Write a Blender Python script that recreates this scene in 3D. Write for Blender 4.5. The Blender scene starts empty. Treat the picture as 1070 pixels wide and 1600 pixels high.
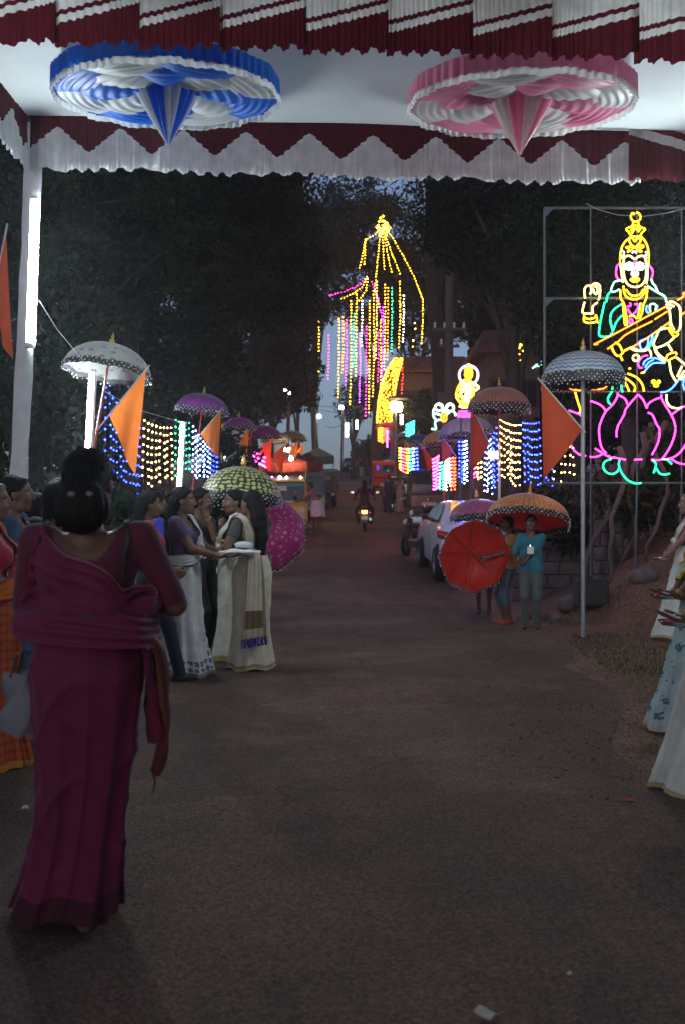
import bpy, bmesh, math, random
import numpy as np
from mathutils import Vector, Matrix

S = bpy.context.scene
COL = S.collection
R = math.radians
random.seed(7)
rng = np.random.default_rng(7)

# ------------------------------------------------------------------ camera, world, sun, exposure
CAM_Z = 1.4
FPX = 1555.0
cam_d = bpy.data.cameras.new('camera')
cam_d.sensor_fit = 'VERTICAL'
cam_d.sensor_height = 36.0
cam_d.lens = 36.0 * FPX / 1600.0
cam_d.clip_start = 0.05
cam_d.clip_end = 3000
cam_d.dof.use_dof = True
cam_d.dof.focus_distance = 9.5
cam_d.dof.aperture_fstop = 3.0
cam = bpy.data.objects.new('camera', cam_d)
COL.objects.link(cam)
cam.location = (0, 0, CAM_Z)
cam.rotation_euler = (R(90), 0, 0)
S.camera = cam

SUN_EL, SUN_AZ = 6.0, 200.0
world = bpy.data.worlds.new('World')
S.world = world
world.use_nodes = True
wn = world.node_tree
wn.nodes.clear()
sky = wn.nodes.new('ShaderNodeTexSky')
sky.sky_type = 'NISHITA'
sky.sun_disc = False
sky.sun_elevation = R(SUN_EL)
sky.sun_rotation = R(SUN_AZ)
sky.air_density = 1.0
sky.dust_density = 1.2
sky.ozone_density = 3.0
bg = wn.nodes.new('ShaderNodeBackground')
bg.inputs[1].default_value = 0.056
wo = wn.nodes.new('ShaderNodeOutputWorld')
hs = wn.nodes.new('ShaderNodeHueSaturation')
hs.inputs['Saturation'].default_value = .62
tint = wn.nodes.new('ShaderNodeMix'); tint.data_type = 'RGBA'; tint.blend_type = 'MULTIPLY'
tint.inputs[0].default_value = 1.0
tint.inputs[7].default_value = (.74, .80, 1.0, 1)
wn.links.new(sky.outputs[0], hs.inputs['Color'])
wn.links.new(hs.outputs[0], tint.inputs[6])
wn.links.new(tint.outputs[2], bg.inputs[0])
wn.links.new(bg.outputs[0], wo.inputs[0])

sun_d = bpy.data.lights.new('dusk_sun', 'SUN')
sun_d.energy = 0.035
sun_d.angle = R(60)
sun_d.color = (1.0, 0.86, 0.72)
sun_o = bpy.data.objects.new('dusk_sun', sun_d)
COL.objects.link(sun_o)
sun_o.rotation_euler = (R(90 - SUN_EL - 6), 0, R(180 - SUN_AZ))

S.view_settings.view_transform = 'Standard'
S.view_settings.look = 'None'
S.view_settings.exposure = 1.5
S.view_settings.gamma = 1.0
S.view_settings.use_curve_mapping = False
S.render.engine = 'CYCLES'
S.cycles.use_denoising = True
S.cycles.max_bounces = 6
S.cycles.diffuse_bounces = 3
S.cycles.transparent_max_bounces = 12
S.cycles.sample_clamp_indirect = 3.0
S.cycles.caustics_reflective = False
S.cycles.caustics_refractive = False


# ------------------------------------------------------------------ helpers
def at(px, py, d):
    """a point of the place that stands d metres ahead of the eye"""
    return Vector(((px - 535) * d / FPX, d, CAM_Z + (800 - py) * d / FPX))


_prof = [(-30, 0), (13, 0), (18, .10), (24, .36), (31, .78), (44, 1.5), (56, 2.5), (83, 4.35), (94, 5.35), (102, 5.4), (125, 3.0), (180, -4), (400, -8)]


def prof(y):
    return float(np.interp(y, [p[0] for p in _prof], [p[1] for p in _prof]))


def gz(x, y):
    z = prof(y)
    xs = 4.6 if y < 11 else (4.6 - (y - 11) * 0.85 if y < 13 else 2.9)
    if y > 15:
        xs = 2.9 + min(1.8, (y - 15) * .3)
    if x > xs:
        z += min(1.9, (x - xs) * .55) * (1 if y < 60 else max(0, 1 - (y - 60) / 25))
    xl = -3.4 if y > 9 else -3.8
    if x < xl:
        z += min(1.2, (xl - x) * .35) * (1 if y < 60 else max(0, 1 - (y - 60) / 25))
    return z


def tag(o, label=None, cat=None, group=None, kind=None):
    if label: o['label'] = label
    if cat: o['category'] = cat
    if group: o['group'] = group
    if kind: o['kind'] = kind
    return o


def empty(name, loc=(0, 0, 0), rz=0.0, parent=None):
    o = bpy.data.objects.new(name, None)
    COL.objects.link(o)
    o.location = loc
    o.rotation_euler = (0, 0, rz)
    o.empty_display_size = 0.1
    if parent is not None: o.parent = parent
    return o


def link(name, me, mat=None, parent=None, loc=None):
    o = bpy.data.objects.new(name, me)
    COL.objects.link(o)
    if mat is not None:
        for m in (mat if isinstance(mat, (list, tuple)) else [mat]):
            me.materials.append(m)
    if parent is not None: o.parent = parent
    if loc is not None: o.location = loc
    return o


def pydata(name, vs, fs, mat=None, parent=None, smooth=False, uv=None, col=None, mi=None):
    me = bpy.data.meshes.new(name)
    if isinstance(vs, np.ndarray): vs = vs.tolist()
    me.from_pydata(vs, [], fs.tolist() if isinstance(fs, np.ndarray) else fs)
    if smooth: me.polygons.foreach_set('use_smooth', [True] * len(me.polygons))
    if uv is not None:
        l = me.uv_layers.new(name='UVMap')
        idx = np.empty(len(me.loops), dtype=np.int32)
        me.loops.foreach_get('vertex_index', idx)
        l.data.foreach_set('uv', np.asarray(uv, dtype=np.float32)[idx].ravel())
    if col is not None:
        a = me.color_attributes.new('Col', 'FLOAT_COLOR', 'POINT')
        c = np.ones((len(me.vertices), 4), dtype=np.float32)
        c[:, :3] = col
        a.data.foreach_set('color', c.ravel())
    if mi is not None:
        me.polygons.foreach_set('material_index', np.asarray(mi, dtype=np.int32))
    me.update()
    return link(name, me, mat, parent)


class MB:
    """collects shapes and links them as one mesh"""
    def __init__(s): s.v, s.f = [], []

    def add(s, vs, fs):
        n = len(s.v)
        s.v += [tuple(v) for v in vs]
        s.f += [tuple(i + n for i in f) for f in fs]
        return s

    def box(s, c, d, rot=None):
        x, y, z = d[0] / 2, d[1] / 2, d[2] / 2
        vs = [Vector(p) for p in ((-x, -y, -z), (x, -y, -z), (x, y, -z), (-x, y, -z), (-x, -y, z), (x, -y, z), (x, y, z), (-x, y, z))]
        if rot is not None: vs = [rot @ v for v in vs]
        c = Vector(c)
        return s.add([v + c for v in vs], [(0, 3, 2, 1), (4, 5, 6, 7), (0, 1, 5, 4), (1, 2, 6, 5), (2, 3, 7, 6), (3, 0, 4, 7)])

    def tube(s, pts, r, n=6, caps=True):
        pts = [Vector(p) for p in pts]
        m = len(pts)
        rs = r if isinstance(r, (list, tuple)) else [r] * m
        vs, fs = [], []
        up = None
        for i, p in enumerate(pts):
            t = (pts[min(i + 1, m - 1)] - pts[max(i - 1, 0)])
            if t.length < 1e-9: t = Vector((0, 0, 1))
            t.normalize()
            if up is None:
                up = Vector((0, 0, 1)) if abs(t.z) < .9 else Vector((1, 0, 0))
            a = t.cross(up)
            if a.length < 1e-6: a = t.cross(Vector((0, 1, .3)))
            a.normalize()
            b = t.cross(a).normalized()
            up = -b if False else up
            for k in range(n):
                w = 2 * math.pi * k / n
                vs.append(p + (a * math.cos(w) + b * math.sin(w)) * rs[i])
        for i in range(m - 1):
            for k in range(n):
                k2 = (k + 1) % n
                fs.append((i * n + k, i * n + k2, (i + 1) * n + k2, (i + 1) * n + k))
        if caps:
            fs.append(tuple(range(n - 1, -1, -1)))
            fs.append(tuple((m - 1) * n + k for k in range(n)))
        return s.add(vs, fs)

    def lathe(s, prof_, n=16, c=(0, 0, 0), rot=None, close=True):
        c = Vector(c)
        vs, fs = [], []
        m = len(prof_)
        for (r, z) in prof_:
            for k in range(n):
                w = 2 * math.pi * k / n
                v = Vector((r * math.cos(w), r * math.sin(w), z))
                if rot is not None: v = rot @ v
                vs.append(v + c)
        for i in range(m - 1):
            for k in range(n):
                k2 = (k + 1) % n
                fs.append((i * n + k, i * n + k2, (i + 1) * n + k2, (i + 1) * n + k))
        if close:
            fs.append(tuple(range(n - 1, -1, -1)))
            fs.append(tuple((m - 1) * n + k for k in range(n)))
        return s.add(vs, fs)

    def ball(s, c, r, sub=0):
        c = Vector(c)
        vs = [(r, 0, 0), (-r, 0, 0), (0, r, 0), (0, -r, 0), (0, 0, r), (0, 0, -r)]
        fs = [(0, 2, 4), (2, 1, 4), (1, 3, 4), (3, 0, 4), (2, 0, 5), (1, 2, 5), (3, 1, 5), (0, 3, 5)]
        return s.add([Vector(v) + c for v in vs], fs)

    def grid(s, P):
        """P: rows x cols of points"""
        nr, nc = len(P), len(P[0])
        return s.add([p for row in P for p in row], [(i * nc + j, i * nc + j + 1, (i + 1) * nc + j + 1, (i + 1) * nc + j) for i in range(nr - 1) for j in range(nc - 1)])

    def build(s, name, mat, parent=None, smooth=False, bevel=0, solid=0, subsurf=0):
        o = pydata(name, s.v, s.f, mat, parent, smooth)
        if solid:
            m = o.modifiers.new('solid', 'SOLIDIFY'); m.thickness = solid
        if bevel:
            m = o.modifiers.new('bevel', 'BEVEL'); m.width = bevel; m.segments = 2; m.limit_method = 'ANGLE'
        if subsurf:
            m = o.modifiers.new('sub', 'SUBSURF'); m.levels = subsurf; m.render_levels = subsurf
        return o


def copy_tree(o, parent=None):
    c = o.copy()
    COL.objects.link(c)
    if parent is not None: c.parent = parent
    for ch in list(o.children): copy_tree(ch, c)
    return c


def fnoise(p, seed=0.0):
    x, y, z = p
    return (math.sin(x * 1.7 + seed) * math.cos(y * 2.3 + seed * 1.7) + math.sin(y * 1.1 + z * 1.9 + seed * .6) + math.cos(z * 2.7 - x * 1.3 + seed * 2.1)) / 3


# ------------------------------------------------------------------ materials
def new_mat(name):
    m = bpy.data.materials.new(name)
    m.use_nodes = True
    m.node_tree.nodes.clear()
    return m, m.node_tree.nodes, m.node_tree.links


def mat(name, col, rough=.6, metal=0.0, vary=.18, scale=8.0, bump=0.0, bscale=60.0, trans=0.0, spec=.5, coat=0.0, sheen=0.0):
    m, N, L = new_mat(name)
    out = N.new('ShaderNodeOutputMaterial')
    p = N.new('ShaderNodeBsdfPrincipled')
    p.inputs['Roughness'].default_value = rough
    p.inputs['Metallic'].default_value = metal
    p.inputs['Specular IOR Level'].default_value = spec
    p.inputs['Coat Weight'].default_value = coat
    p.inputs['Sheen Weight'].default_value = sheen
    tc = N.new('ShaderNodeTexCoord')
    if vary > 0:
        nz = N.new('ShaderNodeTexNoise')
        nz.inputs['Scale'].default_value = scale
        nz.inputs['Detail'].default_value = 5
        L.new(tc.outputs['Object'], nz.inputs['Vector'])
        mr = N.new('ShaderNodeMapRange')
        mr.inputs[1].default_value = .3; mr.inputs[2].default_value = .7
        mr.inputs[3].default_value = 1 - vary; mr.inputs[4].default_value = 1 + vary * .6
        L.new(nz.outputs[0], mr.inputs[0])
        mx = N.new('ShaderNodeVectorMath'); mx.operation = 'SCALE'
        mx.inputs[0].default_value = col
        L.new(mr.outputs[0], mx.inputs['Scale'])
        L.new(mx.outputs[0], p.inputs['Base Color'])
    else:
        p.inputs['Base Color'].default_value = (*col, 1)
    if bump > 0:
        n2 = N.new('ShaderNodeTexNoise')
        n2.inputs['Scale'].default_value = bscale
        n2.inputs['Detail'].default_value = 6
        L.new(tc.outputs['Object'], n2.inputs['Vector'])
        b = N.new('ShaderNodeBump')
        b.inputs['Strength'].default_value = bump
        b.inputs['Distance'].default_value = .02
        L.new(n2.outputs[0], b.inputs['Height'])
        L.new(b.outputs[0], p.inputs['Normal'])
    sh = p.outputs[0]
    if trans > 0:
        t = N.new('ShaderNodeBsdfTranslucent')
        src = p.inputs['Base Color']
        if src.is_linked: L.new(src.links[0].from_socket, t.inputs[0])
        else: t.inputs[0].default_value = (*col, 1)
        ms = N.new('ShaderNodeMixShader')
        ms.inputs[0].default_value = trans
        L.new(p.outputs[0], ms.inputs[1]); L.new(t.outputs[0], ms.inputs[2])
        sh = ms.outputs[0]
    L.new(sh, out.inputs[0])
    return m


def glow(name, col, strength):
    m, N, L = new_mat(name)
    out = N.new('ShaderNodeOutputMaterial')
    e = N.new('ShaderNodeEmission')
    e.inputs[0].default_value = (*col, 1)
    e.inputs[1].default_value = strength
    L.new(e.outputs[0], out.inputs[0])
    return m


def attr_mat(name, rough=.6, trans=0.0, bump=0.0, bscale=150.0, sheen=0.0, spec=.4):
    """base colour from the mesh's own dye/skin colours"""
    m, N, L = new_mat(name)
    out = N.new('ShaderNodeOutputMaterial')
    p = N.new('ShaderNodeBsdfPrincipled')
    p.inputs['Roughness'].default_value = rough
    p.inputs['Specular IOR Level'].default_value = spec
    p.inputs['Sheen Weight'].default_value = sheen
    a = N.new('ShaderNodeAttribute'); a.attribute_name = 'Col'
    tc = N.new('ShaderNodeTexCoord')
    nz = N.new('ShaderNodeTexNoise'); nz.inputs['Scale'].default_value = 14; nz.inputs['Detail'].default_value = 6
    L.new(tc.outputs['Object'], nz.inputs['Vector'])
    mr = N.new('ShaderNodeMapRange')
    mr.inputs[1].default_value = .3; mr.inputs[2].default_value = .7; mr.inputs[3].default_value = .85; mr.inputs[4].default_value = 1.12
    L.new(nz.outputs[0], mr.inputs[0])
    mx = N.new('ShaderNodeVectorMath'); mx.operation = 'SCALE'
    L.new(a.outputs['Color'], mx.inputs[0]); L.new(mr.outputs[0], mx.inputs['Scale'])
    L.new(mx.outputs[0], p.inputs['Base Color'])
    if bump:
        n2 = N.new('ShaderNodeTexNoise'); n2.inputs['Scale'].default_value = bscale; n2.inputs['Detail'].default_value = 4
        L.new(tc.outputs['Object'], n2.inputs['Vector'])
        b = N.new('ShaderNodeBump'); b.inputs['Strength'].default_value = bump; b.inputs['Distance'].default_value = .004
        L.new(n2.outputs[0], b.inputs['Height']); L.new(b.outputs[0], p.inputs['Normal'])
    sh = p.outputs[0]
    L.new(sh, out.inputs[0])
    return m


def math_node(N, L, op, a, b=None, c=None, clamp=False):
    n = N.new('ShaderNodeMath'); n.operation = op; n.use_clamp = clamp
    for i, v in enumerate((a, b, c)):
        if v is None: continue
        if isinstance(v, (int, float)): n.inputs[i].default_value = v
        else: L.new(v, n.inputs[i])
    return n.outputs[0]


def mix_col(N, L, f, a, b):
    n = N.new('ShaderNodeMix'); n.data_type = 'RGBA'
    if isinstance(f, (int, float)): n.inputs[0].default_value = f
    else: L.new(f, n.inputs[0])
    for i, v in ((6, a), (7, b)):
        if isinstance(v, (tuple, list)): n.inputs[i].default_value = (*v[:3], 1)
        else: L.new(v, n.inputs[i])
    return n.outputs[2]


def uv_xy(N, L):
    u = N.new('ShaderNodeUVMap'); u.uv_map = 'UVMap'
    s = N.new('ShaderNodeSeparateXYZ')
    L.new(u.outputs[0], s.inputs[0])
    return s.outputs[0], s.outputs[1], u.outputs[0]


def cloth_end(N, L, col, rough=.75, trans=.25, bump=.15, bscale=220.0, m=None, sheen=.0):
    out = N.new('ShaderNodeOutputMaterial')
    p = N.new('ShaderNodeBsdfPrincipled')
    p.inputs['Roughness'].default_value = rough
    p.inputs['Specular IOR Level'].default_value = .35
    p.inputs['Sheen Weight'].default_value = sheen
    tc = N.new('ShaderNodeTexCoord')
    nz = N.new('ShaderNodeTexNoise'); nz.inputs['Scale'].default_value = 9; nz.inputs['Detail'].default_value = 6
    L.new(tc.outputs['Object'], nz.inputs['Vector'])
    mr = N.new('ShaderNodeMapRange')
    mr.inputs[1].default_value = .3; mr.inputs[2].default_value = .7; mr.inputs[3].default_value = .82; mr.inputs[4].default_value = 1.1
    L.new(nz.outputs[0], mr.inputs[0])
    mx = N.new('ShaderNodeVectorMath'); mx.operation = 'SCALE'
    L.new(col, mx.inputs[0]); L.new(mr.outputs[0], mx.inputs['Scale'])
    L.new(mx.outputs[0], p.inputs['Base Color'])
    n2 = N.new('ShaderNodeTexNoise'); n2.inputs['Scale'].default_value = bscale; n2.inputs['Detail'].default_value = 3
    L.new(tc.outputs['Object'], n2.inputs['Vector'])
    b = N.new('ShaderNodeBump'); b.inputs['Strength'].default_value = bump; b.inputs['Distance'].default_value = .004
    L.new(n2.outputs[0], b.inputs['Height']); L.new(b.outputs[0], p.inputs['Normal'])
    sh = p.outputs[0]
    if trans > 0:
        t = N.new('ShaderNodeBsdfTranslucent'); L.new(mx.outputs[0], t.inputs[0])
        ms = N.new('ShaderNodeMixShader'); ms.inputs[0].default_value = trans
        L.new(p.outputs[0], ms.inputs[1]); L.new(t.outputs[0], ms.inputs[2]); sh = ms.outputs[0]
    L.new(sh, out.inputs[0])


MAROON = (.105, .012, .022)
WHITE = (.74, .73, .70)
# ------------------------------------------------------------------ ground and road
def ground_mat(name, c1, c2, c3, agg, patch_scale, rough=.9, bump=.6, cracks=False):
    m, N, L = new_mat(name)
    out = N.new('ShaderNodeOutputMaterial')
    p = N.new('ShaderNodeBsdfPrincipled'); p.inputs['Roughness'].default_value = rough
    p.inputs['Specular IOR Level'].default_value = .25
    g = N.new('ShaderNodeNewGeometry')
    def noise(s, d=8, r=.6):
        n = N.new('ShaderNodeTexNoise'); n.inputs['Scale'].default_value = s; n.inputs['Detail'].default_value = d; n.inputs['Roughness'].default_value = r
        L.new(g.outputs['Position'], n.inputs['Vector']); return n.outputs[0]
    def ramp(v, a, b):
        mr = N.new('ShaderNodeMapRange'); mr.inputs[1].default_value = a; mr.inputs[2].default_value = b
        L.new(v, mr.inputs[0]); return mr.outputs[0]
    big = ramp(noise(patch_scale), .38, .66)
    mid = math_node(N, L, 'MULTIPLY', ramp(noise(patch_scale * 3.1, 10, .75), .42, .80), .75)
    fine = ramp(noise(agg, 4, .75), .32, .7)
    c = mix_col(N, L, big, c1, c2)
    c = mix_col(N, L, mid, c, c3)
    mp = N.new('ShaderNodeMapping'); mp.inputs['Scale'].default_value = (1.6, .10, 1)
    L.new(g.outputs['Position'], mp.inputs[0])
    tn = N.new('ShaderNodeTexNoise'); tn.inputs['Scale'].default_value = 1.0; tn.inputs['Detail'].default_value = 7; tn.inputs['Roughness'].default_value = .6
    L.new(mp.outputs[0], tn.inputs['Vector'])
    c = mix_col(N, L, math_node(N, L, 'MULTIPLY', ramp(tn.outputs[0], .50, .68), .55), c, c2)
    if cracks:
        wn_ = N.new('ShaderNodeTexNoise'); wn_.inputs['Scale'].default_value = 1.3; wn_.inputs['Detail'].default_value = 6
        L.new(g.outputs['Position'], wn_.inputs['Vector'])
        wv = N.new('ShaderNodeVectorMath'); wv.operation = 'MULTIPLY_ADD'; wv.inputs[1].default_value = (.9, .9, .9)
        L.new(wn_.outputs['Color'], wv.inputs[0]); L.new(g.outputs['Position'], wv.inputs[2])
        ck = N.new('ShaderNodeTexVoronoi'); ck.feature = 'DISTANCE_TO_EDGE'; ck.inputs['Scale'].default_value = .55
        L.new(wv.outputs[0], ck.inputs['Vector'])
        line = math_node(N, L, 'LESS_THAN', ck.outputs['Distance'], .008)
        line = math_node(N, L, 'MULTIPLY', line, math_node(N, L, 'MULTIPLY', ramp(noise(.7, 3), .47, .56), .4))
        c = mix_col(N, L, line, c, (.03, .025, .022))
        pv = N.new('ShaderNodeTexVoronoi'); pv.inputs['Scale'].default_value = .33
        L.new(wv.outputs[0], pv.inputs['Vector'])
        ps = N.new('ShaderNodeSeparateColor'); L.new(pv.outputs['Color'], ps.inputs[0])
        c = mix_col(N, L, math_node(N, L, 'MULTIPLY', math_node(N, L, 'GREATER_THAN', ps.outputs[0], .72), .35), c, c3)
        dust = math_node(N, L, 'MULTIPLY', ramp(noise(1.1, 9, .7), .52, .70), .55)
        c = mix_col(N, L, dust, c, (.25, .15, .098))
    v = N.new('ShaderNodeTexVoronoi'); v.inputs['Scale'].default_value = agg * 1.3
    L.new(g.outputs['Position'], v.inputs['Vector'])
    vv = N.new('ShaderNodeSeparateColor'); L.new(v.outputs['Color'], vv.inputs[0])
    mr = N.new('ShaderNodeMapRange'); mr.inputs[3].default_value = .52; mr.inputs[4].default_value = 1.45
    L.new(vv.outputs[0], mr.inputs[0])
    mr2 = N.new('ShaderNodeMapRange'); mr2.inputs[3].default_value = .6; mr2.inputs[4].default_value = 1.3
    L.new(fine, mr2.inputs[0])
    k = math_node(N, L, 'MULTIPLY', mr.outputs[0], mr2.outputs[0])
    sc = N.new('ShaderNodeVectorMath'); sc.operation = 'SCALE'
    L.new(c, sc.inputs[0]); L.new(k, sc.inputs['Scale'])
    L.new(sc.outputs[0], p.inputs['Base Color'])
    h = math_node(N, L, 'ADD', v.outputs['Distance'], math_node(N, L, 'MULTIPLY', fine, .8))
    b = N.new('ShaderNodeBump'); b.inputs['Strength'].default_value = bump; b.inputs['Distance'].default_value = .012
    L.new(h, b.inputs['Height']); L.new(b.outputs[0], p.inputs['Normal'])
    L.new(p.outputs[0], out.inputs[0])
    return m


M_dirt = ground_mat('laterite_dirt', (.17, .095, .06), (.22, .125, .08), (.085, .055, .038), 45, .55)
M_road = ground_mat('dusty_asphalt', (.112, .070, .052), (.198, .116, .078), (.060, .041, .034), 85, .5, cracks=True)

ys = list(np.arange(-12, 20, .35)) + list(np.arange(20, 110, 1.2)) + [115, 125, 140, 160, 190, 240, 300, 400]
xs = [-400, -200, -100, -60, -40, -28, -20, -15, -12, -10, -8.5, -7.3] + list(np.arange(-6.6, 6.61, .33)) + [7.3, 8.5, 10, 12, 15, 20, 28, 40, 60, 100, 200, 400]


def und(x, y):
    return .010 * math.sin(x * 1.3 + y * .7) * math.cos(y * .9 - x * .5) + .006 * math.sin(x * 3.1 - y * 2.2)


def bank_rough(x, y):
    k = min(1, max(0, (abs(x) - 2.9) / 1.0))
    return k * (.09 * math.sin(x * 3.3 + y * 2.1) * math.cos(y * 3.7 - x) + .05 * math.sin(x * 7.7 - y * 6.1))


rows = [[(x, y, gz(x, y) + und(x, y) + bank_rough(x, y)) for x in xs] for y in ys]
g = MB().grid(rows).build('ground', M_dirt, smooth=True)
tag(g, kind='structure')
rx = np.linspace(0, 1, 17)
rows = []
for y in ys:
    if y < -12 or y > 110: continue
    xl = -2.95 + .22 * math.sin(y * .8) + .12 * math.sin(y * 2.3 + 1)
    xr = 2.05 + .25 * math.sin(y * .6 + 2) + .13 * math.sin(y * 1.9) + (.5 if y > 20 else 0)
    if y < 9: xr -= .15
    rows.append([((xl + (xr - xl) * t), y, gz(xl + (xr - xl) * t, y) + und(xl + (xr - xl) * t, y) + .006) for t in rx])
r_ = MB().grid(rows).build('road', M_road, smooth=True)
tag(r_, kind='structure')

# loose stones and dead leaves scattered over the verge: too many to count
M_stone = mat('loose_stone', (.13, .09, .07), .9, vary=.4)
mb = MB()
for i in range(1500):
    if i < 900:
        x, y = 1.9 + abs(random.gauss(0, .9)), random.uniform(3.0, 14)
    elif i < 1200:
        x, y = random.uniform(-2.7, 2.2), random.uniform(2.4, 16)
    else:
        x, y = -2.9 - abs(random.gauss(0, .5)), random.uniform(4, 16)
    r = random.uniform(.004, .013) * (1.5 if random.random() < .1 else 1)
    vs = [Vector((random.uniform(.6, 1.2) * a, random.uniform(.6, 1.2) * b, random.uniform(.5, .8) * c)) * r for a, b, c in ((1, 0, 0), (-1, 0, 0), (0, 1, 0), (0, -1, 0), (0, 0, 1), (0, 0, -1))]
    c = Vector((x, y, gz(x, y) + und(x, y) + bank_rough(x, y) + .006))
    mb.add([v + c for v in vs], [(0, 2, 4), (2, 1, 4), (1, 3, 4), (3, 0, 4), (2, 0, 5), (1, 2, 5), (3, 1, 5), (0, 3, 5)])
o = mb.build('gravel', M_stone); tag(o, 'small loose stones scattered along the road edge', 'gravel', kind='stuff')
M_clod = mat('dark_clod', (.045, .03, .022), .95, vary=.4)
mb = MB()
for i in range(1300):
    x, y = random.gauss(1.78, .5) + .06 * random.uniform(-1, 1), random.uniform(3.6, 9.5)
    if fnoise((x * 2.5, y * 1.4, 0), 8) < -.05: continue
    r = random.uniform(.003, .010) * (1.7 if random.random() < .07 else 1)
    vs = [Vector((random.uniform(.6, 1.3) * a, random.uniform(.6, 1.3) * b, random.uniform(.3, .7) * c)) * r for a, b, c in ((1, 0, 0), (-1, 0, 0), (0, 1, 0), (0, -1, 0), (0, 0, 1), (0, 0, -1))]
    c = Vector((x, y, gz(x, y) + und(x, y) + .008))
    mb.add([v + c for v in vs], [(0, 2, 4), (2, 1, 4), (1, 3, 4), (3, 0, 4), (2, 0, 5), (1, 2, 5), (3, 1, 5), (0, 3, 5)])
o = mb.build('dirt', M_clod); tag(o, 'dark clods of earth strewn along the right road edge', 'dirt', kind='stuff')
M_litter = mat('dead_leaf', (.15, .085, .04), .8, vary=.5, scale=3)
mb = MB()
for i in range(700):
    x, y = (2.2 + abs(random.gauss(0, 1.1)), random.uniform(4.5, 16)) if i < 560 else (-2.9 - abs(random.gauss(0, .7)), random.uniform(5, 18))
    a = random.uniform(0, 6.28); r = random.uniform(.02, .05)
    u = Vector((math.cos(a), math.sin(a), random.uniform(-.2, .3))) * r
    v = Vector((-math.sin(a), math.cos(a), random.uniform(-.2, .3))) * r * .45
    c = Vector((x, y, gz(x, y) + und(x, y) + bank_rough(x, y) + .016))
    mb.add([c - u, c + v, c + u, c - v], [(0, 1, 2, 3)])
o = mb.build('fallen_leaves', M_litter); tag(o, 'brown fallen leaves lying on the verge', 'leaves', kind='stuff')
# sparse grass on the verges
M_grass = mat('grass_blade', (.05, .075, .02), .8, vary=.5, scale=2)
mb = MB()
for i in range(4200):
    if i < 1500: x, y = 2.35 + abs(random.gauss(0, .55)), random.uniform(8.4, 13.5)
    else: x, y = -3.0 - abs(random.gauss(0, .8)), random.uniform(8, 26)
    if fnoise((x * 1.5, y * 1.2, 0), 3) < -.15: continue
    a = random.uniform(0, 6.28); h = random.uniform(.03, .10) * (1.9 if x < 0 else .8)
    c = Vector((x, y, gz(x, y) + und(x, y) + bank_rough(x, y) - .005)); w = Vector((math.cos(a), math.sin(a), 0)) * .006
    t = c + Vector((random.uniform(-.5, .5) * h, random.uniform(-.5, .5) * h, h))
    mb.add([c - w, c + w, t], [(0, 1, 2)])
o = mb.build('grass', M_grass); tag(o, 'sparse short grass growing on the verges', 'grass', kind='stuff')
M_paper = mat('scrap_paper', (.55, .5, .42), .8)
M_petal = mat('red_petal', (.5, .02, .02), .6)
for (px, py, m_, nm, lb, sz) in ((760, 1597, M_paper, 'paper_scrap', 'pale paper scrap lying at the bottom edge of the road', .03), (981, 1257, M_petal, 'flower_petal', 'red petal lying on the road near the white hem', .02),
                                 (888, 1532, M_paper, 'paper_scrap', 'tiny white speck of paper low on the right side of the road', .008), (40, 1270, M_paper, 'paper_scrap', 'small pale scrap on the road left of the maroon hem', .02)):
    d = CAM_Z * FPX / (py - 800)
    c = at(px, py, d); a = random.uniform(0, 3)
    P = [[(c.x + math.cos(a) * sz * (i - 1) - math.sin(a) * sz * .7 * (j - 1), c.y + math.sin(a) * sz * (i - 1) + math.cos(a) * sz * .7 * (j - 1), .022 + .4 * sz * abs(i - 1) * (j % 2 + .3)) for i in range(3)] for j in range(3)]
    o = MB().grid(P).build(nm, m_, solid=.0015); tag(o, lb, 'litter')

# ------------------------------------------------------------------ the canopy over the road
def zroof(x): return 4.53 - .027 * (x + 2.44)


def stripe_cloth(name, slope, t1, t2, t3):
    m, N, L = new_mat(name)
    u, v, _ = uv_xy(N, L)                      # v: metres from the top, u: 0..1 over one panel
    fu = math_node(N, L, 'FRACT', u)
    t = math_node(N, L, 'ADD', v, math_node(N, L, 'MULTIPLY', fu, slope))
    a = math_node(N, L, 'GREATER_THAN', t, t1)
    b = math_node(N, L, 'GREATER_THAN', t, t2)
    c = math_node(N, L, 'GREATER_THAN', t, t3)
    f = math_node(N, L, 'ADD', math_node(N, L, 'SUBTRACT', a, b), c)
    col = mix_col(N, L, f, (.80, .80, .78), MAROON)
    cloth_end(N, L, col, trans=.5, rough=.5)
    return m


def zig_cloth(name, period, base, amp):
    m, N, L = new_mat(name)
    u, v, _ = uv_xy(N, L)                      # both in metres
    fu = math_node(N, L, 'FRACT', math_node(N, L, 'DIVIDE', u, period))
    tri = math_node(N, L, 'ABSOLUTE', math_node(N, L, 'SUBTRACT', fu, .5))       # 0 mid, .5 at the ends
    tri = math_node(N, L, 'MULTIPLY', tri, 2.0)
    st = math_node(N, L, 'DIVIDE', math_node(N, L, 'FLOOR', math_node(N, L, 'MULTIPLY', tri, 5.0)), 5.0)
    tri = math_node(N, L, 'ADD', math_node(N, L, 'MULTIPLY', tri, .62), math_node(N, L, 'MULTIPLY', st, .38))
    edge = math_node(N, L, 'ADD', math_node(N, L, 'MULTIPLY', tri, amp), base)
    f = math_node(N, L, 'GREATER_THAN', v, edge)
    col = mix_col(N, L, f, MAROON, (.80, .80, .78))
    cloth_end(N, L, col, trans=.5, rough=.5)
    return m


M_stripeF = stripe_cloth('striped_valance_cloth', .13, .262, .288, .328)
M_stripeR = stripe_cloth('striped_valance_cloth_end', -.15, -.06, -.01, .06)
M_zig = zig_cloth('peaked_valance_cloth', .50, .10, .19)
M_check = mat('side_valance_cloth', (.12, .02, .03), .7, trans=.2)


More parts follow.
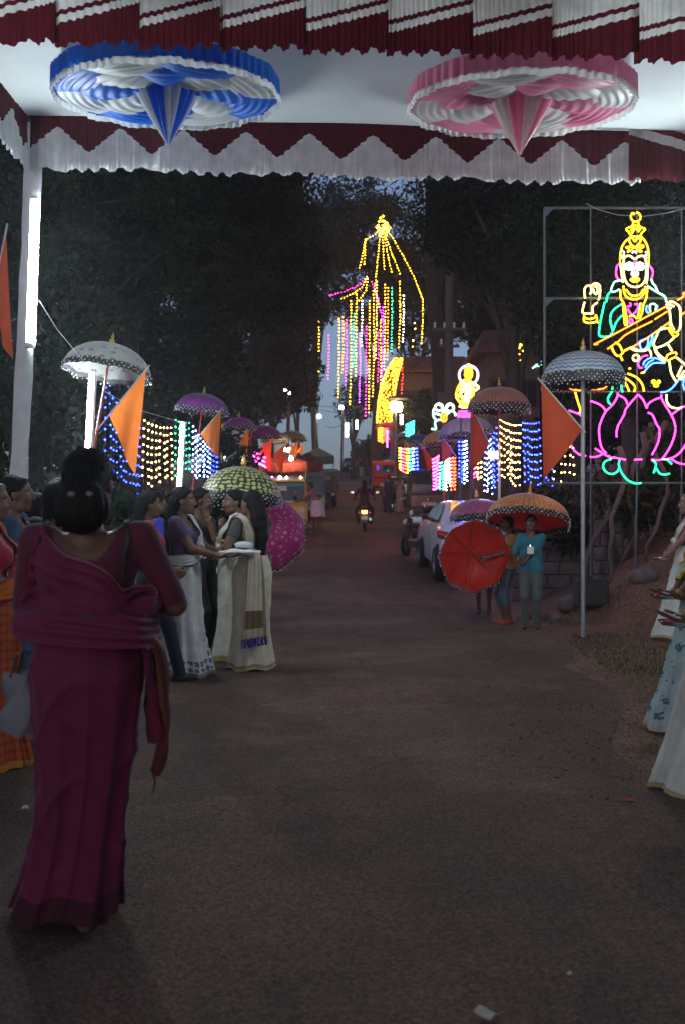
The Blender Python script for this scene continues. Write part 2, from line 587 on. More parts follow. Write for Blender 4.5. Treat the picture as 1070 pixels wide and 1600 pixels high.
def pleated(name, A, B, top, h, parent, m, pleat=.045, amp=.016, u_of=None, step=None, nper=6, rows_=7, hem=None):
    """a gathered strip from A to B (xy), hanging h below top(x)"""
    A, B = Vector(A), Vector(B)
    Ln = (B - A).length
    t = (B - A) / Ln
    nrm = Vector((-t.y, t.x))
    n = max(8, int(Ln / pleat * nper))
    ph = 0.0
    vs, uvs = [], []
    for i in range(n + 1):
        s = Ln * i / n
        ph += 2 * math.pi / nper * (1 + .45 * math.sin(s * 7.3 + A.x) + .3 * math.sin(s * 17.1))
        w = math.sin(ph) + .35 * math.sin(ph * .37 + 1.3)
        for j in range(rows_):
            v = j / (rows_ - 1)
            hh = h + (.018 * math.sin(ph * .31) + .010 * math.sin(s * 5.1)) * v
            if step is not None: hh += step(s)
            q = A + t * s + nrm * (w * amp * (.25 + .75 * v))
            x, y = q.x, q.y
            vs.append((x, y, top(x) + .045 - (hh + .045) * v))
            uvs.append((u_of(s) if u_of else s, hh * v))
    fs = [(i * rows_ + j, i * rows_ + j + 1, (i + 1) * rows_ + j + 1, (i + 1) * rows_ + j) for i in range(n) for j in range(rows_ - 1)]
    return pydata(name, vs, fs, m, parent, True, uvs)


canopy = empty('fabric_canopy', (0, 7.9, 0))
tag(canopy, 'white cloth canopy over the road with maroon and white gathered valances', 'canopy')
M_roof = mat('white_canopy_cloth', (.80, .81, .80), .8, vary=.06, scale=3, trans=.3, bump=.15, bscale=4)


def into(o, parent):
    o.parent = parent
    o.matrix_parent_inverse = parent.matrix_world.inverted() if False else Matrix.Translation(-parent.location)
    return o


rows = []
for y in np.linspace(-3.0, 7.9, 64):
    row = []
    for x in np.linspace(-2.52, 3.5, 44):
        sag = -.05 * math.sin(math.pi * (x + 2.52) / 6.02) * abs(math.sin(math.pi * (y - 5.7) / 2.2)) + .012 * fnoise((x * 2.2, y * 2.6, 0), 1) + .008 * math.sin(y * 5 + x * 3)
        row.append((x, y, zroof(x) + .02 + sag))
    rows.append(row)
into(MB().grid(rows).build('roof_cloth', M_roof, smooth=True), canopy)
# far edge: maroon with white peaks
into(pleated('peaked_valance', (-2.50, 7.90), (2.36, 7.90), zroof, .40, None, M_zig, pleat=.05, amp=.012, u_of=lambda s: s + .01), canopy)
# the striped end piece at the right of the far edge
for k in range(2):
    a = 2.26 + k * .62
    into(pleated('striped_valance', (a, 7.86), (a + .64, 7.86), zroof, .37, None, M_stripeR, pleat=.045, amp=.014, u_of=lambda s: min(.999, s / .64), step=lambda s: .0), canopy)
# left edge
into(pleated('side_valance', (-2.50, 7.88), (-2.50, 5.72), zroof, .40, None, M_zig, pleat=.05, amp=.012, u_of=lambda s: s + .42), canopy)
into(pleated('side_valance', (3.46, 5.72), (3.46, 7.88), zroof, .40, None, M_zig, pleat=.05, amp=.012), canopy)
# near row of overlapping striped panels
w = .475
x0 = -2.60
for k in range(13):
    a = x0 + k * w
    yk = 5.70 + (.012 if k % 2 else 0)
    o = pleated('striped_valance', (a, yk), (a + w + .02, yk), zroof, .385, None, M_stripeF, pleat=.043, amp=.015, u_of=lambda s: min(.999, s / (w + .02)), step=lambda s: .035 * (1 - s / w) + .012)
    into(o, canopy)
M_post = mat('post_wrap_cloth', (.62, .64, .66), .8, vary=.12, bump=.5, bscale=9)
M_pipe = mat('steel_pipe', (.32, .33, .34), .5, .6)


def wrapped_post(a, b, r, parent):
    vs, fs = [], []
    n, m_ = 14, 60
    a, b = Vector(a), Vector(b)
    for i in range(m_ + 1):
        t = i / m_
        c = a.lerp(b, t)
        for k in range(n):
            w_ = 2 * math.pi * k / n
            rr = r * (1 + .06 * math.sin(w_ * 3 + t * 9) + .05 * math.sin(t * 37 + w_ * 2) + .03 * math.sin(t * 71))
            vs.append((c.x + math.cos(w_) * rr, c.y + math.sin(w_) * rr, c.z))
    fs = [(i * n + k, i * n + (k + 1) % n, (i + 1) * n + (k + 1) % n, (i + 1) * n + k) for i in range(m_) for k in range(n)]
    return into(pydata('post', vs, fs, M_post, None, True), parent)


wrapped_post((-2.66, 7.97, 0), (-2.46, 7.97, 4.5), .068, canopy)
wrapped_post((2.98, 7.97, 0), (2.95, 7.97, 4.4), .068, canopy)
wrapped_post((-2.6, 5.6, 0), (-2.55, 5.6, 4.5), .068, canopy)
wrapped_post((3.4, 5.6, 0), (3.4, 5.6, 4.4), .068, canopy)
mb = MB()
for y in (7.93, 5.75):
    mb.tube([(-2.5, y, zroof(-2.5) + .06), (3.45, y, zroof(3.45) + .06)], .025)
into(mb.build('roof_pipe', M_pipe), canopy)

# ------------------------------------------------------------------ rosettes under the canopy
def fabric(name, col, rough=.45, trans=.45):
    return mat(name, col, rough, vary=.08, scale=10, trans=trans, bump=.1, bscale=150)


def rosette(loc, tilt, c_main, label, Rr=.76, apex=-.30):
    root = empty('ceiling_rosette', loc)
    root.rotation_euler = (tilt, 0, 0)
    tag(root, label, 'decoration', 'fabric rosettes under the canopy')
    Mc = fabric('satin_' + label.split()[0], c_main)
    Mw = fabric('satin_white_' + label.split()[0], (.78, .78, .76))
    # ruffled band and frill
    def band(z0, z1, r0, amp, m, name, npl):
        vs, fs = [], []
        n = npl * 6
        rows_ = 5
        for i in range(n):
            w_ = 2 * math.pi * i / n
            f = math.sin(w_ * npl + .8 * math.sin(w_ * 9) + .5 * math.sin(w_ * 23))
            for j in range(rows_):
                t = j / (rows_ - 1)
                r = r0 + amp * f * (.35 + .65 * t) + .008 * math.sin(w_ * 13)
                vs.append((r * math.cos(w_), r * math.sin(w_), z0 + (z1 - z0) * t + .006 * math.sin(w_ * 17) * t))
        fs = [(i * rows_ + j, i * rows_ + j + 1, ((i + 1) % n) * rows_ + j + 1, ((i + 1) % n) * rows_ + j) for i in range(n) for j in range(rows_ - 1)]
        pydata(name, vs, fs, m, root, True)
    band(.150, .030, Rr, .010, Mc, 'ruffled_band', 64)
    band(.040, -.008, Rr + .004, .012, Mw, 'white_frill', 72)
    # disc of cloth against the ceiling
    vs, fs = [(0, 0, .16)], []
    for i in range(48):
        w_ = 2 * math.pi * i / 48
        vs.append((Rr * math.cos(w_), Rr * math.sin(w_), .15))
    fs = [(0, 1 + (i + 1) % 48, 1 + i) for i in range(48)]
    pydata('backing_cloth', vs, fs, Mw, root)
    # two tiers of swags
    def swag(a0, a1, r_out, r_in, z_att, droop, m, name):
        nu, nv = 16, 36
        vs, uvs = [], []
        for j in range(nv + 1):
            v = j / nv
            for i in range(nu + 1):
                u = i / nu
                a = a0 + (a1 - a0) * u
                s = 4 * u * (1 - u)
                r = r_out + (r_in - r_out) * v
                fold = .0055 * math.sin(v * 34 + 2 * s) * (.3 + .7 * s)
                sag = s * droop * math.sin(math.pi * min(1, v * .95 + .08)) ** .8
                z = z_att * v + .03 * (1 - v) - sag + fold * (.4 + s)
                rr = r * (1 - .05 * s * v) + fold * .6
                vs.append((rr * math.cos(a), rr * math.sin(a), z))
        fs = [(j * (nu + 1) + i, j * (nu + 1) + i + 1, (j + 1) * (nu + 1) + i + 1, (j + 1) * (nu + 1) + i) for j in range(nv) for i in range(nu)]
        pydata(name, vs, fs, m, root, True)
    nsw = 8
    for k in range(nsw):
        a0 = 2 * math.pi * k / nsw + .1; a1 = 2 * math.pi * (k + 1) / nsw + .14
        swag(a0, a1, Rr * .98, Rr * .60, .035, .030, Mw if k % 2 else Mc, 'swag')
        a0 += .39; a1 += .39
        swag(a0, a1, Rr * .74, Rr * .16, .07, .045, Mc if k % 2 else Mw, 'swag')
    # hanging pleated tassel cone
    npl = 16
    for k in range(npl):
        vs = []
        nu, nv = 4, 12
        for j in range(nv + 1):
            v = j / nv
            rad = .245 * (1 - v) ** 1.25 + .012 + .03 * math.sin(v * 3.1)
            z = .13 + (apex - .13) * v
            for i in range(nu + 1):
                u = i / nu
                a = 2 * math.pi * (k + u) / npl
                rr = rad * (1 - .30 * abs(2 * u - 1) ** 1.2 * (1 - .4 * v))
                vs.append((rr * math.cos(a), rr * math.sin(a), z + .01 * math.sin(k * 3.1) * v))
        fs = [(j * (nu + 1) + i, j * (nu + 1) + i + 1, (j + 1) * (nu + 1) + i + 1, (j + 1) * (nu + 1) + i) for j in range(nv) for i in range(nu)]
        pydata('pleat', vs, fs, Mc if (k // 2) % 2 else Mw, root, True)
    return root


rosette((-1.20, 6.84, 4.235), R(6.5), (.02, .20, .82), 'blue and white satin rosette hanging under the canopy')
rosette((1.22, 6.84, 4.17), R(6.5), (.95, .34, .52), 'pink and white satin rosette hanging under the canopy')

# ------------------------------------------------------------------ tube lights
M_tube = glow('tube_white', (.80, .95, 1.0), 122.0)
M_tubefar = glow('tube_white_far', (.85, .95, 1.0), 14.0)
M_plastic = mat('white_plastic', (.7, .7, .7), .5, vary=.05)


def tube_light(a, b, label, back=(0, 1, 0), m=None, r=.016, group='fluorescent tube lights'):
    a, b = Vector(a), Vector(b)
    root = empty('tube_light', a)
    tag(root, label, 'tube light', group)
    d = (b - a)
    bk = Vector(back).normalized()
    t = d.normalized()
    MB().tube([Vector((0, 0, 0)) + t * .03, d - t * .03], r, 10).build('glass_tube', m or M_tube, root, True)
    MB().tube([bk * (r * 2.6), bk * (r * 2.6) + d], r * 1.25, 4).build('batten', M_plastic, root)
    for p, q in ((Vector((0, 0, 0)), t * .035), (d - t * .035, d)):
        MB().tube([p + bk * r, q + bk * r], r * 1.9, 8).build('end_cap', M_plastic, root)
    return root


tube_light(at(59, 306, 7.86), at(51, 543, 7.86), 'tall glowing white tube light on the cloth wrapped canopy post', (-1, .4, 0), r=.021)
tube_light(at(1076, 300, 7.86), at(1076, 540, 7.86), 'glowing white tube light at the edge of the frame beside the neon figure', (1, .4, 0), r=.019)
tube_light(at(143, 577, 11.5), at(135, 722, 11.5), 'white tube light on the pole below the dotted umbrella', (.7, .6, 0), r=.019)
tube_light(at(285, 658, 18.0), at(279, 762, 18.0), 'white tube light between the yellow and green light curtains', (.7, .6, 0), r=.022)
# ------------------------------------------------------------------ trees
def leaf_mat(name, c1, c2, trans=.3):
    m, N, L = new_mat(name)
    oi = N.new('ShaderNodeNewGeometry')
    nz = N.new('ShaderNodeTexNoise'); nz.inputs['Scale'].default_value = .9; nz.inputs['Detail'].default_value = 6
    L.new(oi.outputs['Position'], nz.inputs['Vector'])
    rp = N.new('ShaderNodeMapRange'); rp.inputs[1].default_value = .3; rp.inputs[2].default_value = .7
    L.new(oi.outputs['Random Per Island'], rp.inputs[0])
    f = math_node(N, L, 'MULTIPLY', rp.outputs[0], nz.outputs[0])
    col = mix_col(N, L, f, c1, c2)
    out = N.new('ShaderNodeOutputMaterial')
    p = N.new('ShaderNodeBsdfPrincipled'); p.inputs['Roughness'].default_value = .6; p.inputs['Specular IOR Level'].default_value = .15
    L.new(col, p.inputs['Base Color'])
    t = N.new('ShaderNodeBsdfTranslucent'); L.new(col, t.inputs[0])
    ms = N.new('ShaderNodeMixShader'); ms.inputs[0].default_value = trans
    L.new(p.outputs[0], ms.inputs[1]); L.new(t.outputs[0], ms.inputs[2])
    L.new(ms.outputs[0], out.inputs[0])
    return m


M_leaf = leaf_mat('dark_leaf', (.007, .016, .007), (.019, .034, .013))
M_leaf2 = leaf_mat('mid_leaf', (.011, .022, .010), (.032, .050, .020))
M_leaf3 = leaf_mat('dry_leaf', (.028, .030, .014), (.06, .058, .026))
M_bark = mat('bark', (.045, .035, .028), .95, vary=.4, scale=5, bump=.9, bscale=14)


def leaves_mesh(name, centers, n, spread, size, m, parent, seed, droop=.3):
    r = np.random.default_rng(seed)
    C = np.asarray(centers, dtype=np.float64)
    k = r.integers(0, len(C), n)
    off = r.normal(size=(n, 3))
    off /= np.linalg.norm(off, axis=1, keepdims=True) + 1e-9
    off *= (r.random((n, 1)) ** .45) * spread
    off[:, 2] *= .7
    c = C[k] + off
    d = r.normal(size=(n, 3)); d[:, 2] -= droop
    d /= np.linalg.norm(d, axis=1, keepdims=True)
    e = np.cross(d, r.normal(size=(n, 3)))
    e /= np.linalg.norm(e, axis=1, keepdims=True) + 1e-9
    nn = np.cross(d, e)
    s = size * r.uniform(.6, 1.35, (n, 1))
    a = c - d * s
    b = c + d * s
    l = c + e * s * .38 + nn * s * .12
    q = c - e * s * .38 + nn * s * .12
    vs = np.stack([a, l, b, q], 1).reshape(-1, 3)
    me = bpy.data.meshes.new(name)
    me.vertices.add(4 * n); me.vertices.foreach_set('co', vs.astype(np.float32).ravel())
    me.loops.add(4 * n); me.loops.foreach_set('vertex_index', np.arange(4 * n, dtype=np.int32))
    me.polygons.add(n); me.polygons.foreach_set('loop_start', np.arange(0, 4 * n, 4, dtype=np.int32)); me.polygons.foreach_set('loop_total', np.full(n, 4, dtype=np.int32))
    me.update()
    return link(name, me, m, parent)


def tree(base, trunk_h, r0, crown_c, crown_r, nclump, nleaf, size, m, label, seed, lean=(0, 0), nb=7, spread=None, name='tree', sparse=1.0, bare=0, group='trees along the road'):
    """trunk from base, limbs reach clumps spread through an ellipsoid crown (world coords)"""
    rd = random.Random(seed)
    base = Vector(base); cc = Vector(crown_c); cr = Vector(crown_r)
    root = empty(name, base)
    tag(root, label, 'tree', group)
    top = Vector((lean[0], lean[1], trunk_h))
    tr = MB()
    pts, rr = [], []
    for i in range(9):
        t = i / 8
        pts.append(Vector((top.x * t + .12 * r0 * math.sin(t * 7 + seed) * 2, top.y * t + .1 * math.sin(t * 5 + seed), trunk_h * t)))
        rr.append(r0 * (1.35 - .35 * min(1, t * 5)) * (1 - .45 * t))
    tr.tube(pts, rr, 10)
    sp = spread or min(cr) * .42
    cr = Vector([max(.3, c_ - sp * .8) for c_ in cr])
    clumps = []
    while len(clumps) < nclump:
        v = Vector((rd.uniform(-1, 1), rd.uniform(-1, 1), rd.uniform(-1, 1)))
        if v.length > 1 or v.length < .25: continue
        clumps.append(Vector((v.x * cr.x, v.y * cr.y, v.z * cr.z)) + cc - base)
    limbs = []
    for k in range(nb):
        tgt = clumps[k % len(clumps)]
        s = pts[4 + k % 5]
        mid = s.lerp(tgt, .5) + Vector((rd.uniform(-.3, .3), rd.uniform(-.3, .3), rd.uniform(.1, .6))) * (tgt - s).length * .25
        L_ = [s, s.lerp(mid, .55) + Vector((0, 0, .1)), mid, mid.lerp(tgt, .6), tgt]
        tr.tube(L_, [r0 * .42, r0 * .34, r0 * .25, r0 * .15, r0 * .05], 7)
        limbs.append(L_)
    for c in clumps[nb:]:
        s = min((l[i] for l in limbs for i in (2, 3)), key=lambda p: (p - c).length)
        tr.tube([s, s.lerp(c, .5) + Vector((rd.uniform(-.2, .2), rd.uniform(-.2, .2), .15)), c], [r0 * .12, r0 * .08, r0 * .02], 5)
    tr.build('trunk', M_bark, root, True)
    leaves_mesh('crown', clumps, int(nleaf * sparse * 1.7), sp, size * .64, m, root, seed)
    return root


def T(px, py, d): return at(px, py, d)


def base_at(px, d):
    x = (px - 535) * d / FPX
    return (x, d, gz(x, d) - .1)


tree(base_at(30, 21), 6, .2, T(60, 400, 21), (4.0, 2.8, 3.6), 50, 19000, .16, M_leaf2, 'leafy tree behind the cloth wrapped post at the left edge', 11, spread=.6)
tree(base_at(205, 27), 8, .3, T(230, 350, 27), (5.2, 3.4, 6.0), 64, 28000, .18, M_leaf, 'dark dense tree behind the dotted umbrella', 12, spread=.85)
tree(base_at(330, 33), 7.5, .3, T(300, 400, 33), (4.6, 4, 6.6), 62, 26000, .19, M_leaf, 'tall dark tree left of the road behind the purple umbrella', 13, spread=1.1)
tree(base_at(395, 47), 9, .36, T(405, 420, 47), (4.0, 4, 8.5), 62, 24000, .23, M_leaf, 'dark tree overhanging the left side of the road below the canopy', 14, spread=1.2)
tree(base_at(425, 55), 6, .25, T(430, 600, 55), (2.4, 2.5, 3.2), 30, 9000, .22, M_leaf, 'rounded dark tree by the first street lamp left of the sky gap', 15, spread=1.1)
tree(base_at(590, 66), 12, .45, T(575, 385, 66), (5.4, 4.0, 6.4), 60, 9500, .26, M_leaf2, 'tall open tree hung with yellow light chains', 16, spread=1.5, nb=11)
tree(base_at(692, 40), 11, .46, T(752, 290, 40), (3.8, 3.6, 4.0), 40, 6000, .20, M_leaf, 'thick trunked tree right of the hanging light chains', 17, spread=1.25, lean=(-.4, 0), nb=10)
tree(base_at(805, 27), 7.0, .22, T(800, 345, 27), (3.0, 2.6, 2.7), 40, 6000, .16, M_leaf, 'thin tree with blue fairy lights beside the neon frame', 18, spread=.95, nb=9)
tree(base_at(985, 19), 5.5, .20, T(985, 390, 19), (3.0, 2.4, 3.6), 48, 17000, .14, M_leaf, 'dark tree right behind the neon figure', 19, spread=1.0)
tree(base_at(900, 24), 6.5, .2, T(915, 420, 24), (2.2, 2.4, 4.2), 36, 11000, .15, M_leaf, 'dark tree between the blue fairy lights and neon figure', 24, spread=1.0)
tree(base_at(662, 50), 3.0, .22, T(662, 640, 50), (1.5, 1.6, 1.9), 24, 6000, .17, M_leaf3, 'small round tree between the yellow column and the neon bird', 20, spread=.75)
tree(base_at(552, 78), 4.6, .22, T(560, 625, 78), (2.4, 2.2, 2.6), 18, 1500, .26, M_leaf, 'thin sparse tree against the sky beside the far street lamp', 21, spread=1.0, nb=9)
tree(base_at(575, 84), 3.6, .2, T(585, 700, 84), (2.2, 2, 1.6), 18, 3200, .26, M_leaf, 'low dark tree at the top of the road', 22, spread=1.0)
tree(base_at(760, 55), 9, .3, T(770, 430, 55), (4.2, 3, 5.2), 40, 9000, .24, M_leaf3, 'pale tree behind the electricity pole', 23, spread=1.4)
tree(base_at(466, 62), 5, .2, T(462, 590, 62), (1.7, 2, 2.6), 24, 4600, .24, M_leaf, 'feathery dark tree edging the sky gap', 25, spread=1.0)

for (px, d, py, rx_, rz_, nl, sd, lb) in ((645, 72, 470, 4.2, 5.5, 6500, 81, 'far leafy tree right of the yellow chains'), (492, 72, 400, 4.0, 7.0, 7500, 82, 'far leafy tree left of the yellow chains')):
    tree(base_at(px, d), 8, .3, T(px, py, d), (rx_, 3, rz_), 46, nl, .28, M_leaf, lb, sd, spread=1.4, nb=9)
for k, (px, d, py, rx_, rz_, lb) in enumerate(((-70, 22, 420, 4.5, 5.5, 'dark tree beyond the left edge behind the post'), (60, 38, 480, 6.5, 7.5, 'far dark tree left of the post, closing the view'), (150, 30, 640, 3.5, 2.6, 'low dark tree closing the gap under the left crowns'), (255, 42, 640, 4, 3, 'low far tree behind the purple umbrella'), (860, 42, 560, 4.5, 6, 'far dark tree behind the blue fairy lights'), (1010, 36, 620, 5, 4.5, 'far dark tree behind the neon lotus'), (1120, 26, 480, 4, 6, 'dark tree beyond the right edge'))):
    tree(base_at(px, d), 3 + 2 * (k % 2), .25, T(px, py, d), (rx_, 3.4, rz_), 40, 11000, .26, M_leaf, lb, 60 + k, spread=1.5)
# shrubs on the two banks
def shrub(px, d, h, w, n, m, label, seed, size=.09, zoff=0.0):
    x, y, z = base_at(px, d)
    z += .05 + zoff
    rd = random.Random(seed)
    root = empty('shrub', (x, y, z)); tag(root, label, 'shrub', 'shrubs on the banks')
    st = MB(); cl = []
    for k in range(9):
        a = rd.uniform(0, 6.28); q = Vector((math.cos(a) * w * rd.random(), math.sin(a) * w * .6 * rd.random(), h * rd.uniform(.45, 1)))
        st.tube([(0, 0, -.1), q * .5 + Vector((0, 0, h * .1)), q], [.02, .012, .004], 5)
        cl.append(q)
    st.build('stem', M_bark, root)
    leaves_mesh('foliage', cl, n, w * .55, size, m, root, seed)


shrub(214, 12.6, 1.5, .75, 2600, M_leaf, 'dark shrub below the blue light curtain', 31)
shrub(262, 15, 1.5, .8, 2400, M_leaf2, 'shrub below the yellow light curtain', 32)
shrub(60, 10.5, 1.7, .9, 2200, M_leaf, 'dark shrub behind the women at the canopy post', 33)
shrub(330, 17, 1.2, .7, 1800, M_leaf2, 'green shrub behind the smiling man', 34)
shrub(345, 24, 4.2, .9, 900, M_leaf2, 'pale leafy branch lit above the orange flags', 35, .13)
shrub(975, 14.2, 1.2, .9, 1500, M_leaf3, 'dry shrub on the bank below the neon lotus', 36, .07)
shrub(1040, 15, 1.5, .9, 1900, M_leaf3, 'brown undergrowth behind the woman with the pink blouse', 37, .08)
shrub(900, 15.2, 1.6, .9, 1700, M_leaf, 'dark undergrowth behind the boy in the teal shirt', 38, .08)
# bare roots and stems down the right bank
M_root = mat('root', (.10, .07, .055), .95, vary=.3)
rd = random.Random(5)
for k, px in enumerate((965, 995, 1012, 1035, 940)):
    d = 13.7 + .5 * (k % 3)
    x, y, z = base_at(px, d)
    pts = [(x + rd.uniform(-.05, .05) - .25 * t * t + .08 * math.sin(t * 9 + k), y - .15 * t, z + 1.9 - 1.95 * t) for t in np.linspace(0, 1, 9)]
    o = MB().tube(pts, [.045 * (1 - .5 * t) for t in np.linspace(0, 1, 9)], 7).build('tree_root', M_root, smooth=True)
    tag(o, ('bare root hanging down the right bank, ' + ('leftmost but one', 'third from left', 'fourth from left', 'rightmost', 'leftmost')[k] + ' of five'), 'root', 'roots on the right bank')

# laterite gate pillar and wall on the right
M_lat = mat('laterite_block', (.11, .085, .085), .95, vary=.4, scale=6, bump=.8, bscale=22)
def block_wall(x0, y, z0, w, h, t, label, bw=.36, bh=.2, name='stone_wall', jit=.012):
    root = empty(name, (x0, y, z0)); tag(root, label, 'wall')
    rd = random.Random(int(x0 * 100))
    j = 0; z = 0
    while z < h:
        x = -bw * .5 * (j % 2)
        while x < w:
            a, b = max(0, x), min(w, x + bw)
            if b - a > .05:
                MB().box(((a + b) / 2, rd.uniform(-jit, jit), z + bh / 2), (b - a - .014, t + rd.uniform(-jit, jit), bh - .014)).build('block', M_lat, root, bevel=.012)
            x += bw
        z += bh; j += 1
    MB().box((w / 2, .015, h / 2), (w - .02, t - .06, h - .01)).build('mortar', M_dirt, root)
block_wall(2.55, 15.2, .05, 1.05, 1.4, .35, 'low laterite block wall behind the boys with umbrellas')
block_wall(3.62, 14.6, .3, .42, 1.7, .42, 'laterite block pillar under the left edge of the neon lotus', name='stone_pillar', bw=.21)

# ------------------------------------------------------------------ decorated umbrellas
M_bead = mat('silver_bead', (.85, .85, .86), .25, .25, vary=.0, spec=.8)
M_net = mat('dark_fringe_net', (.012, .009, .011), .6)
M_gold = mat('gold_trim', (.75, .5, .12), .3, 1.0, vary=.1)
M_pole = mat('painted_pole', (.30, .30, .32), .5, .3)
M_rib = mat('dark_rib', (.16, .02, .02), .5)
M_redpole = mat('red_pole', (.35, .03, .03), .5)


def brocade(name, base, motif, scale=7.0, gore=None, inside=None, sheen=.3, rough=.45, th=.33, trans=.25):
    """printed or woven umbrella cloth; u runs round, v from top to rim"""
    m, N, L = new_mat(name)
    u, v, uv = uv_xy(N, L)
    mp = N.new('ShaderNodeMapping'); mp.inputs['Scale'].default_value = (scale * 6.5, scale * 1.9, 1)
    L.new(uv, mp.inputs[0])
    vo = N.new('ShaderNodeTexVoronoi'); vo.inputs['Scale'].default_value = 1.0; vo.inputs['Randomness'].default_value = .35
    L.new(mp.outputs[0], vo.inputs['Vector'])
    nz = N.new('ShaderNodeTexNoise'); nz.inputs['Scale'].default_value = 2.2; nz.inputs['Detail'].default_value = 3
    L.new(mp.outputs[0], nz.inputs['Vector'])
    dd = math_node(N, L, 'ADD', vo.outputs['Distance'], math_node(N, L, 'MULTIPLY', math_node(N, L, 'SUBTRACT', nz.outputs[0], .5), .7))
    f = math_node(N, L, 'LESS_THAN', dd, th)
    b = base
    if gore is not None:
        gi = math_node(N, L, 'FLOOR', math_node(N, L, 'MULTIPLY', u, 8.0))
        ga = math_node(N, L, 'MODULO', gi, 2.0)
        b = mix_col(N, L, ga, base, gore)
    col = mix_col(N, L, f, b, motif)
    if inside is not None:
        gg = N.new('ShaderNodeNewGeometry')
        col = mix_col(N, L, gg.outputs['Backfacing'], col, inside)
    cloth_end(N, L, col, rough=rough, trans=trans, sheen=sheen)
    return m


def band_cloth(name, c_bg, c_a, c_b):
    m, N, L = new_mat(name)
    u, v, uv = uv_xy(N, L)
    zz = math_node(N, L, 'PINGPONG', math_node(N, L, 'MULTIPLY', u, 64.0), 1.0)
    t = math_node(N, L, 'ADD', math_node(N, L, 'MULTIPLY', v, 9.0), math_node(N, L, 'MULTIPLY', zz, .35))
    fr = math_node(N, L, 'FRACT', t)
    a = math_node(N, L, 'LESS_THAN', fr, .32)
    odd = math_node(N, L, 'MODULO', math_node(N, L, 'FLOOR', t), 2.0)
    cc = mix_col(N, L, odd, c_a, c_b)
    col = mix_col(N, L, a, c_bg, cc)
    cloth_end(N, L, col, rough=.6, trans=.25)
    return m


def umbrella(loc, rad, M, label, tilt=(0, 0), pole=1.2, flat=.42, fringe=.10, pole_m=None, finial=True, up=.15, bead=.011, group='ceremonial umbrellas', pole_r=.013, gores=8, rot=0.0, nf=3, ribs=False):
    """loc = middle of the rim circle"""
    root = empty('ceremonial_umbrella', loc)
    root.rotation_euler = (tilt[0], tilt[1], rot)
    tag(root, label, 'umbrella', group)
    H = rad * flat * 1.45
    sub = 8
    n = gores * sub
    m_ = 14
    vs, uvs = [], []
    for j in range(m_ + 1):
        v = j / m_
        ang = v * math.pi / 2 * .94
        rr = rad * math.sin(ang) / math.sin(math.pi / 2 * .94)
        z = H * (math.cos(ang) - math.cos(math.pi / 2 * .94)) / (1 - math.cos(math.pi / 2 * .94))
        for i in range(n + 1):
            u = i / n
            a = 2 * math.pi * u
            fr = (i % sub) / sub
            s = 4 * fr * (1 - fr)
            r2 = rr * (1 - .055 * s * v)
            zz = z + .05 * rad * s * v ** 2 * .5
            vs.append((r2 * math.cos(a), r2 * math.sin(a), zz)); uvs.append((u, v))
    fs = [(j * (n + 1) + i, (j + 1) * (n + 1) + i, (j + 1) * (n + 1) + i + 1, j * (n + 1) + i + 1) for j in range(m_) for i in range(n)]
    pydata('canopy', vs, fs, M, root, True, uvs)
    # beaded fringe
    fb = MB()
    cnt = int(2 * math.pi * rad / (bead * 2.6))
    for i in range(cnt):
        u = i / cnt
        a = 2 * math.pi * u
        fr = (u * gores) % 1
        s = 4 * fr * (1 - fr)
        r2 = rad * (1 - .055 * s) + .010
        for k in range(nf):
            if (i + k) % 2: continue
            q = bead * random.uniform(.45, 1.15)
            fb.ball((r2 * math.cos(a) + random.uniform(-.005, .005), r2 * math.sin(a) + random.uniform(-.005, .005), rad * .05 * s - fringe * (k + .4) / nf + random.uniform(-.008, .008)), q)
    fb.build('bead_fringe', M_bead, root)['kind'] = 'stuff'
    vs = []
    for i in range(n + 1):
        a = 2 * math.pi * i / n
        s = 4 * ((i % sub) / sub) * (1 - (i % sub) / sub)
        r2 = rad * (1 - .055 * s)
        for j in range(3):
            q = r2 + .004 * math.sin(i * 2.4) * j
            vs.append((q * math.cos(a), q * math.sin(a), .025 * rad * 2 * s + .004 - fringe * (.62 + .12 * (i % 2)) * j / 2))
    pydata('fringe_net', vs, [(i * 3 + j, i * 3 + j + 1, i * 3 + j + 4, i * 3 + j + 3) for i in range(n) for j in range(2)], M_net, root, True)
    if ribs:
        for k in range(gores):
            a = 2 * math.pi * k / gores
            pts = [(rad * math.sin(t * math.pi / 2 * .94) * math.cos(a) * .99, rad * math.sin(t * math.pi / 2 * .94) * math.sin(a) * .99, H * (math.cos(t * math.pi / 2 * .94) - .09) / .91 - .008) for t in np.linspace(.05, 1, 7)]
            MB().tube(pts, .0035, 4).build('rib', M_rib, root)
            mid = pts[3]
            MB().tube([(0, 0, -.04), mid], .003, 4).build('stretcher', M_rib, root)
    MB().tube([(0, 0, -pole), (0, 0, H + .02)], pole_r, 8).build('pole', pole_m or M_redpole, root)
    if finial:
        MB().lathe([(.012, 0), (.03, .02), (.034, .045), (.014, .07), (.02, .09), (.012, .115), (.002, up)], 10, (0, 0, H)).build('finial', M_gold, root, True)
    return root


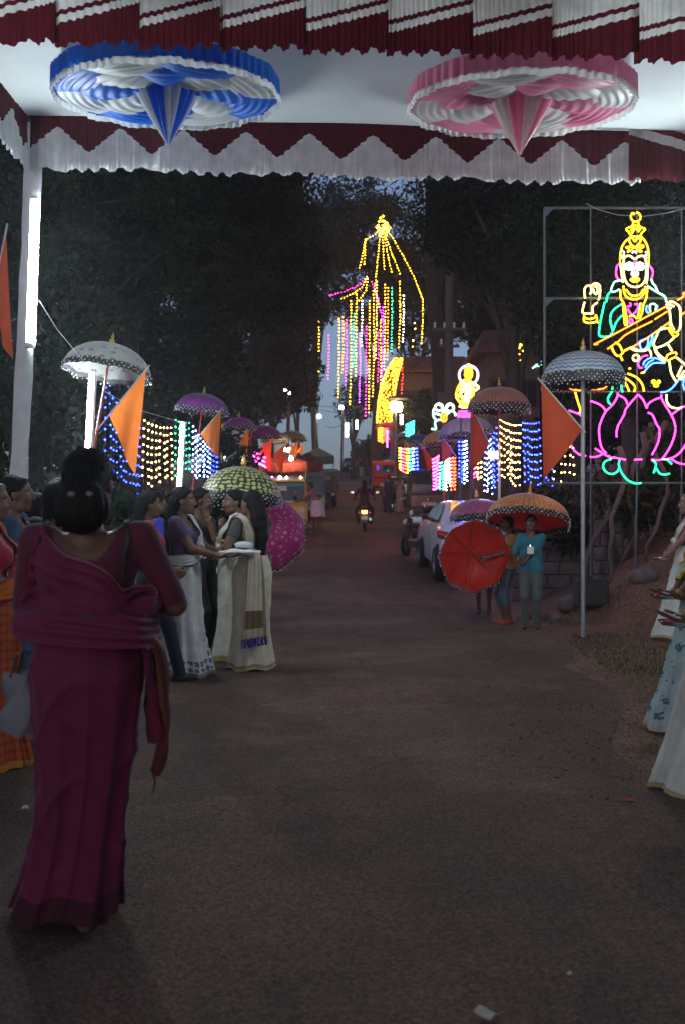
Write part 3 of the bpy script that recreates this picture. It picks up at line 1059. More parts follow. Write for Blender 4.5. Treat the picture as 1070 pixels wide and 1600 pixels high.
M_u_dot = brocade('dotted_umbrella_cloth', (.17, .17, .155), (.06, .065, .09), 3.4, th=.24)
M_u_purple = brocade('purple_umbrella_cloth', (.20, .02, .22), (.36, .10, .36), 7.0, th=.25)
M_u_band = band_cloth('blue_band_umbrella_cloth', (.42, .50, .55), (.05, .16, .32), (.36, .14, .15))
M_u_brown = brocade('russet_umbrella_cloth', (.30, .13, .09), (.42, .22, .14), 8.0)
M_u_green = brocade('green_gold_umbrella_cloth', (.02, .075, .025), (.62, .55, .22), 6.0, th=.42, sheen=.1, trans=.1)
M_u_pink = brocade('magenta_umbrella_cloth', (.42, .012, .17), (.60, .30, .28), 4.2, th=.25, trans=.2)
M_u_orange = brocade('orange_gold_umbrella_cloth', (.65, .20, .06), (.78, .42, .14), 8.0, inside=(.42, .012, .008))
M_u_mauve = brocade('mauve_umbrella_cloth', (.45, .09, .22), (.55, .22, .30), 8.0, inside=(.40, .012, .008))
M_u_red = brocade('red_umbrella_cloth', (.62, .025, .012), (.55, .03, .015), 8.0, inside=(.62, .028, .012), trans=.35)
M_u_grey = brocade('grey_umbrella_cloth', (.28, .28, .30), (.36, .35, .33), 6.0)
M_u_ochre = brocade('ochre_umbrella_cloth', (.35, .26, .08), (.45, .36, .16), 6.0)
M_u_blue = brocade('navy_umbrella_cloth', (.03, .04, .20), (.05, .08, .32), 6.0)

umbrella(at(168, 578, 11.4), .50, M_u_dot, 'white umbrella with dark dots and bead fringe on the left pole', pole=2.9, rot=.2, pole_m=M_redpole, group='umbrellas fixed on roadside poles', tilt=(R(-5), R(9)))
umbrella(at(316, 640, 19.8), .53, M_u_purple, 'purple umbrella with silver fringe on a pole behind the orange flag', pole=2.6, group='umbrellas fixed on roadside poles', tilt=(0, R(7)), bead=.016)
umbrella(at(412, 682, 30), .55, M_u_purple, 'second purple umbrella above the flags near the yellow three wheeler', pole=2.3, group='umbrellas fixed on roadside poles', bead=.02, nf=2)
umbrella(at(432, 690, 35), .55, M_u_grey, 'grey umbrella behind the second purple umbrella', pole=2.3, group='umbrellas fixed on roadside poles', bead=.02, nf=2)
umbrella(at(456, 688, 40), .62, M_u_ochre, 'ochre umbrella above the red stall roofs', pole=2.3, group='umbrellas fixed on roadside poles', bead=.02, nf=2)
umbrella(at(374, 668, 25), .42, M_u_purple, 'dark plum umbrella peeking above the orange cloth arch', pole=2.2, group='umbrellas fixed on roadside poles', bead=.018, nf=2)
ub = umbrella(at(910, 588, 11.0), .455, M_u_band, 'umbrella with blue zigzag bands and bead fringe before the neon frame', pole=2.88, pole_m=M_pole, group='umbrellas fixed on roadside poles', fringe=.16, nf=5, pole_r=.024, rot=.3)
umbrella(at(779, 634, 16.0), .50, M_u_brown, 'russet umbrella with silver fringe above the white light curtain', pole=2.5, group='umbrellas fixed on roadside poles', fringe=.16, nf=4, bead=.014)
umbrella(at(727, 678, 22), .62, M_u_grey, 'grey umbrella below the bright golden neon figure', pole=2.4, group='umbrellas fixed on roadside poles', fringe=.12, bead=.017, tilt=(0, R(-8)))
umbrella(at(694, 694, 26), .60, M_u_ochre, 'ochre umbrella with silver fringe behind the neon bird', pole=2.3, group='umbrellas fixed on roadside poles', fringe=.14, bead=.018)
umbrella(at(653, 690, 38), .48, M_u_blue, 'navy blue umbrella over the rainbow light curtain', pole=2.0, group='umbrellas fixed on roadside poles', bead=.02, nf=2)
umbrella(at(634, 684, 46), .46, M_u_grey, 'small grey umbrella beside the teal light panel', pole=2.0, group='umbrellas fixed on roadside poles', bead=.02, nf=2)
umbrella(at(610, 668, 52), .80, M_u_mauve, 'mauve umbrella with orange lights beneath the yellow column', pole=2.4, group='umbrellas fixed on roadside poles', bead=.025, nf=2, flat=.25)

# ------------------------------------------------------------------ flags
M_orange = mat('orange_flag_cloth', (.80, .19, .02), .7, vary=.06, trans=.4)
M_flagdk = mat('vermilion_flag_cloth', (.55, .07, .015), .7, vary=.08, trans=.4)
M_stick = mat('flag_stick', (.5, .45, .4), .6)


def flag(A, B, C, stick_lo, label, m, amp=.05, over=.06):
    amp *= 1.6
    """hoist edge A (top) - B, free corner C"""
    A, B, C, lo = Vector(A), Vector(B), Vector(C), Vector(stick_lo)
    root = empty('pennant_flag', lo)
    tag(root, label, 'flag', 'orange pennant flags')
    n = 14
    nrm = (B - A).cross(C - A).normalized()
    vs, fs, idx = [], [], {}
    for i in range(n + 1):
        for j in range(n + 1 - i):
            u, v = i / n, j / n
            p = A + (B - A) * u + (C - A) * v
            k = v * (1 - v * .3)
            p = p + nrm * amp * k * math.sin(7 * (u - v * .4) + 2.5 * v) + Vector((0, 0, -.02 * math.sin(math.pi * v)))
            idx[i, j] = len(vs); vs.append(p - lo)
    for i in range(n):
        for j in range(n - i):
            fs.append((idx[i, j], idx[i + 1, j], idx[i, j + 1]))
            if j < n - i - 1: fs.append((idx[i + 1, j], idx[i + 1, j + 1], idx[i, j + 1]))
    pydata('cloth', vs, fs, m, root, True)
    d = (A - lo).normalized()
    MB().tube([(0, 0, 0), A - lo + d * over], .009, 6).build('stick', M_stick, root)
    return root


def fl(d, A, B, C, lo, label, m=None, dd=.12, **k):
    flag(at(*A, d), at(*B, d), at(*C, d - dd), at(*lo, d), label, m or M_orange, **k)


fl(10.9, (229, 577), (172, 650), (211, 742), (152, 672), 'orange flag on a slanting stick below the dotted umbrella')
fl(18.5, (346, 640), (314, 678), (341, 716), (300, 695), 'orange flag beside the purple umbrella', amp=.07)
fl(25, (389, 668), (367, 697), (387, 722), (358, 712), 'orange flag left of the magenta light arc', amp=.08)
fl(28.5, (425, 686), (398, 705), (423, 738), (392, 716), 'orange flag right of the magenta light arc', amp=.1)
fl(29, (446, 694), (427, 710), (440, 742), (424, 722), 'orange flag above the yellow three wheeler roof', amp=.1)
fl(33, (466, 689), (450, 706), (463, 712), (446, 715), 'small orange flag beside a bulb over the red stall', amp=.1)
fl(35, (474, 692), (464, 705), (473, 710), (462, 712), 'smallest orange flag beside the ochre umbrella', amp=.1)
fl(8.5, (10, 360), (-14, 480), (19, 560), (-20, 520), 'dim red flag at the left edge behind the canopy post', M_flagdk)
fl(10.8, (845, 597), (909, 670), (848, 750), (914, 676), 'large orange flag on the right pole in front of light curtains', M_flagdk, amp=.03)
fl(17, (736, 636), (764, 694), (734, 742), (770, 706), 'tall vermilion flag below the golden neon figure', M_flagdk)
fl(22, (688, 678), (708, 706), (690, 726), (712, 714), 'vermilion flag left of the blue light strip', M_flagdk)
fl(27, (657, 694), (678, 722), (668, 738), (681, 728), 'vermilion flag beside the rainbow light curtain', M_flagdk)
fl(45, (611, 676), (616, 692), (608, 702), (617, 696), 'small red flag beside the mauve umbrella', M_flagdk)

# ------------------------------------------------------------------ light curtains and chains
GL = {}
def gl(c, s):
    if (c, s) not in GL:
        rgb = dict(warm=(1, .46, .09), white=(.95, .9, .8), blue=(.010, .022, 1), ice=(.14, .24, 1), green=(.015, .9, .26), yellow=(1, .46, .015), pink=(1, .025, .38), red=(1, .025, .012), orange=(1, .16, .006), teal=(.015, .7, .6), violet=(.36, .03, 1))[c]
        GL[c, s] = glow('bulb_' + c + '_' + str(s), rgb, s * (2.2 if c in ('blue', 'ice', 'violet') else 1.4))
    return GL[c, s]


M_wire = mat('thin_wire', (.03, .03, .03), .6)


def strand(name, pts, step, r, m, parent, wire=True, jit=.3, wr=.003):
    """one run of bulbs along a polyline, wire and bulbs one mesh with two materials"""
    pts = [Vector(p) for p in pts]
    mb = MB()
    if wire: mb.tube(pts, wr, 3)
    nw = len(mb.f)
    acc = 0.0
    for a, b in zip(pts, pts[1:]):
        l = (b - a).length
        while acc <= l:
            p = a.lerp(b, acc / max(l, 1e-6))
            mb.ball(p + Vector((random.uniform(-1, 1), random.uniform(-1, 1), random.uniform(-1, 1))) * r * jit, r * random.uniform(.8, 1.15))
            acc += step * random.uniform(.9, 1.1)
        acc -= l
    o = pydata(name, mb.v, mb.f, [M_wire, m], parent, mi=[0] * nw + [1] * (len(mb.f) - nw))
    return o


def curtain(A, B, cols, n, lens, step, r, label, s=9.0, sag=.1, group='curtains of fairy lights'):
    """top edge A-B, n strands whose colours run through cols, lens(t) = length"""
    A, B = Vector(A), Vector(B)
    root = empty('light_curtain', A); tag(root, label, 'fairy lights', group)
    top = [Vector((0, 0, 0)).lerp(B - A, t) - Vector((0, 0, sag * 4 * t * (1 - t))) for t in np.linspace(0, 1, 9)]
    MB().tube(top, .005, 4).build('top_wire', M_wire, root)
    n = int(n * 1.35 + .5); step *= .8; r *= .82
    for i in range(n):
        t = (i + .5) / n
        p = Vector((0, 0, 0)).lerp(B - A, t) - Vector((0, 0, sag * 4 * t * (1 - t)))
        c = cols[int(t * len(cols)) % len(cols)]
        l = lens(t) * random.uniform(.93, 1.05)
        q = p + Vector((random.uniform(-.03, .03), random.uniform(-.03, .03), -l))
        strand('strand', [p, p.lerp(q, .5) + Vector((random.uniform(-.012, .012), 0, 0)), q], step, r, gl(c, s), root)
    return root


# left row, running up the road
curtain(at(163, 600, 11.6), at(222, 655, 14.2), ['blue'], 9, lambda t: .95 + .12 * t, .16, .0125, 'blue light curtain behind the first orange flag', 12)
curtain(at(222, 655, 14.2), at(270, 668, 17.0), ['warm'], 6, lambda t: .95 - .1 * t, .14, .018, 'warm yellow light curtain left of the second tube light', 11, sag=.05)
curtain(at(272, 655, 17.0), at(298, 660, 18.6), ['green'], 4, lambda t: 1.0, .15, .015, 'green light curtain around the second tube light', 7, sag=.03)
curtain(at(300, 662, 18.6), at(342, 708, 22.5), ['ice', 'ice', 'blue'], 9, lambda t: .95 - .5 * t, .13, .019, 'icy blue light curtain below the purple umbrella', 12, sag=.12)
curtain(at(358, 694, 24), at(384, 712, 27), ['green', 'white'], 6, lambda t: .5, .13, .022, 'small green and white light curtain behind the green umbrella', 10)
for k in range(3):
    strandroot = empty('light_arc', at(392, 700 + 7 * k, 27)); tag(strandroot, 'magenta arc of lights, ' + ('top', 'middle', 'bottom')[k] + ' of three beside the orange flags', 'fairy lights', 'magenta light arcs')
    o0 = at(392, 700 + 7 * k, 27)
    strand('strand', [at(392 + (i * 5), 700 + 7 * k + 16 * (i / 5) ** .7, 27 + i * .3) - o0 for i in range(6)], .07, .026, gl('pink', 14), strandroot)
# right row
curtain(at(898, 655, 11.6), at(848, 662, 13.4), ['warm', 'warm', 'blue'], 6, lambda t: .72 + .1 * t, .13, .0135, 'short warm light curtain beside the striped umbrella pole', 11, sag=.02)
curtain(at(843, 660, 13.6), at(815, 660, 14.6), ['blue'], 6, lambda t: .84, .13, .0135, 'deep blue light curtain left of the large orange flag', 15, sag=.02)
curtain(at(815, 664, 14.6), at(779, 655, 16.2), ['warm'], 8, lambda t: .92, .14, .015, 'warm white light curtain below the russet umbrella', 11, sag=.04)
curtain(at(776, 664, 16.6), at(757, 690, 18.5), ['blue', 'ice'], 5, lambda t: .95, .12, .017, 'blue light curtain behind the bright floodlight', 14)
curtain(at(754, 690, 18.8), at(737, 694, 20), ['warm', 'warm', 'pink'], 5, lambda t: .72, .12, .020, 'warm light curtain beside the tall vermilion flag', 12, sag=.02)
curtain(at(729, 688, 21), at(716, 690, 22), ['ice', 'blue'], 5, lambda t: .88, .11, .021, 'bright blue light strip curtain between two vermilion flags', 16, sag=.02)
curtain(at(711, 716, 22.5), at(703, 716, 23.5), ['red'], 4, lambda t: .72, .10, .026, 'red light bundle beside the blue light strip', 13, sag=.0)
curtain(at(702, 716, 23.5), at(687, 724, 25), ['white', 'green'], 6, lambda t: .68, .10, .026, 'white and green light bundle left of the red bundle', 13, sag=.02)
curtain(at(685, 712, 25), at(675, 718, 26), ['pink'], 5, lambda t: .8, .11, .028, 'pink light bundle left of the white and green bundle', 13, sag=.02)
curtain(at(652, 700, 36), at(622, 700, 40), ['blue', 'ice', 'green', 'yellow', 'red', 'pink', 'yellow'], 14, lambda t: .85 + .15 * math.sin(t * 3.1), .16, .034, 'rainbow light curtain under the navy umbrella', 12, sag=.05)
curtain(at(647, 658, 42), at(634, 664, 44), ['teal'], 6, lambda t: .55, .12, .036, 'teal light panel above the rainbow curtain', 9, sag=.0)
curtain(at(590, 668, 52), at(606, 670, 52), ['orange', 'red'], 8, lambda t: .75, .14, .04, 'orange light fringe under the mauve umbrella', 9, sag=.0)
curtain(at(604, 674, 48), at(604.8, 674, 48), ['violet'], 2, lambda t: .8, .1, .03, 'violet light strip beside the small red flag', 9, sag=0)

# light chains hanging from the tall tree
def chain(pts, d, c, label, step=.17, r=.045, s=8):
    step *= 1.0; r *= .68
    o0 = at(*pts[0], d)
    root = empty('light_chain', o0); tag(root, label, 'fairy lights', 'light chains hung in the tall tree')
    strand('strand', [at(*p, d) - o0 for p in pts], step, r, gl(c, s), root, jit=.5, wr=.006)


top = (597, 352)
fan = [([top, (612, 370), (628, 398), (645, 430), (655, 455), (660, 468), (660, 500), (658, 537)], 'long yellow chain curving right from the tree top'),
       ([top, (605, 378), (617, 410), (625, 430)], 'yellow chain slanting right inside the fan'),
       ([top, (602, 382), (608, 410), (612, 428)], 'yellow chain second right of centre in the fan'),
       ([top, (598, 385), (600, 424)], 'yellow chain straight down the middle of the fan'),
       ([top, (592, 380), (588, 420), (585, 452), (592, 480)], 'yellow chain left of centre in the fan'),
       ([top, (584, 368), (571, 374), (569, 414)], 'yellow chain bent down at the left of the fan'),
       ([(571, 374), (566, 400), (561, 420)], 'short outer yellow chain at the left of the fan'),
       ([(573, 432), (566, 448), (553, 458), (531, 468)], 'yellow chain along the left bough'),
       ([(574, 436), (571, 455), (560, 470)], 'short yellow loop under the left bough')]
for i, (p, l) in enumerate(fan): chain(p, 58.5 - .2 * i, 'yellow', l)
chain([(573, 434), (556, 448), (536, 456), (515, 462)], 58, 'pink', 'pink chain along the left bough end')
chain([(580, 440), (590, 465), (597, 500)], 57.5, 'pink', 'pink chain slanting inside the fan')
rd = random.Random(3)
verts = [(499, 470, 590, 'yellow'), (514, 524, 592, 'pink'), (530, 498, 622, 'yellow'), (541, 500, 604, 'pink'), (548, 470, 632, 'yellow'), (553, 490, 575, 'green'), (557, 460, 590, 'yellow'), (562, 520, 630, 'violet'),
         (572, 510, 652, 'pink'), (577, 470, 645, 'yellow'), (583, 455, 622, 'yellow'), (588, 440, 560, 'warm'), (594, 500, 640, 'yellow'), (598, 480, 610, 'violet'), (601, 445, 580, 'yellow'), (606, 450, 565, 'orange'),
         (612, 450, 552, 'green'), (624, 440, 545, 'yellow'), (630, 462, 535, 'white'), (628, 560, 618, 'red'), (536, 496, 585, 'orange'), (566, 470, 540, 'white'), (591, 520, 600, 'pink')]
ords = ['first', 'second', 'third', 'fourth', 'fifth', 'sixth', 'seventh', 'eighth', 'ninth', 'tenth', 'eleventh', 'twelfth', 'thirteenth', 'fourteenth', 'fifteenth', 'sixteenth', 'seventeenth', 'eighteenth', 'nineteenth', 'twentieth', 'twenty-first', 'twenty-second', 'twenty-third']
order = sorted(range(len(verts)), key=lambda i: verts[i][0])
for i, (x, a, b, c) in enumerate(verts):
    rank = order.index(i)
    nm = {'violet': 'purple', 'warm': 'amber'}.get(c, c)
    chain([(x, a), (x + rd.uniform(-1, 1), (a + b) / 2), (x - 1.5, b)], 56.5 + 1.0 * (i % 4), c, nm + ' chain hanging straight below the tree, ' + ords[rank] + ' from left', step=.19 if c != 'violet' else .16, r=.05)
# knot of lights at the tip
root = empty('light_cluster', at(597, 352, 58)); tag(root, 'bright knot of yellow bulbs at the tree top tip', 'fairy lights')
mb = MB()
for k in range(40): mb.ball((rd.gauss(0, .16), rd.gauss(0, .16), rd.gauss(-.15, .28)), .06)
mb.build('bulb_knot', gl('yellow', 10), root)
# blue and amber fairy lights on the thin trees at right
for (d, c, pts, lb) in ((25, 'blue', [(839, 333), (827, 355), (822, 375), (818, 388), (817, 415), (816, 440), (813, 462), (817, 480), (818, 498)], 'scattered blue bulbs winding up the thin tree'),
                        (22, 'warm', [(869, 324), (872, 330), (872, 378), (871, 397)], 'four amber bulbs inside the left part of the neon frame'),
                        (30, 'pink', [(800, 545), (800, 565), (797, 590), (797, 606)], 'pink light strip hanging from the far roof'),
                        (30, 'yellow', [(813, 543), (813, 565), (813, 577)], 'short yellow light strip right of the pink strip'),
                        (40, 'warm', [(646, 503), (646, 530), (645, 548)], 'few amber bulbs right of the yellow chains')):
    o0 = at(*pts[0], d); root = empty('fairy_light_string', o0); tag(root, lb, 'fairy lights', 'strings on the far trees and roof')
    strand('strand', [at(*p, d) - o0 for p in pts], {'blue': .22, 'warm': .35}.get(c, .09), {'yellow': .05, 'pink': .035}.get(c, .018 if d < 26 else .03), gl(c, 9), root, jit=2.0)

# the trunk wrapped in dense yellow fairy lights
root = empty('lit_tree_trunk', at(600, 690, 57)); tag(root, 'leaning trunk wrapped in dense yellow fairy lights', 'fairy lights')
o0 = at(600, 690, 57)
path = [(at(599, 660, 57) - o0, .42), (at(602, 630, 57) - o0, .44), (at(607, 600, 57) - o0, .42), (at(614, 578, 57) - o0, .36), (at(622, 560, 57) - o0, .22)]
MB().tube([p for p, _ in path], [w_ * .85 for _, w_ in path], 10).build('trunk', M_bark, root)
for c, cnt in (('yellow', 620), ('orange', 330)):
    mb = MB()
    for k in range(cnt):
        t = rd.random() * 3.999; i = int(t); f = t - i
        p = path[i][0].lerp(path[i + 1][0], f); w_ = path[i][1] * (1 - f) + path[i + 1][1] * f
        a = rd.uniform(0, 6.28)
        mb.ball(p + Vector((math.cos(a), math.sin(a), rd.uniform(-.1, .1))) * w_, .042)
    mb.build('wrapped_bulbs', gl(c, 5), root)['kind'] = 'stuff'
# ------------------------------------------------------------------ neon signs
NC = dict(yellow=((1, .46, .012), 6.0), warm=((1, .66, .14), 6.5), pink=((1, .035, .5), 6.0), green=((.015, 1, .26), 4.6), orange=((1, .14, .008), 6), blue=((.05, .16, 1), 6.5), white=((1, .95, .85), 6.0), lilac=((.8, .55, 1), 3.0), ltgreen=((.35, 1, .7), 3.6))
NM = {k: glow('neon_' + k, c, s * .46) for k, (c, s) in NC.items()}


def smooth_path(p, n=4):
    if len(p) < 3: return p
    out = []
    for i in range(len(p) - 1):
        p0, p1, p2, p3 = p[max(0, i - 1)], p[i], p[i + 1], p[min(len(p) - 1, i + 2)]
        for k in range(n):
            t = k / n
            out.append(tuple(.5 * ((2 * b) + (c - a) * t + (2 * a - 5 * b + 4 * c - d) * t * t + (3 * b - a - 3 * c + d) * t ** 3) for a, b, c, d in zip(p0, p1, p2, p3)))
    out.append(p[-1])
    return out


def neon(parent, o0, d, tr, lines, r, closed=False):
    for c, name, ls in lines:
        for l in ls:
            pts = [at(*tr(*q), d) - o0 for q in smooth_path(l)]
            MB().tube(pts, r, 6).build(name, NM[c], parent, True)


def ell(cx, cy, rx, ry, a0=0, a1=360, n=12):
    return [(cx + rx * math.cos(R(a0 + (a1 - a0) * i / n)), cy + ry * math.sin(R(a0 + (a1 - a0) * i / n))) for i in range(n + 1)]


d = 13.0
o0 = Vector(at(995, 755, d))
sign = empty('neon_sign', o0)
tag(sign, 'tall neon sign of a crowned seated figure with lute on a pink lotus', 'neon sign')
z6 = lambda x, y: (880 + x / 5.632, 310 + y / 5.632)
z7 = lambda x, y: (880 + x / 5.632, 540 + y / 5.632)
A = [
 ('yellow', 'crown_tube', [[(625, 138), (600, 130), (590, 160), (600, 190), (632, 205), (665, 192), (676, 160), (658, 130), (640, 125)],
   [(612, 205), (600, 243), (550, 268), (572, 296), (585, 318), (602, 332)], [(652, 205), (668, 248), (716, 270), (688, 300), (680, 318), (670, 328)], [(602, 332), (640, 338), (670, 328)],
   [(590, 285), (630, 235), (675, 278)], [(602, 305), (632, 265), (663, 295)],
   [(602, 332), (550, 370), (515, 420), (500, 480), (495, 560), (505, 592)], [(670, 328), (710, 370), (735, 420), (745, 480), (746, 570), (736, 592)],
   [(625, 432), (590, 402), (575, 362), (600, 345), (625, 378), (650, 345), (677, 372), (655, 405), (625, 432)],
   [(545, 430), (585, 425), (625, 436), (670, 420), (694, 412), (700, 428), (668, 446), (690, 472)], [(545, 430), (575, 447), (560, 472), (600, 450)], [(640, 445), (676, 474)]]),
 ('lilac', 'hair_tube', [[(505, 462), (530, 470), (525, 500), (508, 525)], [(715, 470), (737, 482), (715, 505), (725, 530)], [(600, 480), (622, 465), (640, 482)]]),
 ('warm', 'face_tube', [[(530, 522), (525, 600), (530, 680), (545, 730), (580, 768), (630, 780), (680, 765), (715, 720), (726, 650), (726, 580), (715, 522), (690, 505), (650, 515), (625, 535), (590, 510), (560, 505), (530, 522)],
   [(500, 590), (512, 680), (520, 740)], [(736, 592), (735, 690), (725, 750)]]),
 ('white', 'eye_tube', [ell(580, 607, 36, 20), ell(670, 607, 36, 20), [(552, 607), (606, 607)], [(645, 607), (697, 607)], [(545, 580), (575, 566), (612, 580)], [(634, 580), (668, 566), (702, 580)], [(622, 610), (612, 640), (598, 662), (612, 682), (640, 682), (652, 662), (636, 640)], [(612, 660), (638, 660)]]),
 ('pink', 'bindi_tube', [[(617, 560), (630, 558), (622, 578)]]),
 ('yellow', 'lip_tube', [[(585, 715), (607, 702), (625, 710), (648, 702), (665, 715), (640, 732), (610, 732), (585, 715)], [(600, 718), (650, 718)]]),
 ('pink', 'earring_tube', [[(500, 572), (472, 590), (460, 640), (465, 690), (485, 712)], [(745, 590), (765, 605), (785, 650), (770, 702)]]),
 ('ltgreen', 'shoulder_tube', [[(500, 722), (450, 732), (428, 770), (415, 812), (440, 822), (490, 800)], [(735, 770), (790, 805), (840, 835), (890, 865), (902, 912)], [(770, 710), (782, 745), (805, 772), (830, 830)]]),
 ('green', 'sleeve_tube', [[(415, 815), (385, 855), (375, 912)], [(360, 912), (340, 1000), (320, 1100), (310, 1190), (330, 1215), (400, 1212), (425, 1180)], [(510, 930), (450, 970), (415, 1020), (410, 1080), (425, 1140), (432, 1172)], [(510, 1030), (462, 1090), (437, 1158)], [(862, 1130), (800, 1230), (740, 1330)]]),
 ('yellow', 'necklace_tube', [[(525, 770), (535, 840), (572, 878), (630, 888), (680, 868), (712, 820), (716, 772)], [(545, 800), (590, 850), (630, 856), (672, 842), (698, 800)], [(497, 805), (502, 880), (530, 932), (552, 1050)], [(520, 920), (530, 1040), (540, 1110), (556, 1108), (550, 1050)], [(735, 790), (725, 880), (702, 930), (690, 1000), (665, 1060)], [(676, 920), (655, 1040), (635, 1055)], [(575, 1040), (600, 1030), (640, 1048)]]),
 ('pink', 'pendant_tube', [[(555, 950), (588, 945), (582, 918)], [(622, 930), (650, 935), (656, 962), (602, 1022), (560, 970)], ell(590, 1080, 15, 20)]),
 ('blue', 'ornament_tube', [[(732, 940), (725, 988), (748, 1012)], [(825, 940), (820, 970)]]), ('ltgreen', 'ornament_tube', [[(762, 1000), (757, 942), (785, 926), (812, 945), (806, 985)]]),
 ('warm', 'hand_tube', [[(187, 877), (183, 800), (205, 770), (236, 775), (242, 828), (226, 836)], [(240, 775), (270, 748), (302, 755), (320, 782), (316, 860), (305, 892)], [(268, 772), (292, 782), (296, 830), (276, 840), (254, 790)], [(182, 912), (165, 990), (182, 1012), (262, 1010)], [(297, 915), (256, 950), (255, 1002)]]),
 ('yellow', 'bangle_tube', [[(180, 1030), (178, 1080), (220, 1096), (280, 1086), (292, 1060), (280, 1024)], [(182, 1050), (230, 1062), (275, 1048)], [(290, 1080), (306, 1096)], [(918, 1140), (950, 1192), (982, 1216), (1010, 1192)], [(935, 1128), (962, 1170), (1002, 1182)], [(928, 1110), (975, 1155)]]),
 ('orange', 'lute_tube', [[(265, 1285), (480, 1175), (700, 1056), (900, 950)], [(265, 1285), (302, 1280)], [(1000, 895), (1055, 862), (1050, 836), (1078, 826), (1200, 780)], [(385, 1325), (440, 1285), (482, 1258), (560, 1190), (780, 1080)], [(800, 1064), (910, 995)], [(520, 1352), (700, 1250), (935, 1085)], [(1030, 1025), (1200, 930)]]),
 ('yellow', 'lute_bowl_tube', [[(418, 1300), (450, 1368), (485, 1386), (520, 1360)], [(452, 1266), (490, 1292), (517, 1348)]]),
 ('warm', 'arm_tube', [[(905, 930), (940, 905), (982, 922), (1020, 960), (1026, 1050), (1022, 1140), (1000, 1172)], [(905, 930), (920, 960), (946, 966)], [(928, 928), (970, 952)], [(900, 950), (930, 985), (940, 1080), (950, 1120), (972, 1156)], [(830, 1165), (880, 1145), (920, 1140)], [(832, 1172), (792, 1270), (802, 1310), (850, 1305), (920, 1270), (972, 1222)], [(802, 1310), (832, 1370), (900, 1422)], [(910, 1270), (952, 1342)], [(580, 1310), (620, 1335), (700, 1342), (746, 1326)]]),
 ('blue', 'sash_tube', [[(668, 1290), (672, 1256), (722, 1235)], [(742, 1228), (738, 1290), (702, 1332), (680, 1320), (668, 1290)], [(782, 1190), (770, 1250), (732, 1318), (702, 1332)]]),
]
B = [
 ('yellow', 'lute_bowl_tube', [[(415, 10), (450, 72), (490, 90), (540, 40), (600, 15)], [(500, 95), (516, 132)]]),
 ('warm', 'belt_tube', [ell(635, 108, 27, 27), [(600, 15), (660, 42), (740, 35), (765, 60), (768, 95)]]),
 ('pink', 'belt_tube', [[(738, 85), (690, 100), (655, 150), (668, 195), (692, 192)]]),
 ('blue', 'knee_tube', [[(700, 172), (710, 140), (760, 110), (830, 116), (890, 155)], [(705, 236), (750, 182), (800, 152), (890, 155)], [(715, 192), (745, 150), (790, 124)], [(850, 410), (900, 405), (950, 376), (990, 330), (1022, 290), (1058, 290), (1050, 340), (1062, 392)]]),
 ('yellow', 'tassel_tube', [[(680, 240), (712, 236)], ell(790, 318, 14, 12), ell(812, 348, 18, 12), ell(836, 318, 10, 10), [(572, 202), (590, 200)]]),
 ('yellow', 'bangle_tube', [[(900, 115), (920, 78), (980, 60), (992, 80)], [(910, 135), (990, 95)]]),
 ('warm', 'arm_tube', [[(800, 0), (806, 50), (850, 110), (890, 150)], [(930, 140), (946, 240), (992, 322)], [(985, 100), (1070, 170), (1110, 230)], [(1040, 182), (998, 272)], [(1062, 222), (1012, 292)], [(1080, 250), (1030, 300)], [(905, 430), (906, 490), (940, 538), (1000, 552), (1042, 540)]]),
 ('orange', 'gourd_tube', [[(20, 290), (60, 318), (120, 324), (165, 308)], [(10, 322), (40, 360), (90, 388), (170, 395)], [(0, 345), (50, 375), (110, 378)], [(240, 383), (320, 383), (370, 365), (412, 302), (430, 272)], [(240, 350), (290, 320), (330, 280)]]),
 ('yellow', 'stem_tube', [[(100, 410), (126, 500), (150, 578), (132, 592)]]),
 ('green', 'skirt_tube', [[(430, 265), (440, 320), (425, 386)], [(465, 282), (500, 340), (516, 410)], [(425, 405), (390, 460), (395, 500), (412, 514)]]),
 ('yellow', 'skirt_tube', [[(460, 270), (530, 310), (576, 402)], [(500, 260), (580, 310), (626, 360), (620, 405)], [(560, 245), (640, 280), (690, 340), (706, 402)]]),
 ('pink', 'lotus_tube', [[(655, 430), (600, 490), (545, 560), (530, 610), (480, 700), (465, 760), (465, 806)], [(655, 430), (700, 480), (730, 552)], [(740, 590), (780, 610), (815, 690), (842, 742), (830, 850), (775, 962)],
   [(475, 415), (470, 452), (430, 520), (370, 580), (330, 660), (310, 740), (320, 850), (340, 910), (375, 948)], [(475, 432), (540, 470), (562, 522)], [(237, 488), (300, 510), (345, 540), (370, 580)], [(275, 905), (340, 945), (400, 980), (470, 990), (545, 1005)], [(620, 1005), (690, 1000)],
   [(45, 570), (100, 590), (145, 610), (170, 645)], [(30, 640), (10, 690), (20, 770), (50, 850), (90, 920), (150, 965), (195, 970)], [(230, 980), (290, 978), (340, 955)],
   [(730, 552), (745, 512), (800, 475), (855, 455), (856, 430)], [(855, 455), (890, 520), (940, 600), (975, 680), (980, 760), (950, 860), (900, 950), (850, 1005), (770, 1002)], [(955, 605), (1000, 570), (1070, 530), (1140, 500)], [(850, 1005), (960, 985), (1030, 930), (1080, 860), (1120, 800)], [(935, 990), (1000, 1030), (1070, 1045), (1150, 1040)]]),
 ('green', 'leaf_tube', [[(420, 1000), (370, 1015), (345, 1060), (370, 1110), (420, 1130), (470, 1110), (490, 1068)], [(490, 1010), (485, 1050), (510, 1120), (560, 1180), (620, 1210), (682, 1210)], [(780, 1010), (810, 1040), (805, 1080), (790, 1120)], [(860, 1000), (910, 1005), (950, 1042)], [(815, 1080), (840, 1120), (880, 1135), (932, 1126)]]),
]
neon(sign, o0, d, z6, A, .0110)
neon(sign, o0, d, z7, B, .0110)
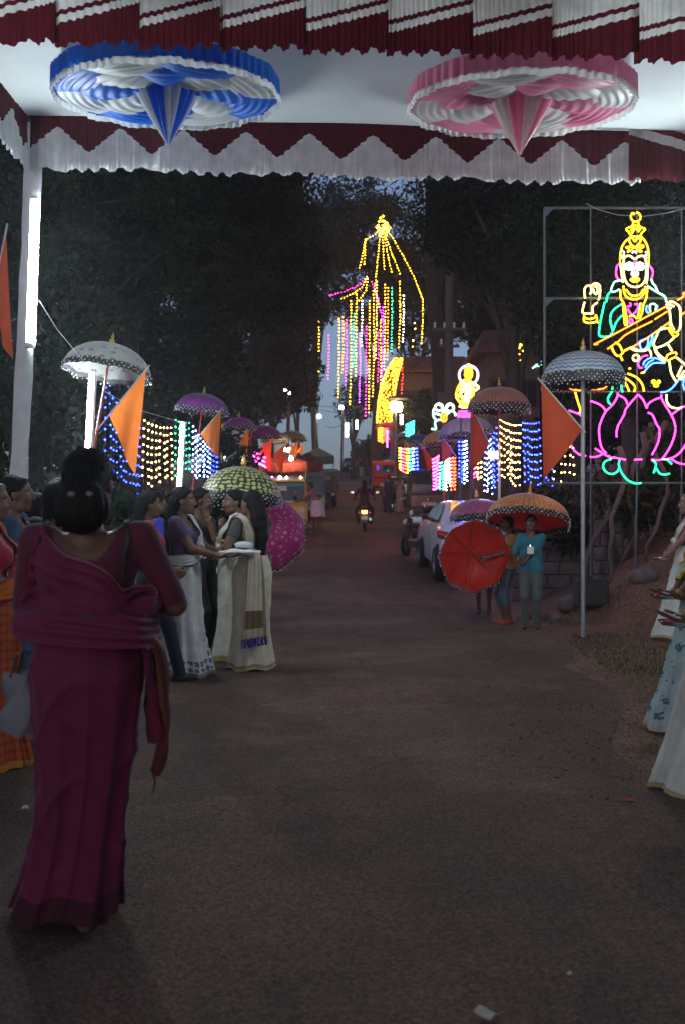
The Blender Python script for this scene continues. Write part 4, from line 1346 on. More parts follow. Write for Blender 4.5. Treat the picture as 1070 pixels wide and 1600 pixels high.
M_frame = mat('grey_frame_pipe', (.10, .12, .13), .6, .2)
fd = d + .06
for pts in ([(850, 325), (850, 755)], [(850, 325), (1140, 325)], [(850, 755), (1140, 755)], [(850, 466), (1140, 466)], [(922, 325), (922, 900)], [(994.5, 325), (994.5, 755)], [(1064, 325), (1064, 755)], [(1140, 325), (1140, 755)], [(850, 612), (1140, 612)]):
    MB().tube([at(*p, fd) - o0 for p in pts], .017 if pts[0][0] == 850 and pts[1][1] != 612 else .009, 6).build('frame_bar', M_frame, sign)
for p in ((850, 466), (850, 325)):
    c = at(*p, fd) - o0
    pydata('gusset', [c + Vector((0, -.02, 0)), c + Vector((.13, -.02, 0)), c + Vector((0, -.02, -.13)), c + Vector((0, -.026, 0)), c + Vector((.13, -.026, 0)), c + Vector((0, -.026, -.13))], [(0, 1, 2), (5, 4, 3), (0, 3, 4, 1), (1, 4, 5, 2), (2, 5, 3, 0)], M_frame, sign)
for px in (994.5, 1064, 1120):
    c = at(px, 755, fd); MB().tube([c - o0, Vector((c.x, c.y + .1, gz(c.x, c.y) - .1)) - o0], .014, 6).build('support_leg', M_frame, sign)
# wire slung across the top
c0 = at(915, 318, 11.6)
w_ = empty('slack_wire', c0); tag(w_, 'slack pale wire slung from the pole across the top of the neon frame', 'wire')
M_palewire = mat('pale_wire', (.4, .4, .42), .6)
MB().tube([at(x, y, 11.6) - c0 for x, y in ((915, 318), (935, 328), (965, 336), (1005, 338), (1040, 333), (1085, 322))], .004, 4).build('cable', M_palewire, w_)
c0 = at(58, 470, 8.0)
w_ = empty('slack_wire', c0); tag(w_, 'thin wire from the canopy post to the second tube light', 'wire')
MB().tube([at(62, 470, 8.0) - c0, at(90, 515, 9.3) - c0, at(140, 575, 11.5) - c0], .004, 4).build('cable', M_palewire, w_)
c0 = at(228, 640, 14.2)
w_ = empty('slack_wire', c0); tag(w_, 'thin wire above the warm yellow light curtain', 'wire')
MB().tube([at(165, 612, 11.6) - c0, at(215, 640, 14) - c0, at(285, 660, 17.4) - c0], .004, 4).build('cable', M_palewire, w_)

# lone pole of the umbrella on the right with its foot plate is part of the umbrella; small neon signs beyond
d2 = 20.5
o2 = Vector(at(730, 655, d2))
s2 = empty('neon_sign', o2); tag(s2, 'golden neon figure with round halo above the grey umbrella', 'neon sign')
z3 = lambda x, y: (660 + x / 4.458, 540 + y / 4.458)
gold = [[(318, 128), (300, 165), (295, 205), (318, 235), (340, 205), (335, 165), (318, 128)], [(318, 150), (306, 190), (318, 220), (330, 190), (318, 150)], [(300, 235), (262, 262), (240, 310), (232, 355), (262, 400), (290, 430), (320, 400), (345, 360), (352, 310), (340, 262), (318, 235)],
        [(318, 245), (280, 280), (262, 330), (280, 380), (295, 410)], [(318, 245), (330, 290), (325, 340), (305, 390)], [(340, 262), (370, 275), (388, 292), (365, 310), (345, 305)], [(300, 260), (300, 330), (290, 400)], [(250, 300), (300, 310), (345, 300)], [(240, 345), (290, 360), (335, 345)], [(268, 398), (296, 380), (320, 396)], [(262, 270), (290, 300), (262, 330)], [(310, 270), (338, 300), (312, 335)], [(252, 420), (290, 430), (330, 415)]]
neon(s2, o2, d2, z3, [('yellow', 'body_tube', gold[:4]), ('warm', 'body_tube', gold[4:]), ('lilac', 'halo_tube', [ell(318, 205, 66, 66)]), ('pink', 'base_tube', [[(236, 478), (330, 476)], [(240, 493), (328, 493)], [(250, 460), (320, 458)]])], .026)
for px in (719, 735): MB().tube([at(px, 640, d2) - o2, Vector((at(px, 640, d2).x, d2, gz(at(px, 0, d2).x, d2))) - o2], .02, 6).build('support_leg', M_frame, s2)
d3 = 27
o3 = Vector(at(692, 672, d3))
s3 = empty('neon_sign', o3); tag(s3, 'green, white and red neon bird outline beside the electricity pole', 'neon sign')
neon(s3, o3, d3, z3, [('ltgreen', 'body_tube', [[(60, 580), (92, 580), (84, 545), (95, 522), (130, 515)], [(95, 522), (75, 495), (72, 455), (88, 425)], [(75, 470), (128, 485)]]), ('white', 'eye_tube', [ell(112, 430, 26, 24), ell(188, 432, 26, 26), [(140, 465), (138, 430), (112, 405)], [(160, 465), (165, 430), (190, 405)]]), ('orange', 'beak_tube', [[(145, 465), (130, 482), (134, 520), (150, 528), (164, 512), (160, 480), (145, 465)], [(146, 480), (148, 515)]]), ('ltgreen', 'wing_tube', [[(166, 480), (200, 455), (222, 470), (226, 490)]])], .028)
MB().tube([at(692, 655, d3) - o3 + Vector((0, .05, 0)), Vector((at(692, 0, d3).x, d3 + .05, gz(at(692, 0, d3).x, d3))) - o3], .03, 6).build('support_leg', M_frame, s3)
d4 = 24
o4 = Vector(at(935, 440, d4))
s4 = empty('neon_sign', o4); tag(s4, 'small multicoloured neon lettering left of the crowned figure', 'neon sign')
neon(s4, o4, d4, z6, [('green', 'letter_tube', [[(162, 545), (182, 545)], [(240, 578), (282, 600)], [(340, 628), (390, 622), (352, 650), (412, 662), (345, 680), (416, 692)]]), ('orange', 'letter_tube', [[(165, 570), (180, 590), (168, 615)]]), ('pink', 'letter_tube', [[(250, 630), (282, 640), (255, 668), (282, 690), (254, 712)]]), ('blue', 'letter_tube', [[(335, 715), (395, 722)], [(165, 705), (175, 708)]])], .022)
MB().box(at(932, 426, d4 + .06) - o4, (.95, .04, .62)).build('backing_board', M_wire, s4)
d5 = 26
o5 = Vector(at(842, 570, d5))
s5 = empty('neon_sign', o5); tag(s5, 'tiny teal and blue neon squiggle beside the striped umbrella', 'neon sign')
neon(s5, o5, d5, z3, [('ltgreen', 'squiggle_tube', [[(762, 158), (785, 140), (800, 120), (815, 140), (838, 130)], [(785, 150), (810, 145)]]), ('blue', 'squiggle_tube', [[(800, 118), (815, 105), (832, 118)], [(840, 50), (855, 75)]])], .022)

# ------------------------------------------------------------------ poles and lamps
M_conc = mat('concrete_pole', (.10, .095, .09), .9, vary=.2)
def lamp_post(px, py, d, label, lean=0, s=30, r=.14, two=False, hgt=None):
    top_ = at(px, py, d)
    bx = top_.x + lean
    bz = gz(bx, d) - .1
    root = empty('street_lamp', (bx, d, bz)); tag(root, label, 'street lamp', 'street lamps along the road')
    t = top_ - Vector((bx, d, bz))
    MB().tube([(0, 0, 0), t + Vector((.12, 0, -.1)) if not hgt else t + Vector((-.1, 0, hgt))], .09, 8).build('pole', M_conc, root)
    MB().tube([t + Vector((.1, 0, -.1)), t + Vector((0, -.25, .15))], .03, 6).build('arm', M_pipe, root)
    g_ = glow('street_lamp_glow', (.9, .97, 1), s)
    for k in range(2 if two else 1):
        q = t + Vector((.16 * k, -.3, -.17 * k))
        MB().lathe([(.02, r), (r * .7, r * .6), (r, 0), (r * .75, -r * .6), (.02, -r * .9)], 10, q).build('bulb', g_, root, True)
        MB().lathe([(.02, r * 1.5), (r * .9, r * 1.05), (r * .8, r * .8)], 10, q).build('lamp_cap', M_pipe, root)


lamp_post(448, 611, 50, 'double white street lamp before the dark trees left of the sky', two=True, s=30, r=.11)
lamp_post(499, 651, 70, 'street lamp on the leaning pole against the sky', lean=-.45, hgt=.95, r=.15, s=20)
lamp_post(533, 637, 72, 'street lamp right of the sky gap', r=.16, s=16)
tube_light(at(541.5, 661, 74), at(541.5, 683, 74), 'far vertical tube light at the foot of the sky gap', m=M_tubefar, r=.10)
tube_light(at(557, 656, 74), at(557, 671, 74), 'far short tube light right of its taller neighbour', m=M_tubefar, r=.06)
tube_light(at(627, 647, 47), at(627, 664, 47), 'far tube light above the teal light panel', m=M_tubefar, r=.06)
tube_light(at(351, 686, 25.6), at(350, 719, 25.6), 'warm tube light beneath the orange cloth arch', m=glow('tube_warm', (1, .8, .35), 14), r=.03)

# lantern with two bright bulbs
o = Vector(at(617, 700, 49)); root = empty('lantern_post', (o.x, 49, gz(o.x, 49))); tag(root, 'flat capped lantern with two bright yellow lamps', 'lamp')
b0 = Vector((o.x, 49, gz(o.x, 49)))
MB().tube([(0, 0, 0), at(618, 625, 49) - b0], .05, 8).build('post', M_pipe, root)
MB().lathe([(.62, 0), (.55, .06), (.1, .2)], 14, at(619, 624, 49) - b0).build('cap', M_bark, root)
gmw = glow('lantern_glow', (1, .8, .38), 16)
for px in (614, 623):
    MB().lathe([(.04, .26), (.13, .2), (.16, 0), (.12, -.2), (.04, -.24)], 10, at(px, 636, 48.9) - b0).build('lamp_glass', gmw, root, True)

# flood light with its pole
o = at(770, 711, 15.4); b0 = Vector((o.x + .1, 15.4, gz(o.x, 15.4))); root = empty('flood_light', b0); tag(root, 'dazzling white flood light on a thin pole among the light curtains', 'flood light')
MB().tube([(0, 0, 0), Vector((0, .06, o.z - b0.z + .2))], .02, 8).build('pole', M_stick, root)
MB().box(o - b0 + Vector((0, .05, 0)), (.16, .06, .12)).build('housing', M_pipe, root)
MB().lathe([(.001, 0), (.05, .0), (.045, .012), (.001, .02)], 14, o - b0 - Vector((0, -.015, 0)), Matrix.Rotation(R(90), 3, 'X')).build('lens', glow('flood_glow', (.7, .78, 1), 160), root)

# electricity pole with cross arms
bx = at(700, 0, 34).x; b0 = Vector((bx, 34, gz(bx, 34) - .1)); root = empty('electricity_pole', b0); tag(root, 'dark electricity pole with two cross arms and insulators', 'utility pole')
MB().tube([(0, 0, 0), at(701, 425, 34) - b0], [.19, .13], 8).build('pole', M_conc, root)
for py, a, b in ((516, 674, 727), (542, 684, 716)):
    MB().box((at((a + b) / 2, py, 34) - b0) + Vector((0, -.16, 0)), ((b - a) * 34 / FPX, .09, .09)).build('cross_arm', M_conc, root)
    for k in range(4 if py == 516 else 2):
        px = a + 4 + (b - a - 8) * k / (3 if py == 516 else 1)
        MB().lathe([(.03, 0), (.05, .06), (.03, .1), (.05, .14), (.02, .2)], 8, at(px, py, 34) - b0 + Vector((0, -.16, .05))).build('insulator', M_plastic, root)
MB().box(at(690, 640, 34) - b0 + Vector((0, -.2, 0)), (.3, .2, 1.1)).build('meter_box', M_conc, root)
rd = random.Random(9)
for k, (a, b, s_, lb) in enumerate((((498, 634, 70), (700, 516, 34), .9, 'upper power line crossing the sky gap'), ((500, 640, 70), (690, 530, 34), 1.0, 'middle power line crossing the sky gap'), ((502, 660, 70), (560, 640, 50), .6, 'lower power line near the leaning lamp pole'))):
    A_, B_ = at(*a), at(*b)
    o = MB().tube([A_.lerp(B_, t) - Vector((0, 0, s_ * 4 * t * (1 - t))) for t in np.linspace(0, 1, 12)], .018, 4).build('power_line', M_wire); tag(o, lb, 'wire')

# ------------------------------------------------------------------ buildings
M_pinkwall = mat('pink_plaster', (.14, .10, .085), .9, vary=.2, scale=1.5)
M_beige = mat('beige_plaster', (.40, .35, .28), .9, vary=.2, scale=1.5)
M_rooft = mat('clay_tile', (.16, .06, .04), .85, vary=.3, scale=4)
M_glassd = mat('dark_window_glass', (.02, .025, .03), .1, vary=0)
M_wood = mat('dark_wood', (.07, .045, .03), .7)


def house(px0, px1, pyt, d, depth, wallm, label, wins, roof_h=1.5, roofm=None):
    a, b = at(px0, pyt, d), at(px1, pyt, d)
    z0 = min(gz(a.x, d), gz(b.x, d)) - .4
    w, h = b.x - a.x, a.z - z0
    root = empty('house', (a.x, d, z0)); tag(root, label, 'house', 'houses behind the lights')
    MB().box((w / 2, depth / 2, h / 2), (w, depth, h)).build('wall', wallm, root)
    rf = MB().add([(-.5, -.6, h), (w + .5, -.6, h), (w + .5, depth + .6, h), (-.5, depth + .6, h), (.2, depth / 2, h + roof_h), (w - .2, depth / 2, h + roof_h), (-.5, -.6, h - .12), (w + .5, -.6, h - .12), (w + .5, depth + .6, h - .12), (-.5, depth + .6, h - .12)],
                  [(0, 1, 5, 4), (1, 2, 5), (2, 3, 4, 5), (3, 0, 4), (6, 7, 1, 0), (7, 8, 2, 1), (8, 9, 3, 2), (9, 6, 0, 3), (9, 8, 7, 6)]).build('roof', roofm or M_rooft, root)
    for (u, v, ww, hh) in wins:
        f = MB().box((u * w, -.03, v * h), (ww + .2, .1, hh + .2)).build('window_frame', M_wood, root)
        for s_ in (-1, 1):
            MB().box((u * w + s_ * ww / 4, -.09, v * h), (ww / 2 - .04, .02, hh)).build('pane', M_glassd, f)
    MB().box((w * .5, -.04, 1.1), (1.1, .12, 2.2)).build('door', M_wood, root)
    return root


house(617, 740, 580, 64, 7, M_pinkwall, 'pink plastered two storey house behind the yellow light column', [(.12, .3, 1.1, 1.3), (.12, .75, 1.1, 1.3), (.45, .75, 1.1, 1.3), (.8, .75, 1.1, 1.3), (.8, .3, 1.1, 1.3)])
house(640, 716, 655, 53, 5, M_beige, 'low beige house behind the rainbow light curtain', [(.2, .55, .9, .9), (.8, .55, .9, .9)], .9)
house(762, 842, 548, 36, 5, M_pinkwall, 'tiled roof house hung with pink lights behind the russet umbrella', [(.25, .75, .7, .9), (.75, .75, .7, .9)], 1.2)
house(560, 588, 712, 92, 4, M_beige, 'small pale hut at the crest of the road', [(.3, .55, .5, .5)], .25)

# ------------------------------------------------------------------ stalls with cloth roofs at the left
def stall(px0, px1, py_eave, py_apex, d, m, label, depth=2.2, val=.3, group='cloth roofed stalls'):
    a, b = at(px0, py_eave, d), at(px1, py_eave, d)
    w = b.x - a.x
    z0 = gz((a.x + b.x) / 2, d)
    h = a.z - z0
    ap = (py_eave - py_apex) * d / FPX
    root = empty('stall', ((a.x + b.x) / 2, d, z0)); tag(root, label, 'stall', group)
    n = 8
    vs = [(0, depth / 2, h + ap)]
    ring = [(-w / 2, 0), (0, 0), (w / 2, 0), (w / 2, depth / 2), (w / 2, depth), (0, depth), (-w / 2, depth), (-w / 2, depth / 2)]
    vs += [(x, y, h - (.06 if i % 2 else 0)) for i, (x, y) in enumerate(ring)]
    pydata('roof_cloth', vs, [(0, 1 + i, 1 + (i + 1) % 8) for i in range(8)], m, root)
    vs, fs = [], []
    for i in range(8):
        x0_, y0_ = ring[i]; x1_, y1_ = ring[(i + 1) % 8]
        for k in range(6):
            t = k / 5
            x_, y_ = x0_ + (x1_ - x0_) * t, y0_ + (y1_ - y0_) * t
            zz = h - (.06 * (t if i % 2 == 0 else 1 - t))
            vs += [(x_, y_, zz), (x_ * 1.01, y_ + (.02 if k % 2 else -.02), zz - val)]
        nb_ = i * 12
        fs += [(nb_ + 2 * k, nb_ + 2 * k + 1, nb_ + 2 * k + 3, nb_ + 2 * k + 2) for k in range(5)]
    pydata('valance', vs, fs, m, root)
    for x_ in (-w / 2 + .04, w / 2 - .04):
        for y_ in (.05, depth - .05): MB().tube([(x_, y_, 0), (x_, y_, h)], .022, 6).build('post', M_pipe, root)
    MB().box((0, depth / 2, .45), (w * .9, depth * .5, .06)).build('counter', M_wood, root)
    MB().box((0, depth / 2 - .3, .2), (w * .8, .04, .44)).build('counter_front', M_wood, root)
    return root


M_redcl = mat('red_stall_cloth', (.33, .05, .06), .7, trans=.4)
M_greencl = mat('green_stall_cloth', (.16, .20, .15), .7, trans=.3)
stall(405, 480, 722, 706, 34.5, M_redcl, 'red cloth roofed stall above the yellow three wheeler')
stall(455, 504, 721, 704, 41, M_redcl, 'second red cloth roofed stall behind the man in white')
stall(470, 522, 712, 697, 50, M_greencl, 'green cloth roofed stall at the foot of the leaning pole')
# bulbs in the stalls
for k, (px, py, d_, lb) in enumerate(((452, 704, 33.8, 'bare bulb glowing beside the small orange flag'), (443, 702, 34, 'bare bulb glowing above the red stall'), (455, 717, 34.2, 'bare bulb lighting the front of the red stall roof'))):
    o = at(px, py, d_); root = empty('bare_bulb', o); tag(root, lb, 'bulb', 'bare bulbs at the stalls')
    MB().lathe([(.02, .09), (.06, .05), (.07, 0), (.05, -.05), (.01, -.07)], 8).build('glass', glow('bulb_glow', (1, .70, .32), 70), root, True)
    MB().tube([(0, 0, .08), (0, 0, .5)], .008, 4).build('flex', M_wire, root)
# orange cloth arch over the path at left
o = at(370, 664, 25.5); b0 = Vector((o.x, 25.5, gz(o.x, 25.5))); root = empty('cloth_arch', b0); tag(root, 'small orange and yellow cloth arch behind the flags', 'arch')
for px in (349, 392): MB().tube([Vector((at(px, 0, 25.5).x, 25.5, b0.z)) - b0, at(px, 664, 25.5) - b0], .03, 6).build('post', M_redpole, root)
MB().box(at(370.5, 666, 25.5) - b0, (.78, .12, .10)).build('beam', M_gold, root)
MB().box(at(370.5, 661, 25.5) - b0, (.70, .14, .05)).build('beam_cap', M_orange, root)

# loudspeaker-like black box on the right bank
o = at(922, 938, 13.0); z = gz(o.x, 13.0)
root = empty('black_box', (o.x, 13.0, z)); tag(root, 'squat black box standing on the bank behind the thin pole', 'box')
M_black = mat('black_paint', (.012, .012, .014), .6, vary=.2)
MB().box((0, 0, .16), (.40, .34, .34)).build('cabinet', M_black, root, bevel=.015)
MB().box((0, -.175, .17), (.34, .012, .27)).build('grille', M_wire, root)
for i, (px, py, d_, lb) in enumerate(((975, 760, 0, ''),)): pass
M_rock = mat('bank_stone', (.13, .10, .09), .95, vary=.35, bump=.7, bscale=18)
for i, (x, y, r, lb) in enumerate(((3.05, 13.4, .2, 'rounded stone left of the black box'), (2.75, 12.9, .09, 'small pale stone on the verge below the stones'), (3.9, 12.9, .22, 'stone right of the black box at the foot of the bank'), (4.3, 12.2, .16, 'stone beside the hem of the farther white saree'))):
    vs, fs = [], []
    rd2 = random.Random(i)
    mbx = MB().lathe([(.05, -r * .6), (r * .8, -r * .4), (r, 0), (r * .75, r * .4), (r * .3, r * .62)], 9)
    mbx.v = [(a * (1 + .25 * rd2.uniform(-1, 1)), b * (1 + .25 * rd2.uniform(-1, 1)), c * (1 + .3 * rd2.uniform(-1, 1))) for a, b, c in mbx.v]
    o = mbx.build('stone', M_rock, smooth=True, subsurf=1); o.location = (x, y, gz(x, y) + r * .3); tag(o, lb, 'stone')
# ------------------------------------------------------------------ vehicles
M_tyre = mat('tyre_rubber', (.015, .015, .015), .85, vary=.2)
M_rim = mat('wheel_rim', (.35, .36, .38), .35, .8)
M_glassv = mat('vehicle_glass', (.015, .022, .026), .06, vary=0, spec=.8)
M_chrome = mat('chrome', (.6, .6, .6), .15, 1.0, vary=0)
M_tail = mat('red_lens', (.35, .01, .012), .2, vary=0, spec=.8)
M_headl = mat('clear_lens', (.6, .6, .6), .15, vary=0, spec=.8)
M_plate = mat('white_plate', (.6, .6, .58), .5, vary=.05)
M_greyp = mat('grey_plastic', (.06, .06, .065), .6)


def paint(name, c, coat=.6): return mat(name, c, .35, vary=.07, scale=3, coat=coat)


def body_shell(prof_, W, taper, edge=.06, fx=(-1, -.985, -.93, -.75, -.35, 0, .35, .75, .93, .985, 1)):
    cy = sum(p[0] for p in prof_) / len(prof_); cz = sum(p[1] for p in prof_) / len(prof_)
    n = len(prof_)
    vs, fs = [], []
    for f in fx:
        a = abs(f)
        ins = edge * (1.0 if a == 1 else .45 if a > .98 else .12 if a > .9 else 0)
        for (y, z) in prof_:
            dy, dz = y - cy, z - cz
            l = math.hypot(dy, dz)
            k = max(0, (l - ins) / l)
            vs.append((f * W / 2 * taper(z), cy + dy * k, cz + dz * k))
    for i in range(len(fx) - 1):
        for k in range(n):
            fs.append((i * n + k, i * n + (k + 1) % n, (i + 1) * n + (k + 1) % n, (i + 1) * n + k))
    fs.append(tuple(range(n - 1, -1, -1)))
    fs.append(tuple((len(fx) - 1) * n + k for k in range(n)))
    return MB().add(vs, fs)


def wheel(parent, x, y, r, w, side=1):
    rot = Matrix.Rotation(R(90), 3, 'Y')
    t = MB().lathe([(r * .62, -w / 2), (r * .9, -w / 2), (r, -w * .32), (r, w * .32), (r * .9, w / 2), (r * .62, w / 2)], 20, (0, 0, 0), rot, close=False).build('wheel', M_tyre, parent, True)
    t.location = (x, y, r)
    MB().lathe([(.02, side * w * .36), (r * .3, side * w * .42), (r * .58, side * w * .30), (r * .64, side * w * .46)], 16, (0, 0, 0), rot, close=False).build('rim', M_rim, t)
    for k in range(5):
        a = k * 2 * math.pi / 5
        MB().tube([(side * w * .40, .05 * math.cos(a), .05 * math.sin(a)), (side * w * .40, r * .58 * math.cos(a), r * .58 * math.sin(a))], r * .07, 5).build('spoke', M_rim, t)
    return t


def side_poly(parent, pts, W, taper, m, name, sgn, out=.004):
    vs = [(sgn * (W / 2 * taper(z) + out), y, z) for y, z in pts]
    return pydata(name, vs, [tuple(range(len(vs))) if sgn > 0 else tuple(range(len(vs) - 1, -1, -1))], m, parent)


def cross_quad(parent, y0, z0, y1, z1, W, taper, f, m, name, out=.006):
    """a pane across the width between two points of the side profile"""
    n = Vector((0, -(z1 - z0), (y1 - y0))).normalized()
    if n.z < -.2: n = -n
    if abs(n.z) <= .2 and n.y * (1 if y0 > 1.5 else -1) < 0: n = -n
    q = []
    for (y, z) in ((y0, z0), (y1, z1)):
        for s in (-1, 1): q.append(Vector((s * W / 2 * taper(z) * f, y, z)) + n * out)
    return pydata(name, [q[0], q[1], q[3], q[2]], [(0, 1, 2, 3)], m, parent)


# --- white saloon car seen from behind
def white_car():
    x, y = 2.60, 17.6
    root = empty('parked_car', (x, y, gz(2.0, y + 1) - .02), R(2)); root.rotation_euler = (R(1.5), 0, R(1.5))
    tag(root, 'white saloon car parked with its red tail lamps towards the viewer', 'car')
    W = 1.72
    tp = lambda z: 1.0 - (.30 * max(0, (z - .98) / .5)) - (.06 * max(0, (.5 - z) / .3))
    P_ = paint('white_car_paint', (.62, .64, .68))
    pr = [(.10, .24), (.0, .36), (-.03, .50), (.0, .66), (.03, .88), (.10, 1.03), (.42, 1.08), (.72, 1.10), (1.10, 1.30), (1.42, 1.43), (1.9, 1.48), (2.4, 1.45), (2.75, 1.32), (3.25, 1.06), (3.6, 1.0), (4.2, .86), (4.40, .70), (4.42, .45), (4.30, .24)]
    body_shell(pr, W, tp, .09).build('body', P_, root, True, subsurf=1)
    cross_quad(root, .80, 1.135, 1.38, 1.42, W, tp, .80, M_glassv, 'rear_window', .018)
    cross_quad(root, 2.52, 1.42, 3.15, 1.12, W, tp, .82, M_glassv, 'windscreen', .018)
    for s in (-1, 1):
        side_poly(root, [(1.0, 1.08), (1.16, 1.26), (1.45, 1.385), (1.75, 1.42), (1.75, 1.06)], W, tp, M_glassv, 'rear_door_window', s, .012)
        side_poly(root, [(1.82, 1.06), (1.82, 1.42), (2.3, 1.405), (2.62, 1.32), (3.0, 1.07)], W, tp, M_glassv, 'front_door_window', s, .012)
        # tail lamp wrapping the corner
        MB().tube([(s * .44, -.035, .87), (s * .62, -.03, .87), (s * .78, .0, .87), (s * .865, .10, .89), (s * .875, .24, .92), (s * .868, .36, .945)], [.035, .065, .078, .072, .05, .015], 10).build('tail_lamp', M_tail, root, True)
        MB().box((s * .60, -.045, .34), (.22, .03, .05)).build('reflector', M_tail, root)
        MB().tube([(s * .90, 2.05, .92), (s * .905, 2.2, .92)], .012, 6).build('door_handle', M_chrome, root)
        MB().tube([(s * .90, 1.28, .94), (s * .905, 1.42, .94)], .012, 6).build('door_handle', M_chrome, root)
        MB().box((s * 1.0, 2.85, 1.06), (.2, .1, .13)).build('wing_mirror', P_, root, bevel=.03)
        for wy in (.82, 3.55):
            MB().lathe([(.36, -.01), (.36, .012)], 20, (s * .835, wy, .33), Matrix.Rotation(R(90), 3, 'Y')).build('wheel_arch', M_black, root)
            wheel(root, s * .80, wy, .32, .21, s)
        MB().tube([(s * .866, 1.78, .35), (s * .874, 1.78, .7), (s * .862, 1.78, 1.04)], .004, 4).build('door_gap', M_black, root)
    MB().box((0, -.05, .86), (.5, .012, .12)).build('number_plate', M_plate, root)
    MB().box((0, -.04, .965), (.9, .03, .03)).build('boot_trim', M_chrome, root)
    MB().box((0, -.03, .30), (1.3, .06, .10)).build('bumper_insert', M_greyp, root)
white_car()


# --- boxy three-wheelers
def three_wheeler(x, y, rz, label, col, roofc, front=True, group='three wheelers'):
    root = empty('auto_rickshaw', (x, y, gz(x, y) + .01), rz); tag(root, label, 'auto rickshaw', group)
    # local: front towards -y
    W = 1.34
    tp = lambda z: 1 - .10 * max(0, (z - .9) / .9) - .05 * max(0, (.5 - z) / .3)
    P_ = paint('paint_' + label.split()[0] + '_' + str(int(x * 10)), col, .4)
    Rf = mat('hood_' + label.split()[0] + '_' + str(int(x * 10)), roofc, .7)
    lower = [(.10, .28), (.0, .45), (.03, .88), (.10, .95), (.5, .95), (.5, .55), (1.5, .55), (1.5, .95), (2.5, .95), (2.6, .8), (2.62, .4), (2.5, .28)]
    body_shell([(.10, .28), (.0, .42), (.02, .80), (.10, .95), (.62, .93), (.64, .5), (1.25, .46), (1.3, .93), (2.5, .95), (2.62, .8), (2.62, .42), (2.5, .28)], W, tp, .05).build('body', P_, root)
    body_shell([(.20, 1.58), (.26, 1.68), (.8, 1.76), (1.9, 1.76), (2.45, 1.70), (2.58, 1.56), (2.62, 1.15), (2.56, 1.10), (2.48, 1.5), (2.3, 1.58)], W, tp, .05).build('hood', Rf, root, True)
    for s in (-1, 1):
        MB().tube([(s * .62, .10, .93), (s * .585, .22, 1.62)], .028, 6).build('pillar', P_, root)
        MB().tube([(s * .61, 1.32, .93), (s * .58, 1.34, 1.68)], .022, 6).build('pillar', P_, root)
        MB().tube([(s * .62, 2.5, .93), (s * .58, 2.45, 1.6)], .03, 6).build('pillar', P_, root)
        MB().lathe([(.02, -.03), (.085, -.02), (.10, .0), (.085, .03)], 14, (s * .50, .02, .66), Matrix.Rotation(R(90), 3, 'X')).build('headlight', M_headl, root, True)
        MB().box((s * .56, .0, .86), (.12, .03, .06)).build('indicator', mat('amber_lens', (.7, .25, .02), .3), root)
        MB().box((s * .78, .12, 1.12), (.14, .03, .09)).build('mirror', M_greyp, root)
        MB().tube([(s * .62, .14, 1.0), (s * .78, .13, 1.1)], .01, 5).build('mirror_arm', M_greyp, root)
        MB().box((s * .52, 2.63, .72), (.16, .03, .10)).build('tail_lamp', M_tail, root)
        wheel(root, s * .56, 2.05, .24, .13, s)
        MB().box((s * .60, .42, .36), (.10, .5, .12)).build('mudguard', M_greyp, root)
    wheel(root, 0, .30, .24, .13, 1)
    pydata('windscreen', [(-.58, .085, .98), (.58, .085, .98), (.55, .20, 1.55), (-.55, .20, 1.55)], [(0, 1, 2, 3)], M_glassv, root)
    pydata('rear_window', [(-.46, 2.685, 1.20), (.46, 2.685, 1.20), (.44, 2.645, 1.56), (-.44, 2.645, 1.56)], [(3, 2, 1, 0)], M_glassv, root)
    MB().box((0, .15, 1.60), (1.16, .05, .05)).build('windscreen_header', P_, root)
    MB().box((0, .07, .955), (1.18, .05, .05)).build('dash_trim', M_plate, root)
    MB().box((0, 2.0, .80), (1.1, .5, .16)).build('seat', M_black, root)
    MB().box((0, 2.3, 1.1), (1.1, .12, .5)).build('seat_back', M_black, root)
    MB().box((0, .0, .38), (.5, .02, .12)).build('number_plate', M_plate, root)
    MB().box((0, 2.64, .5), (.5, .02, .12)).build('number_plate', M_plate, root)
    return root


yx = at(449, 0, 31).x
t = three_wheeler(yx, 30.6, R(4), 'yellow three wheeler facing the viewer under the red stall cloth', (.62, .36, .05), (.16, .13, .17))
MB().box((-.16, .12, 1.36), (.34, .01, .14)).build('windscreen_sticker', M_plate, t)
pydata('sun_strip', [(-.57, .164, 1.42), (.57, .164, 1.42), (.55, .186, 1.53), (-.55, .186, 1.53)], [(0, 1, 2, 3)], mat('teal_strip', (.05, .32, .30), .4), t)
MB().lathe([(.01, 0), (.05, .0), (.04, .02)], 10, (.18, .005, .66), Matrix.Rotation(R(90), 3, 'X')).build('badge', M_chrome, t)
for k, (x_, c_) in enumerate(((-.45, 'pink'), (-.2, 'white'), (.0, 'white'), (.45, 'warm'))):
    MB().ball((x_, .13, 1.70), .035 if k != 1 else .05).build('roof_light', gl(c_, 28), t)
three_wheeler(at(483, 0, 38).x, 37.5, R(3), 'dark three wheeler behind the man in white', (.08, .10, .10), (.2, .2, .22))
rx_ = at(600, 0, 54.5).x
t = three_wheeler(rx_, 57.2, R(180), 'red three wheeler seen from behind going up the road', (.42, .03, .025), (.40, .035, .03))
t.rotation_euler = (R(-4), 0, R(180))
# the closed red back of its cabin
MB().box((0, 2.60, 1.06), (1.22, .05, .30)).build('back_panel', paint('red_back_panel', (.42, .03, .025)), t)
t2 = three_wheeler(at(668, 0, 36).x, 38.2, R(180), 'dark blue three wheeler with brown back panel right of the pale car', (.16, .085, .05), (.02, .025, .05))
MB().box((0, 2.60, 1.06), (1.22, .05, .34)).build('back_panel', paint('dark_back_panel', (.03, .035, .06)), t2)

